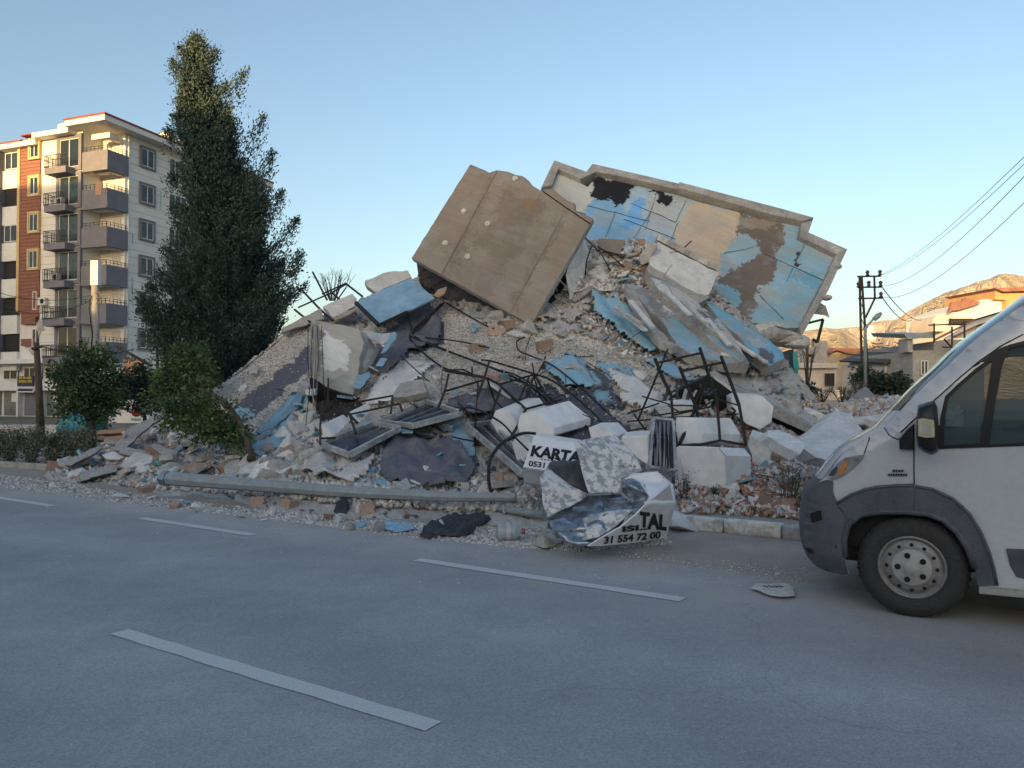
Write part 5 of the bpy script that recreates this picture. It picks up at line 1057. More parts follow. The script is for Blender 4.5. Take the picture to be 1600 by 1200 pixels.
tree('bush', 'dark green rounded bush in front of the white gabled house', [(1390,622,32),(1390,605,32)], [(1388,605,32,26,17),(1375,598,32,14,10),(1402,598,32,14,12)], 3500, 'leaf2', .16, .09, 7, cat='bush')
tree('small_tree', 'thin olive green tree at the foot of the pylon', [(1345,625,33),(1346,590,33)], [(1346,585,33,12,12),(1338,595,33,8,10),(1355,580,33,8,8)], 900, 'leaf2', .14, .07, 8)
tree('bush', 'low dark bush by the pink house at the end of the heap', [(1258,628,26),(1258,612,26)], [(1258,612,26,12,9)], 700, 'leaf2', .13, .07, 9, cat='bush')
def bare(name, label, x, y0, d_, h, w, n, seed, mt='bark', cat='bush', leaf=0, leafm='drybush', r0=.012):
    rs = random.Random(seed); root = thing(name, label, cat, P(x, y0, d_)); m = MB(); tips = []
    for i in range(n):
        a = rs.uniform(-1, 1); p = P(x + a * w * .2, y0, d_ + rs.uniform(-.15, .15)); q = P(x + a * w * .7, y0 - h * rs.uniform(.4, .6), d_ + rs.uniform(-.3, .3)); e = P(x + a * w + rs.uniform(-4, 4), y0 - h * rs.uniform(.7, 1.05), d_ + rs.uniform(-.3, .3))
        m.tube([p, q, e], [r0, r0 * .6, r0 * .25], 4, sm=False); tips += [q.lerp(e, rs.uniform(0, 1)) for _ in range(6)] + [p.lerp(q, rs.uniform(.15, 1)) for _ in range(5)]
        for j in range(2): f = q.lerp(e, rs.uniform(.1, .7)); m.tube([f, f + (e - q) * .5 + Vector((rs.uniform(-1, 1), rs.uniform(-.5, .5), rs.uniform(0, .4))) * (e - q).length * .4], [r0 * .4, r0 * .15], 4, sm=False)
    part(m, 'branches', mt, root, fix=False)
    if leaf:
        rr = np.random.default_rng(seed); k = rr.integers(0, len(tips), leaf); T = np.array([tuple(tips[i]) for i in k]); sc = h * d_ / FPX; c = T + rr.normal(size=(leaf, 3)) * sc * .09; me = leaves_mesh('leaves', c, rr.normal(size=(leaf, 3)) + np.array([0, 0, .4]), .045 + .02 * (d_ > 15), .022 + .012 * (d_ > 15), leafm, rr); put(bpy.data.objects.new('leaves', me), root)
    return root
for i, (x, y, h, w) in enumerate([(15,722,52,20),(48,724,58,22),(80,724,48,20),(108,720,52,20),(132,712,40,14),(-12,722,50,20)]):
    bare('hedge_shrub', ['leftmost dry shrub of the roadside hedge', 'second dry shrub of the hedge beneath the thin wooden pole', 'third dry shrub of the hedge right of the thin wooden pole', 'fourth dry shrub of the hedge left of the round tree', 'small dry shrub at the right end of the hedge by the rubble', 'dry shrub cut by the left edge of the picture'][i], x, y, 17.5 if x < 120 else 17, h, w, 22, 20 + i, leaf=1500, r0=.006, cat='shrub')
for i, (x, y, h, w, d_) in enumerate([(1318,632,30,22,24),(1285,628,22,16,25),(1340,622,26,14,27)]): bare('bare_shrub', ['bare brown shrub in front of the pink house', 'low bare shrub left of the dark window of the pink house', 'bare thin shrub near the foot of the pylon'][i], x, y, d_, h, w, 22, 40 + i, r0=.018, cat='shrub', leaf=150)
bare('bare_tree', 'bare winter branches against the sky behind the left shoulder of the heap', 520, 470, 24, 48, 34, 22, 51, r0=.016, cat='tree')
bare('bare_tree', 'leafless tree with thin twigs beside the ruined house', 1262, 600, 30, 70, 10, 9, 52, r0=.03, cat='tree')
# ============================================================ the white van
M['vanwhite'] = mat('white_van_paint', (.52, .545, .59), rough=.24, var=.05, scale=1.1, bscale=30, bump=.015, col2=(.47, .49, .53), coat=.8)
M['vandark'] = mat('dark_bumper_plastic', (.05, .06, .08), rough=.5, var=.15, scale=3, bscale=60, bump=.12, col2=(.10, .108, .12))
M['tyre'] = mat('tyre_rubber', (.035, .036, .04), rough=.8, var=.25, scale=6, bscale=60, bump=.4, col2=(.045, .043, .04))
M['steelrim'] = mat('steel_rim', (.27, .27, .28), rough=.5, var=.18, scale=8, bscale=30, bump=.2, metal=.5, col2=(.22, .21, .20))
M['hub'] = mat('hub_paint', (.38, .38, .39), rough=.5, var=.15, scale=9, bscale=30, bump=.15, col2=(.33, .32, .31))
M['blacktrim'] = mat('black_window_trim', (.012, .013, .015), rough=.35, var=.1, bump=0)
M['vanglass'] = glassmat('tinted_van_glass', (.04, .06, .065), .84, .03)
M['lampclear'] = mat('headlamp_lens', (.40, .42, .45), rough=.12, var=.3, scale=9, bump=.1, col2=(.12, .13, .15), spec=.8, coat=.8)
M['amber'] = mat('amber_lens', (.60, .22, .05), rough=.2, var=.1, bump=0, coat=.6)
M['creamlens'] = mat('pale_mirror_indicator', (.50, .44, .30), rough=.25, var=.15, scale=12, bump=.1, coat=.5)
M['seat'] = mat('dark_seat_cloth', (.05, .055, .065), var=.2, scale=4, bscale=50, bump=.2)
VH = Vector((-.862, .507, 0)).normalized(); VIN = Vector((-VH.y, VH.x, 0)); VIN = VIN if VIN.y > 0 else -VIN   # VIN: into the van, away from the camera
W0 = G(1425, 968); W0.z = 0
def vp(s, w, z):
    tum = .09 * max(0.0, z - 1.25); return W0 + VH * s + VIN * (tum + w * (2.0 - 2 * tum) / 2.0) + Vector((0, 0, z))
def vsz(px, py):
    p = on_plane(W0, VIN, px, py) - W0; return (p.dot(VH), p.z)
def ZV(l): return [vsz(1220 + x / 2.308, 480 + y / 2.308) for x, y in l]
van = thing('van', 'white panel van with dark grey bumper and wheel arch trim parked at the right', 'van', W0)
SIL = ZV([(245,968),(205,962),(165,955),(130,938),(105,915),(92,885),(84,850),(78,800),(80,760),(85,730),(92,700),(100,670),(112,650),(125,638),(142,622),(160,603),(178,578),(195,556),(215,533),(235,516),(270,492),(310,470),(345,450),(372,434),(400,404),(430,374),(465,337),(500,300),(550,254),(600,210),(650,161),(700,115),(750,76),(800,40),(877,-15)])
nb_ = len(SIL); s0_, z0_ = SIL[-1]
SIL += [(s0_ - .2, z0_ + .14), (s0_ - .42, 2.38), (s0_ - .62, 2.47), (s0_ - .95, 2.52), (-2.2, 2.54), (-3.6, 2.52), (-4.45, 2.47), (-4.58, 2.38), (-4.62, 1.4), (-4.62, .5)]
FRONT = len(SIL)
ARCH = ZV([(712,1003),(700,940),(676,870),(636,810),(586,765),(530,745),(450,737),(360,737),(290,747),(245,782),(229,840),(232,900)])
z_s = vsz(1220 + 780 / 2.308, 480 + 1003 / 2.308)[1]
rear = [(-3.45 - .42 * math.cos(a), .36 + .42 * math.sin(a)) for a in [math.pi * k / 8 for k in range(9)]]
OUT = SIL + [(-4.3, .42)] + [(-3.45 - .42, .40)] + rear[1:-1] + [(-3.45 + .42, .42), (-1.2, z_s)] + ARCH
WQ = ZV([(572,507),(574,400),(592,322),(640,275),(700,222),(785,160),(830,142),(877,130)]); wt = WQ[-1]; wb = vsz(1220 + 877 / 2.308, 480 + 495 / 2.308)
WIN = WQ + [(wb[0] - .62, wt[1] + .02), (wb[0] - .66, wb[1] + .02), wb]
def skin(outline, holes, woff, name, mt, parent, res=.07, both=False, roundfront=True, flip=False):
    polys = [[Vector((a, b, 0)) for a, b in outline]] + [[Vector((a, b, 0)) for a, b in h] for h in holes]; fl = [p for q in polys for p in q]
    bm = bmesh.new(); vs = [bm.verts.new(p) for p in fl]
    for t in tessellate_polygon(polys):
        try: bm.faces.new([vs[i] for i in t])
        except ValueError: pass
    refine(bm, res, 6)
    silA = np.array(SIL[:nb_ + 6])
    for v in bm.verts:
        a, b = v.co.x, v.co.y; w = woff
        if roundfront:
            d = np.hypot(silA[:, 0] - a, silA[:, 1] - b).min(); w += .05 * max(0, 1 - d / .13) ** 2
            w += .012 * math.cos((b - .9) * 5)                     # a soft waist swage
        v.co = vp(a, 2.0 - w if flip else w, b)
    bmesh.ops.recalc_face_normals(bm, faces=bm.faces)
    for f in bm.faces: f.smooth = True
    me = bpy.data.meshes.new(name); bm.to_mesh(me); bm.free(); me.materials.append(M[mt]); return put(bpy.data.objects.new(name, me), parent)
skin(OUT, [WIN], 0, 'side_panel', 'vanwhite', van)
skin(OUT, [WIN], 0, 'far_side_panel', 'vanwhite', van, flip=True, res=.3)
# shell across the van
Wk = [(.05, .0), (.12, .035), (.25, .07), (.5, .11), (1.0, .14), (1.5, .11), (1.75, .07), (1.88, .035), (1.95, 0)]
def shell(i0, i1, nm, mt):
    m = MB(); vs = []; fs = []; n = i1 - i0
    for i in range(i0, i1):
        a, b = SIL[i]; fw = 1.0 if i < nb_ else max(0, 1 - (i - nb_) / 4)
        for (w, f) in Wk: vs.append(vp(a + f * fw, w, b + (0 if i < nb_ else .25 * f)))
    k = len(Wk); fs = [(i * k + j, (i + 1) * k + j, (i + 1) * k + j + 1, i * k + j + 1) for i in range(n - 1) for j in range(k - 1)]
    m.add(vs, fs, 0, True); return part(m, nm, mt, van)
shell(0, 15, 'front_bumper', 'vandark'); shell(14, 26, 'bonnet', 'vanwhite'); shell(25, 37, 'windscreen', 'vanglass'); shell(36, FRONT, 'roof', 'vanwhite')
m = MB(); m.prism([vp(a, .02, b) for a, b in ZV([(196,925),(188,700),(150,700),(130,900)])], VIN * .01)
# dark side part of the bumper and the arch trims
BMP = ZV([(245,968),(205,962),(165,955),(130,938),(105,915),(92,885),(84,850),(78,800),(80,760),(85,730),(92,700),(100,670),(112,650),(128,636),(160,624),(188,627),(188,668),(205,706),(252,770),(232,820),(229,850),(232,900)])
skin(BMP, [], -.012, 'bumper_corner', 'vandark', van, res=.06)
TR1 = ZV([(205,706),(250,678),(300,658),(345,648),(420,642),(480,641),(480,738),(450,737),(360,737),(290,747),(252,772)])
TR2 = ZV([(484,645),(545,655),(620,690),(680,745),(720,810),(750,880),(768,945),(779,1001),(712,1003),(700,940),(676,870),(636,810),(586,765),(530,745),(484,739),(484,716)])
for q in (TR1, TR2): o = skin(q, [], -.022, 'arch_trim', 'vandark', van, res=.05, roundfront=False)
def vpoly(l, w, th, mt, nm, parent=van, label=None): m = MB(); m.prism([vp(a, w, b) for a, b in ZV(l)], VIN * th); return bevel(part(m, nm, mt, parent, label), .008, 2)
# trim edge ridges give thickness
for q in (TR1[:6], TR2[:8]): part(MB().tube([vp(a, -.018, b) for a, b in q], .012, 6), 'trim_edge', 'vandark', van)
part(MB().tube([vp(a, -.01, b) for a, b in ARCH[1:]], .022, 6), 'arch_lip', 'vandark', van)
# bumper recess, tow point, lower vent
vpoly([(106,742),(146,730),(150,765),(112,776)], -.02, .012, 'black', 'bumper_recess'); vpoly([(86,865),(108,868),(122,888),(100,884)], -.02, .012, 'black', 'lower_vent')
vpoly([(196,855),(206,855),(206,870),(196,870)], -.02, .012, 'black', 'clip')
# headlamp
hl = vpoly([(163,616),(176,592),(200,566),(232,542),(262,536),(302,531),(290,552),(262,578),(232,600),(196,618)], -.010, .03, 'lampclear', 'headlamp')
vpoly([(212,582),(232,556),(246,552),(240,576),(222,602),(206,608)], -.018, .006, 'amber', 'indicator', hl); vpoly([(172,606),(188,586),(204,572),(206,584),(192,608)], -.017, .006, 'vandark', 'lamp_housing', hl)
# seams
def skw(a, b): s_ = np.array(SIL[:nb_ + 6]); d = np.hypot(s_[:, 0] - a, s_[:, 1] - b).min(); return .05 * max(0, 1 - d / .13) ** 2 + .012 * math.cos((b - .9) * 5) - .003
def seam(l, nm='seam', w=.004, parent=van): return part(MB().tube([vp(a, skw(a, b), b) for a, b in ZV(l)], w, 5), nm, 'blacktrim', parent)
seam([(481,640),(480,590),(480,508)], 'door_seam'); seam([(372,436),(390,462),(424,478),(428,470)], 'wing_seam'); seam([(318,470),(312,492),(300,528)], 'bonnet_seam'); seam([(432,452),(470,415),(560,330),(640,258),(720,190),(800,135),(877,95)], 'pillar_seam');
seam([(779,1000),(745,875),(700,772),(655,715)], 'door_seam', .003)
# wheel-well liner, floor, interior
m = MB(); m.box(vp(0.0, .45, .66), (1.0, .75, .42), Matrix((VH, VIN, Vector((0, 0, 1)))).transposed()); part(m, 'wheel_well', 'black', van)
VR = Matrix((VH, VIN, Vector((0, 0, 1)))).transposed()
m = MB(); m.box(vp(-1.9, 1, .40), (5.0, 1.8, .12), VR); part(m, 'underbody', 'black', van)
m = MB(); m.box(vp(-3.05, 1, 1.35), (2.9, 1.72, 1.7), VR); part(m, 'load_bay', 'black', van)
dz = wb[1]
m = MB(); m.box(vp(-.35, 1, dz - .06), (.75, 1.7, .22), VR); m.box(vp(-.58, .55, dz + .06), (.32, .45, .16), VR); bevel(part(m, 'dashboard', 'seat', van), .05, 3)
for w in (.5, 1.4):
    m = MB(); m.box(vp(-1.28, w, dz + .1), (.16, .5, .75), VR @ Euler((0, R(-12), 0)).to_matrix()); m.box(vp(-1.05, w, dz - .25), (.55, .5, .18), VR); m.box(vp(-1.38, w, dz + .56), (.1, .28, .22), VR); bevel(part(m, 'seat', 'seat', van), .05, 3)
m = MB(); c = vp(-.80, .5, dz + .08); ax = (VH * .75 + Vector((0, 0, .6))).normalized(); m.lathe(c, ax, [(.18, 0), (.2, .015), (.2, .03), (.18, .02)], 24); m.bar(c, c + VH * .25 - Vector((0, 0, .2)), .05); part(m, 'steering_wheel', 'black', van)
# side glass with its black frame
fr_o = ZV([(560,512),(562,395),(582,315),(632,266),(694,213),(782,150),(830,132),(877,120)]); fo_t = fr_o[-1]; fo_b = vsz(1220 + 877 / 2.308, 480 + 500 / 2.308)
FO = fr_o + [(fo_b[0] - .68, fo_t[1] + .02), (fo_b[0] - .72, fo_b[1] + .02), fo_b]
Q1 = ZV([(588,500),(590,400),(603,330),(650,284),(706,232),(762,188),(742,330),(718,490)]); Q2 = ZV([(752,496),(775,340),(800,210),(822,150),(850,141),(877,135)]); Q2 = Q2 + [(wb[0] - .60, wt[1] + .01), (wb[0] - .63, wb[1] + .03), (wb[0], wb[1] + .01)]
skin(FO, [Q1, Q2], -.006, 'window_frame', 'blacktrim', van, res=.2, roundfront=False)
skin(WIN, [], .012, 'side_window', 'vanglass', van, res=.3, roundfront=False)
# mirror
vpoly([(428,512),(428,475),(455,440),(482,418),(482,514)], -.03, .04, 'blacktrim', 'mirror_arm')
mr = van
MP = ZV([(500,352),(530,342),(556,336),(566,360),(570,410),(572,470),(570,516),(548,527),(520,515),(500,500),(494,460),(494,400)])
m = MB(); ring = []
for (off, sc) in ((-.05, .9), (-.10, 1.0), (-.20, 1.0), (-.27, .85), (-.29, .5)):
    cs = sum(a for a, b in MP) / len(MP); cz = sum(b for a, b in MP) / len(MP); ring.append([vp(cs + (a - cs) * sc - .01 * (off + .05) * 30 * 0, off, cz + (b - cz) * sc) - VH * 0 for a, b in MP])
k = len(MP); vs = [p for r_ in ring for p in r_]; m.add(vs, [(i * k + j, i * k + (j + 1) % k, (i + 1) * k + (j + 1) % k, (i + 1) * k + j) for i in range(len(ring) - 1) for j in range(k)] + [tuple(range(k))[::-1], tuple(range((len(ring) - 1) * k, len(ring) * k))], 0, True)
mir = bevel(part(m, 'mirror', 'blacktrim', van), .01, 2)
cs_, cz_ = vsz(1220 + 530 / 2.308, 480 + 432 / 2.308)
m = MB(); q = [(cs_ + .045, cz_ + .06), (cs_ + .02, cz_ + .065), (cs_ - .045, cz_ + .055), (cs_ - .05, cz_ - .055), (cs_ - .0, cz_ - .06), (cs_ + .045, cz_ - .05)]; m.prism([vp(a, -.305, b) for a, b in q], VIN * .03); ind = bevel(part(m, 'mirror_indicator', 'creamlens', mir), .01, 3)
m = MB(); m.prism([vp(cs_ + a, -.309, cz_ + b) for a, b in ((.02, .035), (-.025, .035), (-.028, -.03), (.015, -.03))], VIN * .01); part(m, 'lens_inner', 'hub', mir)
# fender badge (two unreadable rows), rub strip, sill
m = MB()
for (x, w_) in ((402, 8), (412, 7), (422, 8), (433, 9)): m.prism([vp(a, -.006, b) for a, b in ZV([(x, 594), (x + w_, 594), (x + w_ + 2, 586), (x + 2, 586)])], VIN * .004)
for i in range(8): x = 386 + i * 9; m.prism([vp(a, -.006, b) for a, b in ZV([(x, 608), (x + 7, 608), (x + 8, 600), (x + 1, 600)])], VIN * .004)
part(m, 'badge', 'blacktrim', van)
A_ = ZV([(812,869),(877,872)]); B_2 = ZV([(877,978),(850,972),(826,930)]); RS = [A_[0], A_[1], (A_[1][0] - 1.2, A_[1][1]), (B_2[0][0] - 1.2, B_2[0][1]), B_2[0], B_2[1], B_2[2]]
m = MB(); m.prism([vp(a, -.018, b) for a, b in RS], VIN * .02); bevel(part(m, 'rub_strip', 'vandark', van), .008, 2)
sa_ = ZV([(715,1004),(779,1000),(877,1003)]); m = MB(); m.prism([vp(a, -.005, b) for a, b in [sa_[0], sa_[1], sa_[2], (sa_[2][0] - 1.4, sa_[2][1]), (sa_[2][0] - 1.4, sa_[2][1] - .06), (sa_[0][0], sa_[0][1] - .05)]], VIN * .1); part(m, 'sill', 'hub', van)
# wheels
def wheel(s, w, flip=1):
    c = vp(s, w, .347); ax = -VIN * flip
    m = MB(); prof = [(.20, .03), (.235, .045), (.28, .05), (.315, .035), (.338, .01), (.347, -.02), (.347, -.17), (.335, -.20), (.29, -.22), (.2, -.2)]
    m.lathe(c, ax, prof, 40); ty = part(m, 'wheel', 'tyre', van)
    m = MB()
    for k in range(40):
        a = 2 * math.pi * k / 40; x = Vector((0, 0, 1)); y = ax.cross(x); d = x * math.cos(a) + y * math.sin(a); t_ = y * math.cos(a) - x * math.sin(a)
        m.bar(c + d * .334 + ax * .012, c + d * .35 - ax * .05, .016, .012, up=t_)
    part(m, 'tread_block', 'tyre', ty)
    m = MB(); m.lathe(c, ax, [(.215, .03), (.207, .048), (.198, .044), (.19, .026), (.178, .022), (.168, .034), (.14, .04), (.128, .04), (.0, .04)], 40); rim = part(m, 'rim', 'steelrim', ty)
    m = MB(); m.lathe(c, ax, [(.128, .035), (.124, .052), (.11, .06), (.05, .058), (.045, .066), (.0, .066)], 32); part(m, 'hub_cap', 'hub', ty)
    for k in range(5):
        a = 2 * math.pi * k / 5 + .3; x = Vector((0, 0, 1)); y = ax.cross(x); p = c + (x * math.cos(a) + y * math.sin(a)) * .085
        m = MB(); m.lathe(p + ax * .058, ax, [(.02, 0), (.02, .004), (.013, .004), (.013, .018), (0, .02)], 8, sm=False); part(m, 'wheel_nut', 'black', ty)
    for k in range(12):
        a = 2 * math.pi * k / 12; x = Vector((0, 0, 1)); y = ax.cross(x); p = c + (x * math.cos(a) + y * math.sin(a)) * .153; m = MB(); m.lathe(p + ax * .030, ax, [(.0125, 0), (.0125, .010), (0, .010)], 10); part(m, 'rim_hole', 'black', ty)
wheel(0.0, .06); wheel(-3.45, .06); wheel(0.0, 1.94, -1); wheel(-3.45, 1.94, -1)
# ============================================================ tanks, panels, frames, pole, litter
def ring_box(ringpx, ds, sh, dd, mt, nm, parent=None, label=None, cat=None, sc=1.0, bv=.012):
    """prism between a near ring of pixels (each with a depth) and the same ring shifted by sh pixels / dd metres"""
    n = len(ringpx); ds = ds if isinstance(ds, (list, tuple)) else [ds] * n; a = [P(x, y, d) for (x, y), d in zip(ringpx, ds)]; b = [P(x * 1 + sh[0], y + sh[1], d + dd) for (x, y), d in zip(ringpx, ds)]
    m = MB(); m.add(a, [tuple(t) for t in tessellate_polygon([a])]); m.add(b, [tuple(reversed(t)) for t in tessellate_polygon([b])]); m.add(a + b, [(i, (i + 1) % n, n + (i + 1) % n, n + i) for i in range(n)])
    o = part(m, nm, mt, parent) if parent is not None else single(m, nm, [mt], label, cat); bevel(o, bv, 2); return o
Z6 = lambda pts: zz(pts, 3.3333, 820, 500)
Z6b = lambda pts: zz(pts, 6, 980, 540)
Z5b = lambda pts: zz(pts, 6, 680, 560)
Z4 = lambda pts: zz(pts, 6, 460, 560)
ZB = lambda pts: zz(pts, 3.3333, 820, 660)
def tank(ring, ds, sh, dd, label, mt='tank'):
    c = ring[len(ring) // 2]; rt = thing('white_tank', label, 'solar tank', P(c[0], c[1], ds if not isinstance(ds, list) else ds[0])); ring_box(ring, ds, sh, dd, mt, 'casing', rt)
    return rt
t1 = tank(Z6([(782,668),(800,655),(1010,664),(1045,706),(1045,852),(1010,890),(806,884),(780,862)]), 10.9, (40, 1), .55, 'large clean white faceted tank casing on the ground at lower right of the frames')
part(MB().tube([P(*Z6([(1010,664)])[0], 10.89), P(*Z6([(1045,706)])[0], 10.89)], .006, 4), 'fold_line', 'alu', t1)
tank(Z6([(786,506),(874,508),(926,592),(918,640),(800,648),(782,600)]), 11.4, (60, 1), .5, 'white faceted tank lying on its side on top of the large clean one')
t3 = tank(Z6([(1075,402),(1108,386),(1236,395),(1296,452),(1285,532),(1226,571),(1160,545),(1078,476)]), 12.9, (-8, -3), .9, 'eight sided white tank end facing the road at the upper right of the frames')
m = MB(); c = P(*Z6([(1083,492)])[0], 12.3); m.tube([c + Vector((0, 0, -.09)), c, c + Vector((.03, -.03, .06)), c + Vector((-.03, -.05, .11))], .022, 6); m.tube([c + Vector((-.1, 0, 0)), c + Vector((.09, 0, .01))], .016, 6); part(m, 'valve', 'black_steel', t3)
tank(Z6([(1172,604),(1282,640),(1270,780),(1190,830),(1182,706),(1160,650)]), 11.9, (4, -10), .7, 'dusty stained white tank casing wedged behind the large clean one', 'white_r')
tank(Z5b([(520,592),(562,490),(680,490),(762,602),(776,706),(700,735),(608,746)]), 12.4, (50, -20), .9, 'white tank casing lying left of centre under the bent frame')
tank(Z5b([(798,520),(912,492),(1112,652),(1108,722),(1030,752),(912,744),(790,722),(768,630)]), 11.9, (58, -16), .8, 'white tank casing with a broad flat top right of the bent frame')
tank(Z5b([(716,790),(780,705),(880,720),(900,860),(840,1010),(760,950)]), 11.2, (30, 4), .6, 'smooth white tank end squeezed under the broad topped one')
tank(Z6([(505,610),(640,600),(645,760),(560,700),(500,640)]), 10.6, (6, -8), .6, 'bluish white tank casing behind the standing dark panel')
tank(Z4([(252,618),(375,714),(372,752),(262,742)]), 13.2, (34, -16), .6, 'small white casing at the left inside the fallen steel frame')
tank(Z4([(500,505),(540,545),(606,620),(616,655),(560,640),(500,560)]), 13.6, (36, -17), .6, 'second small white casing further right inside the left steel frame')
tank(Z6([(662,448),(800,432),(880,440),(885,500),(720,505)]), 12.6, (4, -6), .6, 'white casing partly buried behind the crossing frames', 'white_r')
tank(Z6([(330,560),(420,560),(470,610),(440,660),(350,640)]), 11.3, (20, -8), .5, 'white casing half hidden between the lettered tank and the crossed bars')
# ---- lettering
def lettering(text, a, b, up, plane, parent, nm='lettering', off=.035, mt='text', lift=.006, stencil=True):
    """text laid on a plane, baseline from pixel a to pixel b, cap height 'up' in pixels"""
    cu = bpy.data.curves.new('t', 'FONT'); cu.body = text; cu.offset = off; cu.resolution_u = 3; ob = bpy.data.objects.new('t', cu); COL.objects.link(ob); dg = bpy.context.evaluated_depsgraph_get(); me = bpy.data.meshes.new_from_object(ob.evaluated_get(dg)); bpy.data.objects.remove(ob)
    xs = [v.co.x for v in me.vertices]; ys = [v.co.y for v in me.vertices]; x0, x1 = min(xs), max(xs); capt = .70
    bm = bmesh.new(); bm.from_mesh(me); bmesh.ops.triangulate(bm, faces=bm.faces); bmesh.ops.subdivide_edges(bm, edges=[e for e in bm.edges if e.calc_length() > .25], cuts=1)
    p0, n = plane
    for v in bm.verts:
        u = (v.co.x - x0) / (x1 - x0); w = v.co.y / capt; q = (a[0] + (b[0] - a[0]) * u + up[0] * w, a[1] + (b[1] - a[1]) * u + up[1] * w); v.co = on_plane(p0 + n * lift, n, *q)
    bm.to_mesh(me); bm.free(); me.materials.clear(); me.materials.append(M[mt]); me.name = nm; return put(bpy.data.objects.new(nm, me), parent)
# ---- lettered tank
lt_ = thing('lettered_tank', 'white tank casing stencilled KARTAL with a phone number, behind the crushed one', 'solar tank', P(850, 745, 9.3))
ringL = Z5b([(992,700),(922,724),(820,1020),(828,1158),(900,1190),(1010,900)]); dL = [9.75, 9.4, 9.0, 9.25, 9.8, 10.2]
ring_box(ringL, dL, (72, 12), -.1, 'tank', 'casing', lt_)
pk = plane3((*ringL[1], 9.4), (*ringL[2], 9.0), (ringL[1][0] + 72, ringL[1][1] + 12, 9.3))
lettering('KARTAL', Z5b([(892,910)])[0], Z5b([(1425,985)])[0], (3.6, -15.5), pk, lt_, off=.05)
lettering('...ISI...', Z5b([(985,945)])[0], Z5b([(1300,990)])[0], (1, -6), pk, lt_, off=.03)
lettering('0531 554 72 00', Z5b([(872,1005)])[0], Z5b([(1395,1080)])[0], (1.4, -8), pk, lt_, off=.03)
part(MB().bar(P(ringL[2][0], ringL[2][1], 8.99), P(ringL[2][0] + 72, ringL[2][1] + 12, 8.89), .012), 'fold_line', 'alu', lt_)
# ---- crushed tank: folded sheets of torn metal
cr = thing('crushed_tank', 'crushed torn open tank casing with flaking white paint, lettered TAL, lying at the road edge', 'solar tank', G(930, 852))
def crumple(pts, mt, amp=.03, res=.045, sc=5.0, nm='sheet', seed=0, back='galv', th=.012, lab=None):
    """sheet of bent metal through pixel+depth points (fan over an interpolated surface)"""
    P3 = [P(*p) for p in pts]; bm = bmesh.new(); vs = [bm.verts.new(p) for p in P3]
    c = sum(P3, Vector()) / len(P3)
    for t in tessellate_polygon([P3]):
        try: bm.faces.new([vs[i] for i in t])
        except ValueError: pass
    refine(bm, res, 6); bmesh.ops.recalc_face_normals(bm, faces=bm.faces); bm.normal_update(); off = Vector((seed * 3.1, seed, 0))
    bd = {v for v in bm.verts if v.is_boundary}; mv = []
    for v in bm.verts:
        q = v.co * sc + off; r_ = 1 - 2 * abs(mnoise.noise(q)) ; d_ = (r_ * .7 + .5 * mnoise.noise(q * 2.3)) * amp * (.35 if v in bd else 1); mv.append((v, v.normal * d_))
    for v, d_ in mv: v.co += d_
    for f in bm.faces: f.smooth = True
    me = bpy.data.meshes.new(nm); bm.to_mesh(me); bm.free(); me.materials.append(M[mt]); o = put(bpy.data.objects.new(nm, me), cr); md = o.modifiers.new('thickness', 'SOLIDIFY'); md.thickness = th; md.offset = 0
    if lab: o['label'] = lab
    return o
def zb(l): return [(820 + x / 3.3333, 660 + y / 3.3333, d) for x, y, d in l]
crumple(zb([(82,285,7.75),(116,235,7.95),(200,300,7.95),(325,378,7.8),(300,400,7.72),(235,435,7.6),(118,492,7.5),(95,420,7.6)]), 'chipped', .03, seed=1, nm='left_flap')
crumple(zb([(112,250,8.05),(128,215,8.2),(200,208,8.3),(292,205,8.3),(330,370,8.1),(210,320,8.15)]), 'vandark', .03, seed=2, nm='inner_wall')
crumple(zb([(258,105,7.95),(330,82,8.1),(470,66,8.3),(520,110,8.2),(575,170,8.1),(612,250,8.0),(505,290,7.85),(500,365,7.75),(335,372,7.65),(300,250,7.8)]), 'chipped', .035, seed=3, nm='upper_flap')
crumple(zb([(116,492,7.5),(235,435,7.68),(330,378,7.82),(420,372,7.85),(500,368,7.9),(540,400,7.75),(500,470,7.55),(400,520,7.3),(240,560,7.2),(150,570,7.25)]), 'galv', .07, sc=4, seed=4, nm='crumpled_front')
crumple(zb([(500,300,7.75),(560,290,7.7),(620,320,7.55),(650,385,7.4),(630,440,7.25),(560,470,7.25),(510,440,7.5),(540,400,7.7),(505,365,7.78)]), 'galv', .06, sc=4, seed=5, nm='crumpled_side')
crumple(zb([(150,570,7.25),(240,556,7.2),(400,516,7.28),(500,466,7.45),(560,470,7.22),(500,560,7.12),(400,640,7.06),(270,646,7.08),(205,620,7.14)]), 'galv', .05, sc=5, seed=6, nm='crumpled_bottom')
crumple(zb([(300,500,7.24),(400,470,7.3),(500,450,7.3),(560,455,7.2),(470,540,7.12),(380,600,7.05),(300,615,7.06),(320,560,7.1)]), 'chipped', .04, sc=6, seed=7, nm='torn_skin')
crumple(zb([(505,290,7.9),(560,268,7.95),(690,255,7.95),(772,322,7.85),(660,328,7.6),(600,312,7.62)]), 'tank', .012, seed=8, nm='top_panel')
crumple(zb([(600,312,7.62),(660,328,7.58),(772,322,7.84),(786,422,7.70),(626,430,7.2),(648,385,7.36)]), 'tank', .012, seed=9, nm='upper_panel')
pt_ = plane3((820 + 626 / 3.3333, 660 + 430 / 3.3333, 7.2), (820 + 786 / 3.3333, 660 + 422 / 3.3333, 7.68), (820 + 400 / 3.3333, 660 + 642 / 3.3333, 7.0))
fq = [(626,432),(786,424),(736,602),(560,628),(400,644),(330,645),(420,590),(500,545),(580,480)]
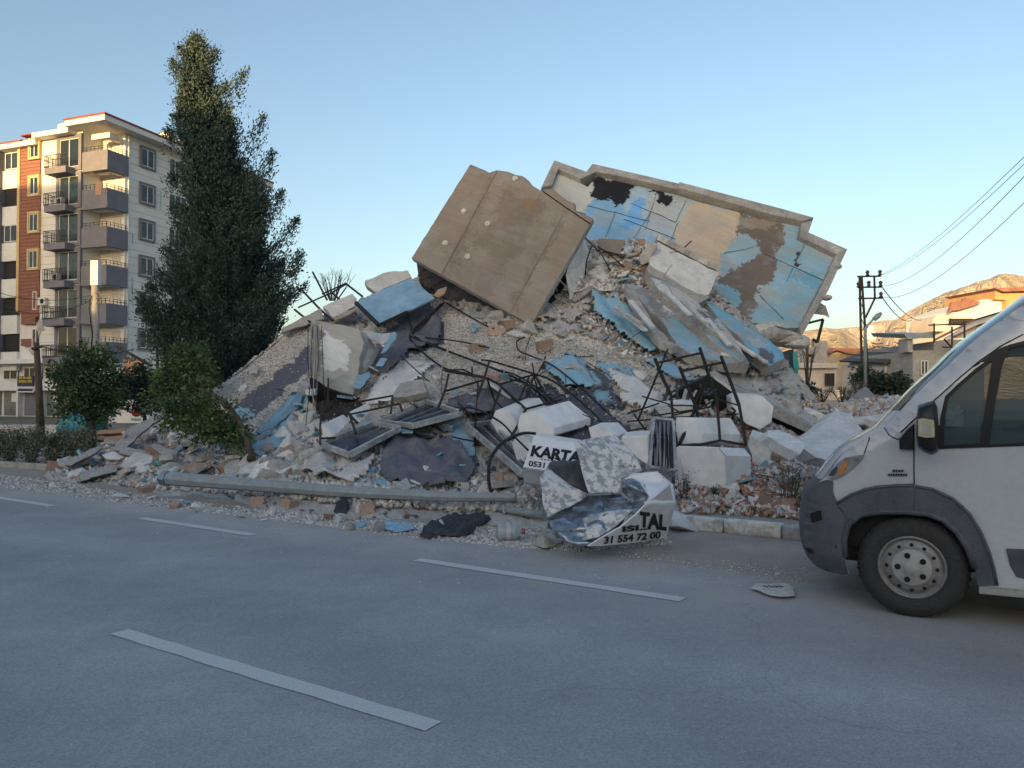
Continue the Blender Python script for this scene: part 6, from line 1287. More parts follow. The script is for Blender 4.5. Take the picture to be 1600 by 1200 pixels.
m = MB(); m.prism([on_plane(*pt_, 820 + x / 3.3333, 660 + y / 3.3333) for x, y in fq], -pt_[1] * .012); part(m, 'lettered_panel', 'tank', cr)
m = MB(); m.prism([on_plane(*pt_, 820 + x / 3.3333, 660 + y / 3.3333) - pt_[1] * .03 for x, y in [(770,330),(786,424),(736,602),(700,560),(640,440)]], Vector((.05, .55, 0))); part(m, 'end_panel', 'tank', cr)
ZBp = lambda x, y: (820 + x / 3.3333, 660 + y / 3.3333)
lettering('TAL', ZBp(596, 540), ZBp(738, 560), (1.2, -22), pt_, cr, off=.05)
lettering('.', ZBp(548, 538), ZBp(556, 539), (0, -5), pt_, cr)
lettering('ISI...', ZBp(508, 570), ZBp(658, 556), (.6, -8), pt_, cr, off=.045)
lettering('31 554 72 00', ZBp(412, 632), ZBp(706, 602), (1.5, -10.5), pt_, cr, off=.035)
for a, b, c in (((400,395),(412,430),(405,470)), ((262,425),(300,412),(340,400))): part(MB().tube([P(*ZBp(*a), 7.62), P(*ZBp(*b), 7.55), P(*ZBp(*c), 7.45)], .006, 4), 'crease', 'vandark', cr)
# ---- solar collectors
def collector(cor, label, ribs=9, th=.09):
    """cor: four pixel+depth corners in order"""
    C4 = [P(*c) for c in cor]; n = (C4[1] - C4[0]).cross(C4[3] - C4[0]).normalized(); 
    if n.dot(C4[0] - Vector((0, 0, CAMH))) > 0: n = -n
    rt = thing('solar_collector', label, 'solar panel', C4[0]); m = MB(); m.prism([p - n * .03 for p in C4], -n * .03); part(m, 'absorber_plate', 'collector', rt)
    for i in range(4):
        a, b = C4[i], C4[(i + 1) % 4]; part(MB().bar(a, b, th * .5, th, up=n), 'frame_rail', 'alu', rt)
    for i in range(1, ribs):
        t = i / ribs; a = C4[0].lerp(C4[1], t); b = C4[3].lerp(C4[2], t); part(MB().bar(a - n * .022 + (b - a) * .02, b - n * .022 - (b - a) * .02, .012, .012, up=n), 'rib', 'bluegrey' if i % 2 else 'collector', rt)
    return rt
collector([(*Z4([(250,805)])[0], 12.0), (*Z4([(515,905)])[0], 11.6), (*Z4([(990,655)])[0], 12.2), (*Z4([(735,612)])[0], 12.9)], 'dark solar panel lying at the left of the two joined ones', 8)
collector([(*Z4([(800,600)])[0], 12.9), (*Z4([(1110,632)])[0], 12.2), (*Z4([(1570,515)])[0], 12.7), (*Z4([(1235,405)])[0], 13.6)], 'dark solar panel with a ridge shape right of the small white casings', 9)
collector([(*Z5b([(296,632)])[0], 12.4), (*Z5b([(508,602)])[0], 12.9), (*Z5b([(900,1000)])[0], 11.0), (*Z5b([(822,1088)])[0], 10.2)], 'long dark solar panel sloping down to the lettered tank', 5)
c4 = collector([(*Z6b([(238,692)])[0], 11.2), (*Z6b([(200,1150)])[0], 10.5), (*Z6b([(440,1180)])[0], 10.6), (*Z6b([(420,712)])[0], 11.3)], 'dark solar panel standing upright left of the large clean tank', 3)
for i in range(13): x = 250 + i * 13; part(MB().tube([P(*Z6b([(x, 715)])[0], 11.15), P(*Z6b([(x + random.uniform(-10, 10), 900)])[0], 10.8 + random.uniform(-.03, .03)), P(*Z6b([(x + random.uniform(-12, 12), 1150)])[0], 10.5)], .013, 4), 'riser_tube', 'bluegrey' if i % 3 else 'cable', c4)
# ---- steel frames
def frame(label, segs, conv, lift, r=.032, name='steel_stand', depth=None):
    x, y = conv([segs[0][0]])[0]; rt = thing(name, label, 'steel frame', P(x, y, float(mdepth(x, y)[0]) - 1)); 
    for sgm in segs:
        pts = []
        for q in sgm:
            px, py = conv([q[:2]])[0]; l = q[2] if len(q) > 2 else lift; d = depth(px, py) if depth else float(mdepth(px, py)[0]); pts.append(P(px, py, d - l))
        for a, b in zip(pts, pts[1:]): part(MB().bar(a, b, r * 1.5, r * 1.5), 'bar', 'black_steel', rt)
    return rt
frame('bent black steel stand arching over the central white tanks', [[(95,120),(500,190),(590,240),(850,475)],[(850,475),(1185,385)],[(930,145),(1040,350),(1100,440)],[(510,20),(930,145)],[(430,15),(510,20)],[(125,150),(95,295),(30,455)],[(510,22),(450,215),(400,352)],[(612,290),(560,430),(512,560)],[(850,475),(790,600),(740,690),(690,770)],[(105,305),(440,205)],[(930,150),(860,360)],[(880,172),(790,385)],[(600,245),(930,150)],[(345,90),(345,150)]], Z5b, 1.0, .022)
frame('rusty steel stand lying over the small white casings at left', [[(430,440),(920,350)],[(520,525),(990,425)],[(920,350),(905,512)],[(985,425),(1012,492)],[(430,440),(520,525)],[(515,525),(575,700)],[(440,450),(590,605)],[(240,800),(240,640),(268,400)],[(250,750),(380,745)],[(318,190),(312,450)]], Z4, 1.3, .021)
F3 = lambda px, py: 12.2 - (py - 545) * .006
frame('tall black steel stand straddling the white tanks at right', [[(260,120),(330,300),(410,460),(430,700),(470,960)],[(680,20),(840,500),(870,890)],[(270,165),(690,70)],[(510,240),(905,155)],[(490,200),(640,560),(665,660)],[(880,100),(1050,560),(1112,930)],[(870,890),(1118,932)],[(500,940),(690,930),(870,890)],[(640,590),(480,950)]], Z6b, 0, .025, depth=F3)
frame('crossing thin black bars behind the tall right hand stand', [[(382,30),(300,230),(100,700)],[(140,475),(430,560),(620,565)],[(230,660),(640,600),(830,510)],[(420,655),(840,560)],[(0,640),(300,540)],[(840,500),(1040,560)],[(620,590),(800,160)],[(760,270),(660,590)],[(0,800),(180,770)],[(0,712),(230,692)],[(60,640),(200,830)],[(520,640),(380,560)]], Z6b, .2, .016, depth=lambda px, py: 12.9 - (py - 545) * .004)
S3f = lambda pts: zz(pts, 3.3333, 340, 380)
frame('bent dark stand against the sky at the left shoulder of the heap', [[(435,240),(520,330),(600,405)],[(495,150),(570,295)],[(420,335),(600,255),(670,212),(755,278)],[(590,252),(720,368)],[(400,345),(480,410)],[(545,265),(670,208)],[(480,410),(560,400)]], S3f, .6, .026)
frame('leaning thin steel post on the dark membrane below the metal panel', [[(970,318),(1020,470)]], S3f, .7, .03, name='steel_post')
frame('black angle bars showing beneath the left corner of the brown slab', [[(1045,170),(1080,130)],[(1050,185),(1120,165)],[(1075,225),(1185,190)],[(1060,150),(1130,260)],[(1110,235),(1160,270)]], S3f, .2, .03, depth=lambda px, py: 18.3)
# ---- cables strewn over the heap
def cable(label, pts, conv, r=.022, lift=.12, name='cable'):
    P3 = []
    for q in pts:
        x, y = conv([q[:2]])[0]; l = q[2] if len(q) > 2 else lift; P3.append(P(x, y, min(float(mdepth(x, y)[0]) if inpoly([x], [y], MOUND)[0] else 99, gdepth(x, y)) - l - .25))
    # smooth
    out_ = []
    for i in range(len(P3) - 1):
        p0 = P3[max(i - 1, 0)]; p1 = P3[i]; p2 = P3[i + 1]; p3 = P3[min(i + 2, len(P3) - 1)]
        for k in range(5): t = k / 5; out_.append(.5 * ((2 * p1) + (p2 - p0) * t + (2 * p0 - 5 * p1 + 4 * p2 - p3) * t * t + (3 * p1 - p0 - 3 * p2 + p3) * t ** 3))
    out_.append(P3[-1]); return single(MB().tube(out_, r, 6), name, ['cable'], label, 'cable')
cable('thick black cable from below the brown slab down to the bent stand', [(1180,310),(1090,400),(1000,480),(1060,560),(1180,650),(1300,680),(1440,720),(1600,860)], S3f)
cable('long black cable crossing the gravel slope to the crossed bars', [(1000,485),(1150,545),(1300,600),(1480,670),(1620,740),(1800,880),(2000,1000),(2150,1070)], S3f)
cable('second long cable just above the first across the gravel slope', [(1010,480),(1200,560),(1400,640),(1560,690),(1700,780),(1880,930)], S3f, .016)
cable('straight black cable end on the gravel below the brown slab', [(1080,492),(1250,510),(1415,545)], S3f, .018)
cable('curled black cable loop at the right of the gravel slope', [(1600,490),(1560,510),(1570,560),(1640,590),(1750,640),(1900,760),(2050,900)], S3f, .016)
cable('black cables bundled down from the metal panel corner', [(1165,315),(1120,360),(1040,430),(1005,470)], S3f, .018); cable('thin cable beside the bundle below the metal panel', [(1150,330),(1080,420),(1020,462),(960,440)], S3f, .014)
cable('black hose curving down in front of the long solar panel', [(940,705,1.3),(840,700,1.4),(740,730,1.5),(620,800,1.5),(520,940,1.2),(500,1080,.9),(510,1200,.5),(540,1290,.2)], Z5b, .024)
cable('thin black cable looping over the central solar panel', [(230,490,1),(300,460,1),(400,480,1.2),(520,540,1.3),(640,620,1.4),(740,730,1.5),(870,860,1.6)], Z5b, .016)
cable('black cable arching from the bent stand toward the crossed bars', [(930,150,1),(1060,190,1),(1220,290,.8),(1380,420,.6),(1530,560,.6),(1700,760,.6)], Z5b, .018)
cable('bare pale rods lying below the brown slab', [(1190,310),(1290,370),(1400,430),(1440,445)], S3f, .02, name='rod')['category'] = 'rod'
# ---- fallen lamp pole
fp = thing('fallen_lamp_pole', 'long grey tapered lamp pole lying along the foot of the heap', 'lamp pole', P(260, 750, 11.4))
pts = [P(258, 747, 11.5), P(400, 758, 10.9), P(560, 770, 10.2), P(700, 776, 9.75), P(806, 777, 9.55)]
part(MB().tube(pts, .105, 8, r2=.052, sm=False), 'shaft', 'pole_grey', fp); m = MB(); m.tube([P(255, 747, 11.52), P(264, 748, 11.46)], .118, 8, sm=False); part(m, 'end_collar', 'galv', fp)
part(MB().tube([P(690, 776, 9.78), P(698, 776.3, 9.76)], .066, 8, sm=False), 'joint_collar', 'alu', fp)
rt = thing('fallen_pole_arm', 'thinner pole piece sticking out toward the crushed tank', 'pole', P(830, 800, 9.6)); part(MB().tube([P(770, 793, 9.7), P(850, 805, 9.0)], .05, 8), 'arm', 'pole_grey', rt)
# ---- foreground litter, each where it lies
def cloth(pts, label, mt, h=.12, seed=1, name='cloth', cat='cloth', th=.01, amp=.08):
    c = [G(*p) for p in pts]; bm = bmesh.new(); vs = [bm.verts.new(p) for p in c]
    for t in tessellate_polygon([c]):
        try: bm.faces.new([vs[i] for i in t])
        except ValueError: pass
    refine(bm, .05, 6); bd = {v for v in bm.verts if v.is_boundary}
    for v in bm.verts:
        q = v.co * 5 + Vector((seed * 5, 0, 0)); n_ = max(0, .55 + .9 * mnoise.noise(q) + .5 * mnoise.noise(q * 2.7)); v.co.z = .02 + (h * n_ if v not in bd else .01); v.co.x += amp * .4 * mnoise.noise(q * 1.7 + Vector((9, 0, 0))); v.co.y += amp * .4 * mnoise.noise(q * 1.3 + Vector((0, 9, 0)))
    for f in bm.faces: f.smooth = True
    me = bpy.data.meshes.new(name); bm.to_mesh(me); bm.free(); me.materials.append(M[mt]); o = bpy.data.objects.new(name, me); COL.objects.link(o); o['label'] = label; o['category'] = cat; return o
M['cloth_dark'] = mat('dark_grey_cloth', (.055, .065, .08), rough=.85, var=.25, scale=3, bscale=15, bump=.5, col2=(.035, .04, .05)); M['plastic'] = mat('pale_thin_plastic', (.55, .58, .64), rough=.3, var=.1, scale=5, bscale=14, bump=.4, col2=(.38, .42, .5)); M['blueplastic'] = mat('blue_plastic', (.015, .05, .28), rough=.35, var=.2, scale=5, bump=.3)
M['orange'] = mat('orange_wrapper', (.55, .20, .04), rough=.5, var=.3, scale=12, bump=.3, col2=(.5, .4, .1)); M['pinkp'] = mat('pink_scrap', (.50, .12, .18), var=.2, bump=.2); M['paper'] = mat('dusty_paper', (.62, .61, .59), var=.15, scale=9, bscale=18, bump=.3, col2=(.5, .48, .45)); M['greenp'] = mat('green_plastic', (.06, .38, .26), var=.15, bump=.2)
cloth([(655,843),(668,824),(700,818),(728,812),(762,808),(768,815),(745,826),(738,838),(712,843),(690,840),(672,845)], 'crumpled dark grey cloth lying on the roadside grit', 'cloth_dark', .11, 1)
cloth([(776,806),(786,790),(802,784),(820,780),(826,786),(812,798),(800,806),(786,812)], 'crumpled translucent plastic bag beside the pole end', 'plastic', .16, 2, name='plastic_bag', cat='plastic bag')
cloth([(760,796),(766,786),(776,790),(778,802),(768,804)], 'orange and red food wrapper left of the plastic bag', 'orange', .12, 3, name='wrapper', cat='wrapper')
cloth([(1112,794),(1120,784),(1140,782),(1152,792),(1160,797),(1140,799)], 'white plastic sack lying on the verge behind the kerb', 'paper', .2, 4, name='sack', cat='sack')
cloth([(1166,833),(1172,827),(1186,826),(1190,831),(1180,835)], 'blue plastic lid in the gutter by the kerb', 'blueplastic', .05, 5, name='lid', cat='lid')
cloth([(1173,925),(1177,917),(1196,918),(1222,917),(1236,919),(1240,936),(1222,939),(1204,937),(1188,930)], 'flattened dirty paper bag lying on the asphalt near the van', 'paper', .02, 6, name='paper_bag', cat='paper bag')
m = MB(); g = G(1207, 924)
for i in range(8): p = G(1194 + i * 4, 923.5 + (i % 2)); m.box(p + Vector((0, 0, .040)), (.012, .02, .004), (0, 0, .2)); 
single(m, 'faded_print', ['text'], 'faded dark print on the flattened paper bag', 'print')
cloth([(834,856),(846,846),(868,842),(880,850),(868,858),(850,861)], 'brown dirty rag at the left foot of the crushed tank', 'concrete_r', .1, 9, name='rag', cat='rag')
cloth([(905,858),(912,850),(922,852),(920,858)], 'pale chip of plaster in front of the crushed tank', 'white_r', .08, 10, name='plaster_chip', cat='plaster chip', amp=.01)
cloth([(520,801),(530,794),(548,800),(545,806),(525,806)], 'black plastic bag scrap under the fallen pole', 'cloth_dark', .18, 11, name='bag', cat='bag')
cloth([(548,800),(556,787),(572,790),(574,803),(558,806)], 'white plastic bag left of the brick under the pole', 'paper', .2, 12, name='plastic_bag', cat='plastic bag')
cloth([(586,826),(600,820),(640,822),(650,830),(620,836)], 'flat blue grey foam scrap in the roadside grit', 'blue_r', .04, 13, name='foam_scrap', cat='foam scrap', amp=.02)
cloth([(1385,905),(1392,899),(1400,901),(1398,907)], 'white scrap under the bumper of the van', 'paper', .03, 14, name='scrap', cat='scrap') if False else None
cloth([(825,816),(838,812),(846,818),(836,822)], 'pink plastic scrap left of the crushed tank', 'pinkp', .05, 15, name='scrap', cat='scrap')
# plastic water bottle lying down
bt = thing('plastic_bottle', 'big crumpled clear plastic water bottle lying with its pink cap to the right', 'bottle', G(795, 846))
M['petb'] = glassmat('clear_pet_plastic', (.55, .6, .66), .55, .15)
a = G(777, 846) + Vector((0, 0, .10)); ax = (G(815, 845) - G(777, 846)).normalized(); L = .24; m = MB(); m.lathe(a, ax, [(0, 0), (.08, 0), (.098, .02), (.092, .06), (.1, .09), (.09, .13), (.099, .16), (.09, .19), (.06, .225), (.028, .245), (.028, .262), (0, .262)], 18); part(m, 'body', 'petb', bt)
m = MB(); m.lathe(a + ax * .26, ax, [(0, 0), (.032, 0), (.032, .03), (0, .03)], 12); part(m, 'cap', 'pinkp', bt)
m = MB(); m.lathe(a, ax, [(.101, .085), (.102, .09), (.101, .13)], 18); part(m, 'label_band', 'plastic', bt)
# turquoise covered motorbike-like bundle beneath the round tree
cloth_pts = [(112,672),(118,655),(130,650),(142,660),(150,650),(160,655),(158,668),(140,676),(126,680)]
m = MB(); M['turq'] = mat('turquoise_plastic', (.06, .34, .42), rough=.5, var=.2, scale=4, bscale=10, bump=.5)
for i, (x, y, r_) in enumerate([(118,662,.32),(108,668,.28),(133,668,.36),(152,660,.28),(124,674,.3)]):
    bm = bmesh.new(); bmesh.ops.create_icosphere(bm, subdivisions=2, radius=r_); 
    for v in bm.verts: v.co = v.co * (1 + .4 * mnoise.noise(v.co * 4 + Vector((i * 5, 0, 0)))) + P(x, y, 21)
    m.add([v.co for v in bm.verts], [tuple(v.index for v in f.verts) for f in bm.faces], 0, True); bm.free()
single(m, 'plastic_sheeting', ['turq'], 'crumpled turquoise plastic sheeting behind the hedge under the round tree', 'plastic sheet')
# verge plants and grass by the kerb
bare('weed', 'thin weed growing in front of the large clean tank', 1070, 796, 10.4, 62, 12, 9, 71, r0=.006, cat='plant', leaf=160, leafm='leaf2')
bare('weed', 'bushy dry weed left of the van behind the kerb', 1232, 806, 10.2, 78, 22, 16, 72, r0=.007, cat='plant', leaf=420, leafm='drybush'); bare('weed', 'small weed at the corner of the large clean tank', 1120, 778, 10.6, 20, 10, 6, 73, r0=.005, cat='plant', leaf=60, leafm='leaf2'); bare('weed', 'short dry weed right behind the kerb near the bumper', 1250, 812, 10.0, 46, 10, 9, 74, r0=.006, cat='plant', leaf=160)
rr = np.random.default_rng(9); n_ = 5200; px = rr.uniform(1046, 1270, n_); py = 790 + (px - 1046) * .075 + rr.normal(0, 3.5, n_); keep = rr.uniform(size=n_) < np.clip(1.3 - (px - 1046) / 150, .12, 1); px, py = px[keep], py[keep]
c = np.array([tuple(G(a, b)) for a, b in zip(px, py)]); me = leaves_mesh('grass', c, rr.normal(size=(len(c), 3)) * .35 + np.array([0, 0, 1.0]), .10, .012, 'grass', rr); o = bpy.data.objects.new('grass', me); COL.objects.link(o); o['kind'] = 'stuff'; o['label'] = 'strip of short green grass behind the painted kerb'; o['category'] = 'grass'
# ============================================================ loose rubble: every larger piece its own object
def chunk_mesh(name, mt, seed, flat=1.0, ang=.35, sub=2):
    r_ = random.Random(seed); bm = bmesh.new(); pts = [Vector((r_.uniform(-1, 1), r_.uniform(-1, 1), r_.uniform(-1, 1) * flat)) for _ in range(16)]
    for p in pts: bm.verts.new(p * .5)
    res = bmesh.ops.convex_hull(bm, input=bm.verts); bmesh.ops.delete(bm, geom=[g for g in res['geom_interior'] if isinstance(g, bmesh.types.BMVert)], context='VERTS')
    bmesh.ops.subdivide_edges(bm, edges=bm.edges[:], cuts=1); bmesh.ops.triangulate(bm, faces=[f for f in bm.faces if len(f.verts) > 3])
    for v in bm.verts: v.co *= 1 + .10 * mnoise.noise(v.co * 6 + Vector((seed, 0, 0)))
    bmesh.ops.recalc_face_normals(bm, faces=bm.faces); me = bpy.data.meshes.new(name); bm.to_mesh(me); bm.free(); me.materials.append(M[mt]); return me
def brick_mesh(seed, broken):
    r_ = random.Random(seed); bm = bmesh.new(); bmesh.ops.create_cube(bm, size=1)
    for v in bm.verts: v.co = Vector((v.co.x * 1.0, v.co.y * .66, v.co.z * .68))
    ends = [f for f in bm.faces if abs(f.normal.x) > .9]
    r = bmesh.ops.subdivide_edges(bm, edges=[e for f in ends for e in f.edges], cuts=2, use_grid_fill=True)
    fs = [f for f in bm.faces if abs(f.normal.x) > .9]; r = bmesh.ops.inset_individual(bm, faces=fs, thickness=.035)
    fs = [f for f in bm.faces if abs(f.normal.x) > .9 and f.calc_area() < .03 and min(e.calc_length() for e in f.edges) > .08]
    for f in fs:
        ex = bmesh.ops.extrude_discrete_faces(bm, faces=[f])
        for nf in ex['faces']:
            sgn = -1 if nf.normal.x > 0 else 1
            for v in nf.verts: v.co.x += sgn * .3
            nf.material_index = 1
    for v in bm.verts:
        if broken and v.co.x > .2: v.co.x -= r_.uniform(0, .3); v.co.z += r_.uniform(-.05, .05)
    me = bpy.data.meshes.new('hollow_brick'); bm.to_mesh(me); bm.free(); me.materials.append(M['brick']); me.materials.append(M['dark_in']); return me
def plate_mesh(name, mt, seed, t=.08):
    r_ = random.Random(seed); n = r_.randint(4, 6); pts = []
    for i in range(n): a = 2 * math.pi * (i + r_.uniform(-.25, .25)) / n; pts.append(Vector((math.cos(a) * r_.uniform(.4, .6), math.sin(a) * r_.uniform(.25, .5), 0)))
    m = MB(); m.prism(pts, (0, 0, t)); return mesh_of(m, name, [mt])
CH = [chunk_mesh('concrete_chunk', 'concrete_r', i, .6 + .1 * (i % 3)) for i in range(7)]
WC = [chunk_mesh('plaster_chunk', 'white_r', 20 + i, .6) for i in range(4)]
BR = [brick_mesh(i, i > 0) for i in range(4)]
FO_ = [plate_mesh('foam_piece', 'blue_r', 40 + i, .09) for i in range(4)]
PLT = [plate_mesh('plaster_plate', 'white_r', 50 + i, .05) for i in range(4)]; SLB = [plate_mesh('slab_fragment', 'concrete_r', 60 + i, .16) for i in range(5)]
DKP = [plate_mesh('membrane_scrap', 'dark_r', 70 + i, .03) for i in range(3)]
KIND = {'concrete_chunk': (CH, 'grey broken concrete lump loose in the rubble', 'concrete lump', 'concrete lumps scattered over the heap and its foot'),
 'plaster_chunk': (WC, 'white plastered rubble lump loose in the debris', 'plaster lump', 'white plaster lumps scattered in the debris'),
 'hollow_brick': (BR, 'broken orange hollow clay brick lying in the debris', 'brick', 'broken orange hollow bricks in the debris'),
 'foam_piece': (FO_, 'torn flat piece of pale blue insulation foam', 'foam piece', 'torn blue foam pieces on the heap'),
 'plaster_plate': (PLT, 'thin white plate of plaster lying flat in the debris', 'plaster plate', 'thin white plaster plates in the debris'),
 'slab_fragment': (SLB, 'flat grey slab fragment lying tilted in the rubble', 'slab fragment', 'flat grey slab fragments in the rubble'),
 'membrane_scrap': (DKP, 'small torn scrap of dark roofing membrane', 'membrane scrap', 'dark membrane scraps on the heap')}
dr = random.Random(99)
def drop(kind, px, py, size, rot=None, flatness=.35, label=None, sink=.25):
    ms, lab, cat, grp = KIND[kind]; o = bpy.data.objects.new(kind, dr.choice(ms)); COL.objects.link(o); p = surf(px, py, size * .18); o.location = p + Vector((0, 0, size * .10))
    o.scale = (size, size * dr.uniform(.7, 1.1), size * dr.uniform(.7, 1.1)); 
    o.rotation_euler = rot if rot else (dr.gauss(0, flatness) + (.35 if py < 740 else 0), dr.gauss(0, flatness), dr.uniform(0, 6.28))
    o['label'] = label or lab; o['category'] = cat
    if not label: o['group'] = grp
    return o
def scatter(poly, n, kinds, smin, smax):
    xs = [p[0] for p in poly]; ys = [p[1] for p in poly]; k = 0; ks = list(kinds); ws = list(kinds.values())
    while k < n:
        x, y = dr.uniform(min(xs), max(xs)), dr.uniform(min(ys), max(ys))
        if not inpoly(np.array([x]), np.array([y]), poly)[0]: continue
        kd = dr.choices(ks, ws)[0]; s = smin + (smax - smin) * dr.random() ** 1.8
        drop(kd, x, y, s * (1.3 if kd in ('foam_piece', 'slab_fragment', 'plaster_plate') else 1)); k += 1
FOOT_L = [(75,738),(150,695),(240,672),(330,690),(420,690),(500,715),(500,752),(400,752),(255,755),(120,750)]
scatter(FOOT_L, 120, dict(concrete_chunk=3, plaster_chunk=2, hollow_brick=.7, foam_piece=.6, plaster_plate=2.4, slab_fragment=3), .18, .55)
scatter([(400,690),(560,690),(600,730),(820,745),(830,775),(600,770),(400,755)], 60, dict(concrete_chunk=3, plaster_chunk=2, hollow_brick=.35, foam_piece=.8, plaster_plate=1.6, slab_fragment=1.5), .14, .42)
scatter([(900,392),(930,374),(1000,378),(1040,410),(1030,470),(980,450),(925,470),(895,500),(880,470)], 95, dict(concrete_chunk=2.6, plaster_chunk=3, hollow_brick=.6, foam_piece=.6, plaster_plate=3, slab_fragment=1), .16, .5)
scatter([(930,460),(1060,550),(1090,600),(1000,600),(930,520)], 35, dict(concrete_chunk=2, plaster_chunk=2, hollow_brick=1, foam_piece=1.6, plaster_plate=1), .12, .36)
scatter([(420,660),(490,600),(500,690),(440,720)], 32, dict(concrete_chunk=3, plaster_chunk=4, foam_piece=2), .16, .5)
scatter([(590,600),(700,560),(900,560),(960,640),(740,680),(600,690)], 26, dict(hollow_brick=.7, plaster_plate=1, foam_piece=1.2, membrane_scrap=2, plaster_chunk=1), .12, .34)
scatter([(590,700),(740,700),(750,765),(600,770)], 45, dict(concrete_chunk=1, plaster_chunk=3, foam_piece=2.2, plaster_plate=1.5, membrane_scrap=1.5), .1, .3)
scatter([(1170,700),(1290,690),(1300,800),(1080,795)], 105, dict(hollow_brick=4.6, plaster_chunk=1.6, concrete_chunk=1.4, plaster_plate=2, foam_piece=.2), .12, .32)
scatter([(1230,640),(1420,622),(1450,720),(1300,720)], 60, dict(hollow_brick=1.2, plaster_chunk=1.6, concrete_chunk=3, plaster_plate=1.2, slab_fragment=2.4, foam_piece=.4, membrane_scrap=1), .18, .6)
scatter([(60,752),(250,778),(420,798),(620,816),(840,830),(860,850),(620,835),(380,812),(200,790),(40,762)], 60, dict(hollow_brick=.8, plaster_chunk=2, concrete_chunk=3, foam_piece=.7, plaster_plate=1.6), .06, .22)
scatter([(420,500),(640,470),(900,500),(1000,560),(1010,650),(700,640),(560,640),(430,620),(300,680),(300,640)], 30, dict(slab_fragment=2, plaster_plate=1.6, membrane_scrap=2.4, foam_piece=1.6, concrete_chunk=1), .25, .75)
KIND['rock'] = (CH, '', 'rock', '')
_r = drop('plaster_chunk', 1066, 826, .44, label='pale limestone lump at the kerb beside the crushed tank'); _r.name = 'rock'; _r['category'] = 'rock'
# draped sheets of roof membrane, torn and folded
def drape(poly, label, mt, h=.16, lift=.22, seed=1, name='roof_membrane', res=.10, fold=2.2):
    n_ = len(poly); pts2 = jag(poly, 3, 10, seed); P3 = [surf(x, y, lift) for x, y in pts2]; bm = bmesh.new(); vs = {}
    xs = [p[0] for p in pts2]; ys = [p[1] for p in pts2]; st_ = 4.0; gx = np.arange(min(xs), max(xs), st_); gy = np.arange(min(ys), max(ys), st_)
    A, B_ = np.meshgrid(gx, gy); ins = inpoly(A.ravel(), B_.ravel(), pts2).reshape(A.shape); dd = mdepth(A.ravel(), B_.ravel()).reshape(A.shape)
    for j in range(len(gy)):
        for i in range(len(gx)):
            if ins[j, i]:
                w = P(A[j, i], B_[j, i], min(dd[j, i], gdepth(A[j, i], B_[j, i])) - lift); q = w * fold + Vector((seed * 7, 0, 0)); f = 1 - abs(mnoise.noise(Vector((q.x + q.z * .6, q.y * .35, q.z * .35)))) * 2.4
                w += Vector((0, -.5, .8)) * h * (f * .8 + .5 * mnoise.noise(q * 2.1)); vs[(i, j)] = bm.verts.new(w)
    for (i, j), v in list(vs.items()):
        q = [vs.get((i, j)), vs.get((i + 1, j)), vs.get((i + 1, j + 1)), vs.get((i, j + 1))]
        if all(q): bm.faces.new(q)
    for f in bm.faces: f.smooth = True
    me = bpy.data.meshes.new(name); bm.to_mesh(me); bm.free(); me.materials.append(M[mt]); o = bpy.data.objects.new(name, me); COL.objects.link(o); o['label'] = label; o['category'] = 'roof sheet'; md = o.modifiers.new('thickness', 'SOLIDIFY'); md.thickness = .03; return o
M['membrane'] = mat('torn_roof_membrane', (.12, .125, .16), rough=.75, var=.2, scale=2.5, bscale=16, bump=.4, col2=(.22, .21, .205), ramp=(.36, .52))
M['foamsheet'] = mat('dusty_blue_foam', (.24, .47, .63), var=.15, scale=2.4, bscale=16, bump=.4, col2=(.42, .46, .48), ramp=(.36, .56))
drape([(592,748),(600,700),(628,682),(690,686),(725,700),(748,742),(720,768),(650,766)], 'dark grey folded membrane hanging below the two joined solar panels', 'membrane', seed=1)
drape([(585,575),(612,520),(640,480),(672,472),(690,500),(690,540),(640,552),(612,580),(596,604)], 'dark membrane sheet torn open below the blue metal panel', 'membrane', h=.1, lift=.15, seed=2)
drape([(395,690),(425,652),(470,606),(484,610),(478,645),(440,690),(400,718),(378,722)], 'blue foam layer exposed along the left slope', 'foamsheet', h=.12, lift=.15, seed=3)
drape([(845,575),(885,556),(905,566),(938,597),(925,612),(880,604)], 'blue foam patch bared in the gravel right of centre', 'foamsheet', h=.08, lift=.12, seed=4)
drape([(922,452),(960,464),(1008,500),(1050,546),(1020,556),(965,522),(925,484)], 'long faded blue sheet running down the slope left of the grey beam', 'foamsheet', h=.10, lift=.3, seed=8)
drape([(1000,560),(1040,556),(1090,590),(1080,604),(1030,585)], 'faded blue strip below the lower end of the diagonal stack', 'foamsheet', h=.08, lift=.15, seed=9)
drape([(945,575),(1000,590),(1040,625),(1020,650),(975,630)], 'broad pale plaster sheet lying above the crossed black bars', 'white_r', h=.05, lift=.15, seed=10, name='plaster_layer')
drape([(690,640),(720,615),(790,600),(830,612),(800,650),(740,655)], 'dark membrane sheet crumpled under the bent black stand', 'membrane', h=.14, lift=.15, seed=5)
drape([(560,640),(590,592),(640,562),(688,566),(650,598),(610,632)], 'pale plaster layer showing through the gravel beside the wall corner', 'white_r', h=.05, lift=.12, seed=6, name='plaster_layer')
drape([(470,745),(500,700),(560,692),(590,715),(575,750),(520,758)], 'grey torn sheet sagging left of the folded membrane', 'concrete_r', h=.2, lift=.2, seed=7, name='torn_and_shade_sheet')
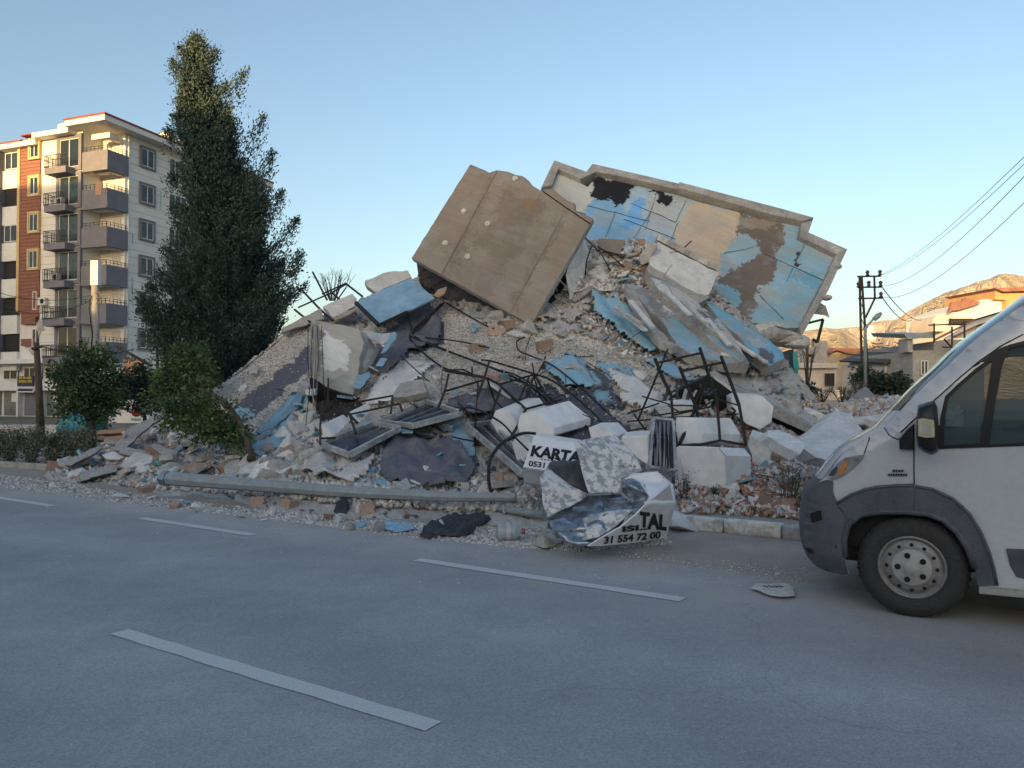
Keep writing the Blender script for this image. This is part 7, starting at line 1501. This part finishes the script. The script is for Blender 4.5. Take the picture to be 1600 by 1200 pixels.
# thin rods and bars jutting from the heap
for i in range(46):
    x, y = (dr.uniform(640, 1010), dr.uniform(560, 700)) if i % 3 else (dr.uniform(860, 1060), dr.uniform(400, 560)); a_ = surf(x, y, .1); L_ = dr.uniform(.5, 1.6); d_ = Vector((dr.uniform(-1, 1), dr.uniform(-.6, .3), dr.uniform(-.1, .6))).normalized()
    m = MB(); m.tube([a_ - d_ * L_ * .3, a_ + d_ * L_ * .3 + Vector((dr.uniform(-.08, .08), 0, dr.uniform(-.05, .1))), a_ + d_ * L_ * .7], dr.choice((.008, .012, .016)), 5); single(m, 'steel_rod', ['black_steel' if i % 4 else 'concrete_r'], 'thin bent steel rod sticking out of the rubble slope', 'rod', group='thin bent rods sticking out of the rubble slope')
# pieces one can pick out by eye
def pick(pts, d, th, mt, label, name, cat, tilt=.02, seed=1): return blk([(x, y) for x, y in pts], d, th, mt, label, name, cat, tilt, seed)
Q = lambda l: zz(l, 3.3333, 0, 640)
pick(Q([(590,205),(660,100),(850,10),(855,30),(740,120),(650,205),(615,215)]), 15.2, .3, 'concrete', 'long grey wall slab leaning up beneath the leaning tree', 'wall_slab', 'slab')
for i in range(5): t = i / 5; pick(Q([(592 + t * 58, 205 - t * 88), (604 + t * 58, 187 - t * 88), (640 + t * 22, 190 - t * 66), (628 + t * 22, 212 - t * 72)]), 15.05, .2, 'brick', ['lowest', 'second lowest', 'middle', 'second highest', 'topmost'][i] + ' hollow brick in the broken end of the leaning wall slab', 'hollow_brick', 'brick', 0, i)
pick(Q([(340,290),(345,262),(520,185),(535,195),(500,225),(370,292)]), 14.9, .25, 'concrete', 'long flat grey slab at the left end of the rubble', 'wall_slab', 'slab')
pick(Q([(615,225),(640,195),(780,210),(790,225),(760,247),(700,245)]), 14.5, .25, 'concrete', 'grey lintel lying flat below the leaning wall slab', 'lintel', 'lintel')
pick(Q([(415,330),(600,285),(612,320),(510,345),(420,372)]), 13.7, .3, 'concrete', 'pale grey block at the front left of the rubble', 'concrete_block', 'block')
pick(Q([(695,345),(765,340),(768,392),(712,396)]), 13.2, .3, 'concrete', 'square grey block left of the fallen pole end', 'concrete_block', 'block')
pick(Q([(530,235),(600,218),(655,245),(620,262),(560,260)]), 14.6, .2, 'white_r', 'white plate of plaster lying on the bricks at left', 'plaster_plate', 'plaster plate')
pick(Q([(680,305),(720,265),(800,240),(795,275),(740,292)]), 14, .06, 'white_r', 'white tile sheet right of the white plaster plate', 'tile_sheet', 'plaster plate')
pick(Q([(645,270),(655,245),(705,250),(690,275)]), 14.2, .1, 'white_r', 'small white plate beneath the grey lintel', 'plaster_plate', 'plaster plate')
pick(Q([(815,290),(822,262),(850,248),(872,262),(868,285)]), 13.8, .08, 'greenp', 'bright green plastic piece in the rubble at left', 'plastic_piece', 'plastic')
pick(Q([(500,112),(655,95),(655,120),(510,130)]), 17.5, .4, 'salmon', 'beige beam behind the rubble left of the leaning wall slab', 'beam', 'beam'); pick(Q([(500,140),(650,135),(640,160),(505,158)]), 17.2, .4, 'salmon', 'pinkish lower beam behind the rubble at left', 'beam', 'beam')
pick(Q([(780,190),(800,175),(930,215),(920,240),(850,240)]), 14.3, .3, 'concrete', 'grey wall fragment under the leaning tree crown', 'wall_slab', 'slab')
pick(Q([(930,300),(1000,275),(1100,270),(1100,300),(1040,320),(960,340)]), 13.0, .3, 'brick', 'orange brick wall lump above the end of the fallen pole', 'brick_lump', 'brick lump')
pick(Q([(1165,300),(1200,265),(1250,255),(1262,300),(1225,360),(1180,355)]), 12.7, .35, 'concrete_r', 'big pale concrete boulder beside the leaning trunk foot', 'boulder', 'concrete lump')
pick(Q([(1390,320),(1440,290),(1600,285),(1800,330),(1790,370),(1600,400),(1400,385)]), 12.2, .5, 'concrete', 'broad grey slab lying behind the fallen pole', 'concrete_slab', 'slab')
for i in range(9):
    x = 1290 + i * 22; part_ = MB().bar(P(*Q([(x, 375 - i * 3)])[0], 12.0), P(*Q([(x + 90 + i * 3, 240 + (i % 3) * 18)])[0], 12.9), .07, .04); single(part_, 'split_board', ['concrete_r' if i % 2 else 'white_r'], ['first', 'second', 'third', 'fourth', 'fifth', 'sixth', 'seventh', 'eighth', 'ninth'][i] + ' from the left of the split boards fanned behind the fallen pole', 'board')
Q7 = lambda l: zz(l, 3.3333, 440, 560)
def brickpx(x, y, s, rz, label): drop('hollow_brick', x, y, s, rot=(dr.uniform(-.2, .2), dr.uniform(-.2, .2), rz), label=label)
brickpx(453, 792, .2, 1.2, 'pale hollow brick showing its holes under the fallen pole at left'); brickpx(575, 798, .2, .3, 'orange brick half right of the white bag under the pole'); brickpx(405, 788, .2, .2, 'orange ribbed brick fragment below the fallen pole'); brickpx(792, 752, .3, .6, 'orange hollow brick left of the lettered tank')
brickpx(92, 735, .42, .5, 'largest orange brick lump at the far left end of the rubble'); brickpx(230, 768, .24, .9, 'hollow brick showing dark holes left of the square grey block'); brickpx(776, 521, .38, .1, 'orange brick on the gravel below the brown slab'); brickpx(800, 510, .36, .2, 'orange brick just under the lower corner of the brown slab'); brickpx(851, 543, .32, .4, 'small stacked bricks alone on the gravel slope'); brickpx(746, 548, .3, .4, 'dusty brick piece in the middle of the gravel slope')
pick(Q7([(0,580),(140,600),(320,640),(300,680),(150,690),(0,660)]), 12.0, .4, 'concrete', 'grey ledge of concrete at the left below the solar panels', 'concrete_slab', 'slab')
pick(Q7([(770,790),(800,745),(1055,745),(1055,800),(1010,825),(850,815)]), 10.2, .25, 'concrete', 'flat cracked slab with a dark front edge under the fallen pole', 'concrete_slab', 'slab')
pick(Q7([(850,785),(1010,792),(1005,822),(850,815)]), 10.0, .1, 'dark_r', 'dark strip along the front of the flat cracked slab', 'edge_strip', 'strip')
pick(Q7([(955,660),(1090,655),(1130,690),(1120,712),(960,712)]), 10.9, .3, 'white_r', 'white block behind the fallen pole left of the hose', 'white_block', 'block')
pick(Q7([(480,780),(500,740),(570,745),(590,800),(520,812)]), 10.7, .25, 'white_r', 'white broken block right of the orange brick half', 'white_block', 'block'); pick(Q7([(590,790),(600,755),(650,752),(668,790),(640,808)]), 10.7, .25, 'concrete_r', 'grey concrete lump under the middle of the fallen pole', 'concrete_lump', 'concrete lump')
pick(Q7([(370,680),(400,620),(440,612),(455,690),(400,700)]), 11.6, .25, 'white_r', 'upright white chip in the rubble below the left solar panel', 'white_block', 'block'); pick(Q7([(575,610),(590,585),(635,590),(625,625)]), 11.7, .08, 'blue_r', 'bright blue foam square on the dark membrane', 'foam_square', 'foam piece')
pick(Q7([(870,420),(960,380),(1010,430),(985,480),(940,490),(900,460)]), 12.1, .06, 'blue_r', 'pale blue foam flap at the top of the long solar panel', 'foam_flap', 'foam piece'); pick(Q7([(620,360),(690,355),(685,392),(625,392)]), 12.3, .1, 'blue_r', 'blue foam bit between the two joined solar panels', 'foam_piece', 'foam piece')
for i, (x, y, s) in enumerate([(735,640,.4),(755,636,.35),(700,668,.4),(560,655,.3),(570,745,.4)]): drop('foam_piece', x, y, s)
# bare re-bars poking from the rubble foot
# ---- fine rubble and gravel: uncountable
def grit(name, n, poly_fn, smin, smax, mats_, label, cat, seed, lift=.01, only=False):
    rs = np.random.default_rng(seed); px, py = poly_fn(rs, n)
    if only: g_ = paint_mound(px, py)[1]; k_ = (g_ > .6) | (rs.uniform(size=len(px)) < .06); px, py = px[k_], py[k_]
    g = np.array([gdepth(a, b) for a, b in zip(px, py)]); ins = inpoly(px, py, MOUND); md = mdepth(px, py); d = np.where(ins, np.minimum(md - .12, g), g)
    a = (px - 800) / FPX; b = (600 - py) / FPX; fy = ct - b * st; fz = st + b * ct; c = np.stack([a * d / fy, d, CAMH + fz * d / fy], 1); n = len(c)
    base = np.array([(1, 1, 1), (1, -1, -1), (-1, 1, -1), (-1, -1, 1), (1.2, 0, .1), (-.2, -1.1, .3)]); F = np.array([(0, 4, 1), (0, 2, 4), (2, 1, 4), (2, 3, 1), (0, 3, 2), (0, 1, 5), (1, 3, 5), (3, 0, 5)])
    q = rs.normal(size=(n, 4)); q /= np.linalg.norm(q, axis=1)[:, None]; w, x, y, z = q.T
    Rm = np.stack([1 - 2 * (y * y + z * z), 2 * (x * y - z * w), 2 * (x * z + y * w), 2 * (x * y + z * w), 1 - 2 * (x * x + z * z), 2 * (y * z - x * w), 2 * (x * z - y * w), 2 * (y * z + x * w), 1 - 2 * (x * x + y * y)], 1).reshape(n, 3, 3)
    s = smin + (smax - smin) * rs.uniform(size=(n, 1, 1)) ** 2.5; v = np.einsum('nij,kj->nki', Rm, base * rs.uniform(.6, 1, (1, 3))) * s * .55 + c[:, None, :]; v = v.reshape(-1, 3)
    f = (np.arange(n)[:, None, None] * 6 + F[None]).reshape(-1, 3); me = bpy.data.meshes.new(name); me.vertices.add(len(v)); me.vertices.foreach_set('co', v.ravel()); me.loops.add(f.size); me.loops.foreach_set('vertex_index', f.ravel()); me.polygons.add(len(f)); me.polygons.foreach_set('loop_start', np.arange(len(f)) * 3); me.polygons.foreach_set('loop_total', np.full(len(f), 3))
    for m_ in mats_: me.materials.append(M[m_])
    me.polygons.foreach_set('material_index', np.repeat(rs.integers(0, len(mats_), n), 8)); me.update(); o = bpy.data.objects.new(name, me); COL.objects.link(o); o['kind'] = 'stuff'; o['label'] = label; o['category'] = cat
def in_poly(poly):
    def f(rs, n):
        X = []; Y = []; xs = [p[0] for p in poly]; ys = [p[1] for p in poly]
        while len(X) < n:
            a = rs.uniform(min(xs), max(xs), n); b = rs.uniform(min(ys), max(ys), n); k = inpoly(a, b, poly); X += list(a[k]); Y += list(b[k])
        return np.array(X[:n]), np.array(Y[:n])
    return f
M['gr1'] = mat('gravel_beige', (.70, .655, .60), var=.1, bump=0, isl=.35, col2=(.56, .52, .47)); M['gr2'] = mat('gravel_grey', (.52, .51, .50), var=.1, bump=0, isl=.35); M['gr3'] = mat('gravel_white', (.72, .71, .70), var=.1, bump=0, isl=.2); M['gr4'] = mat('gravel_brick', (.46, .27, .20), var=.1, bump=0, isl=.3); M['gr5'] = mat('gravel_blue', (.27, .40, .48), var=.1, bump=0, isl=.3)
VER = [(0,742),(60,748),(250,778),(400,796),(600,815),(840,828),(1040,835),(1050,850),(900,862),(800,856),(640,840),(420,812),(200,788),(0,762)]
grit('roadside_gravel', 15000, in_poly(VER), .008, .045, ['gr1', 'gr1', 'gr2', 'gr3'], 'loose beige gravel spilled along the roadside', 'gravel', 1)
grit('road_grit', 3200, lambda rs, n: (rs.uniform(0, 1250, n), 0) if False else (lambda x: (x, 782 + x * .092 + np.abs(rs.normal(0, 26, n)) - 10))(rs.uniform(0, 1260, n)), .006, .026, ['gr1', 'gr2', 'gr3'], 'grit washed onto the edge of the asphalt', 'gravel', 2)
grit('small_rubble', 9000, in_poly([(70,742),(160,700),(240,672),(420,680),(560,690),(600,700),(840,760),(840,800),(600,790),(400,772),(250,764)]), .03, .13, ['gr2', 'gr3', 'gr1', 'gr2', 'gr1', 'gr3', 'gr2', 'gr3', 'gr4', 'gr2', 'gr1', 'gr5'], 'small mixed rubble filling the foot of the heap', 'rubble', 3)
grit('small_rubble', 4200, in_poly([(895,500),(880,440),(905,392),(925,374),(1000,375),(1060,402),(1180,510),(1235,565),(1200,590),(1000,560)]), .03, .13, ['gr2', 'gr3', 'gr3', 'gr1', 'gr2', 'gr3', 'gr2', 'gr1', 'gr4'], 'white and grey rubble crumbs strewn down from the ridge', 'rubble', 4)
grit('small_rubble', 5200, in_poly([(1050,640),(1300,620),(1430,618),(1460,740),(1300,812),(1060,800)]), .025, .12, ['gr4', 'gr3', 'gr2', 'gr4', 'gr1'], 'crushed orange brick and plaster crumbs at the right', 'rubble', 5)
grit('slope_gravel', 16000, in_poly([(262,655),(345,600),(440,524),(486,502),(492,600),(560,560),(640,480),(700,500),(830,520),(1000,560),(1045,610),(1010,665),(900,660),(700,650),(560,650),(400,690),(280,700)]), .015, .05, ['gr1', 'gr1', 'gr3'], 'beige roof gravel lying thick on the slope', 'gravel', 6, only=True)
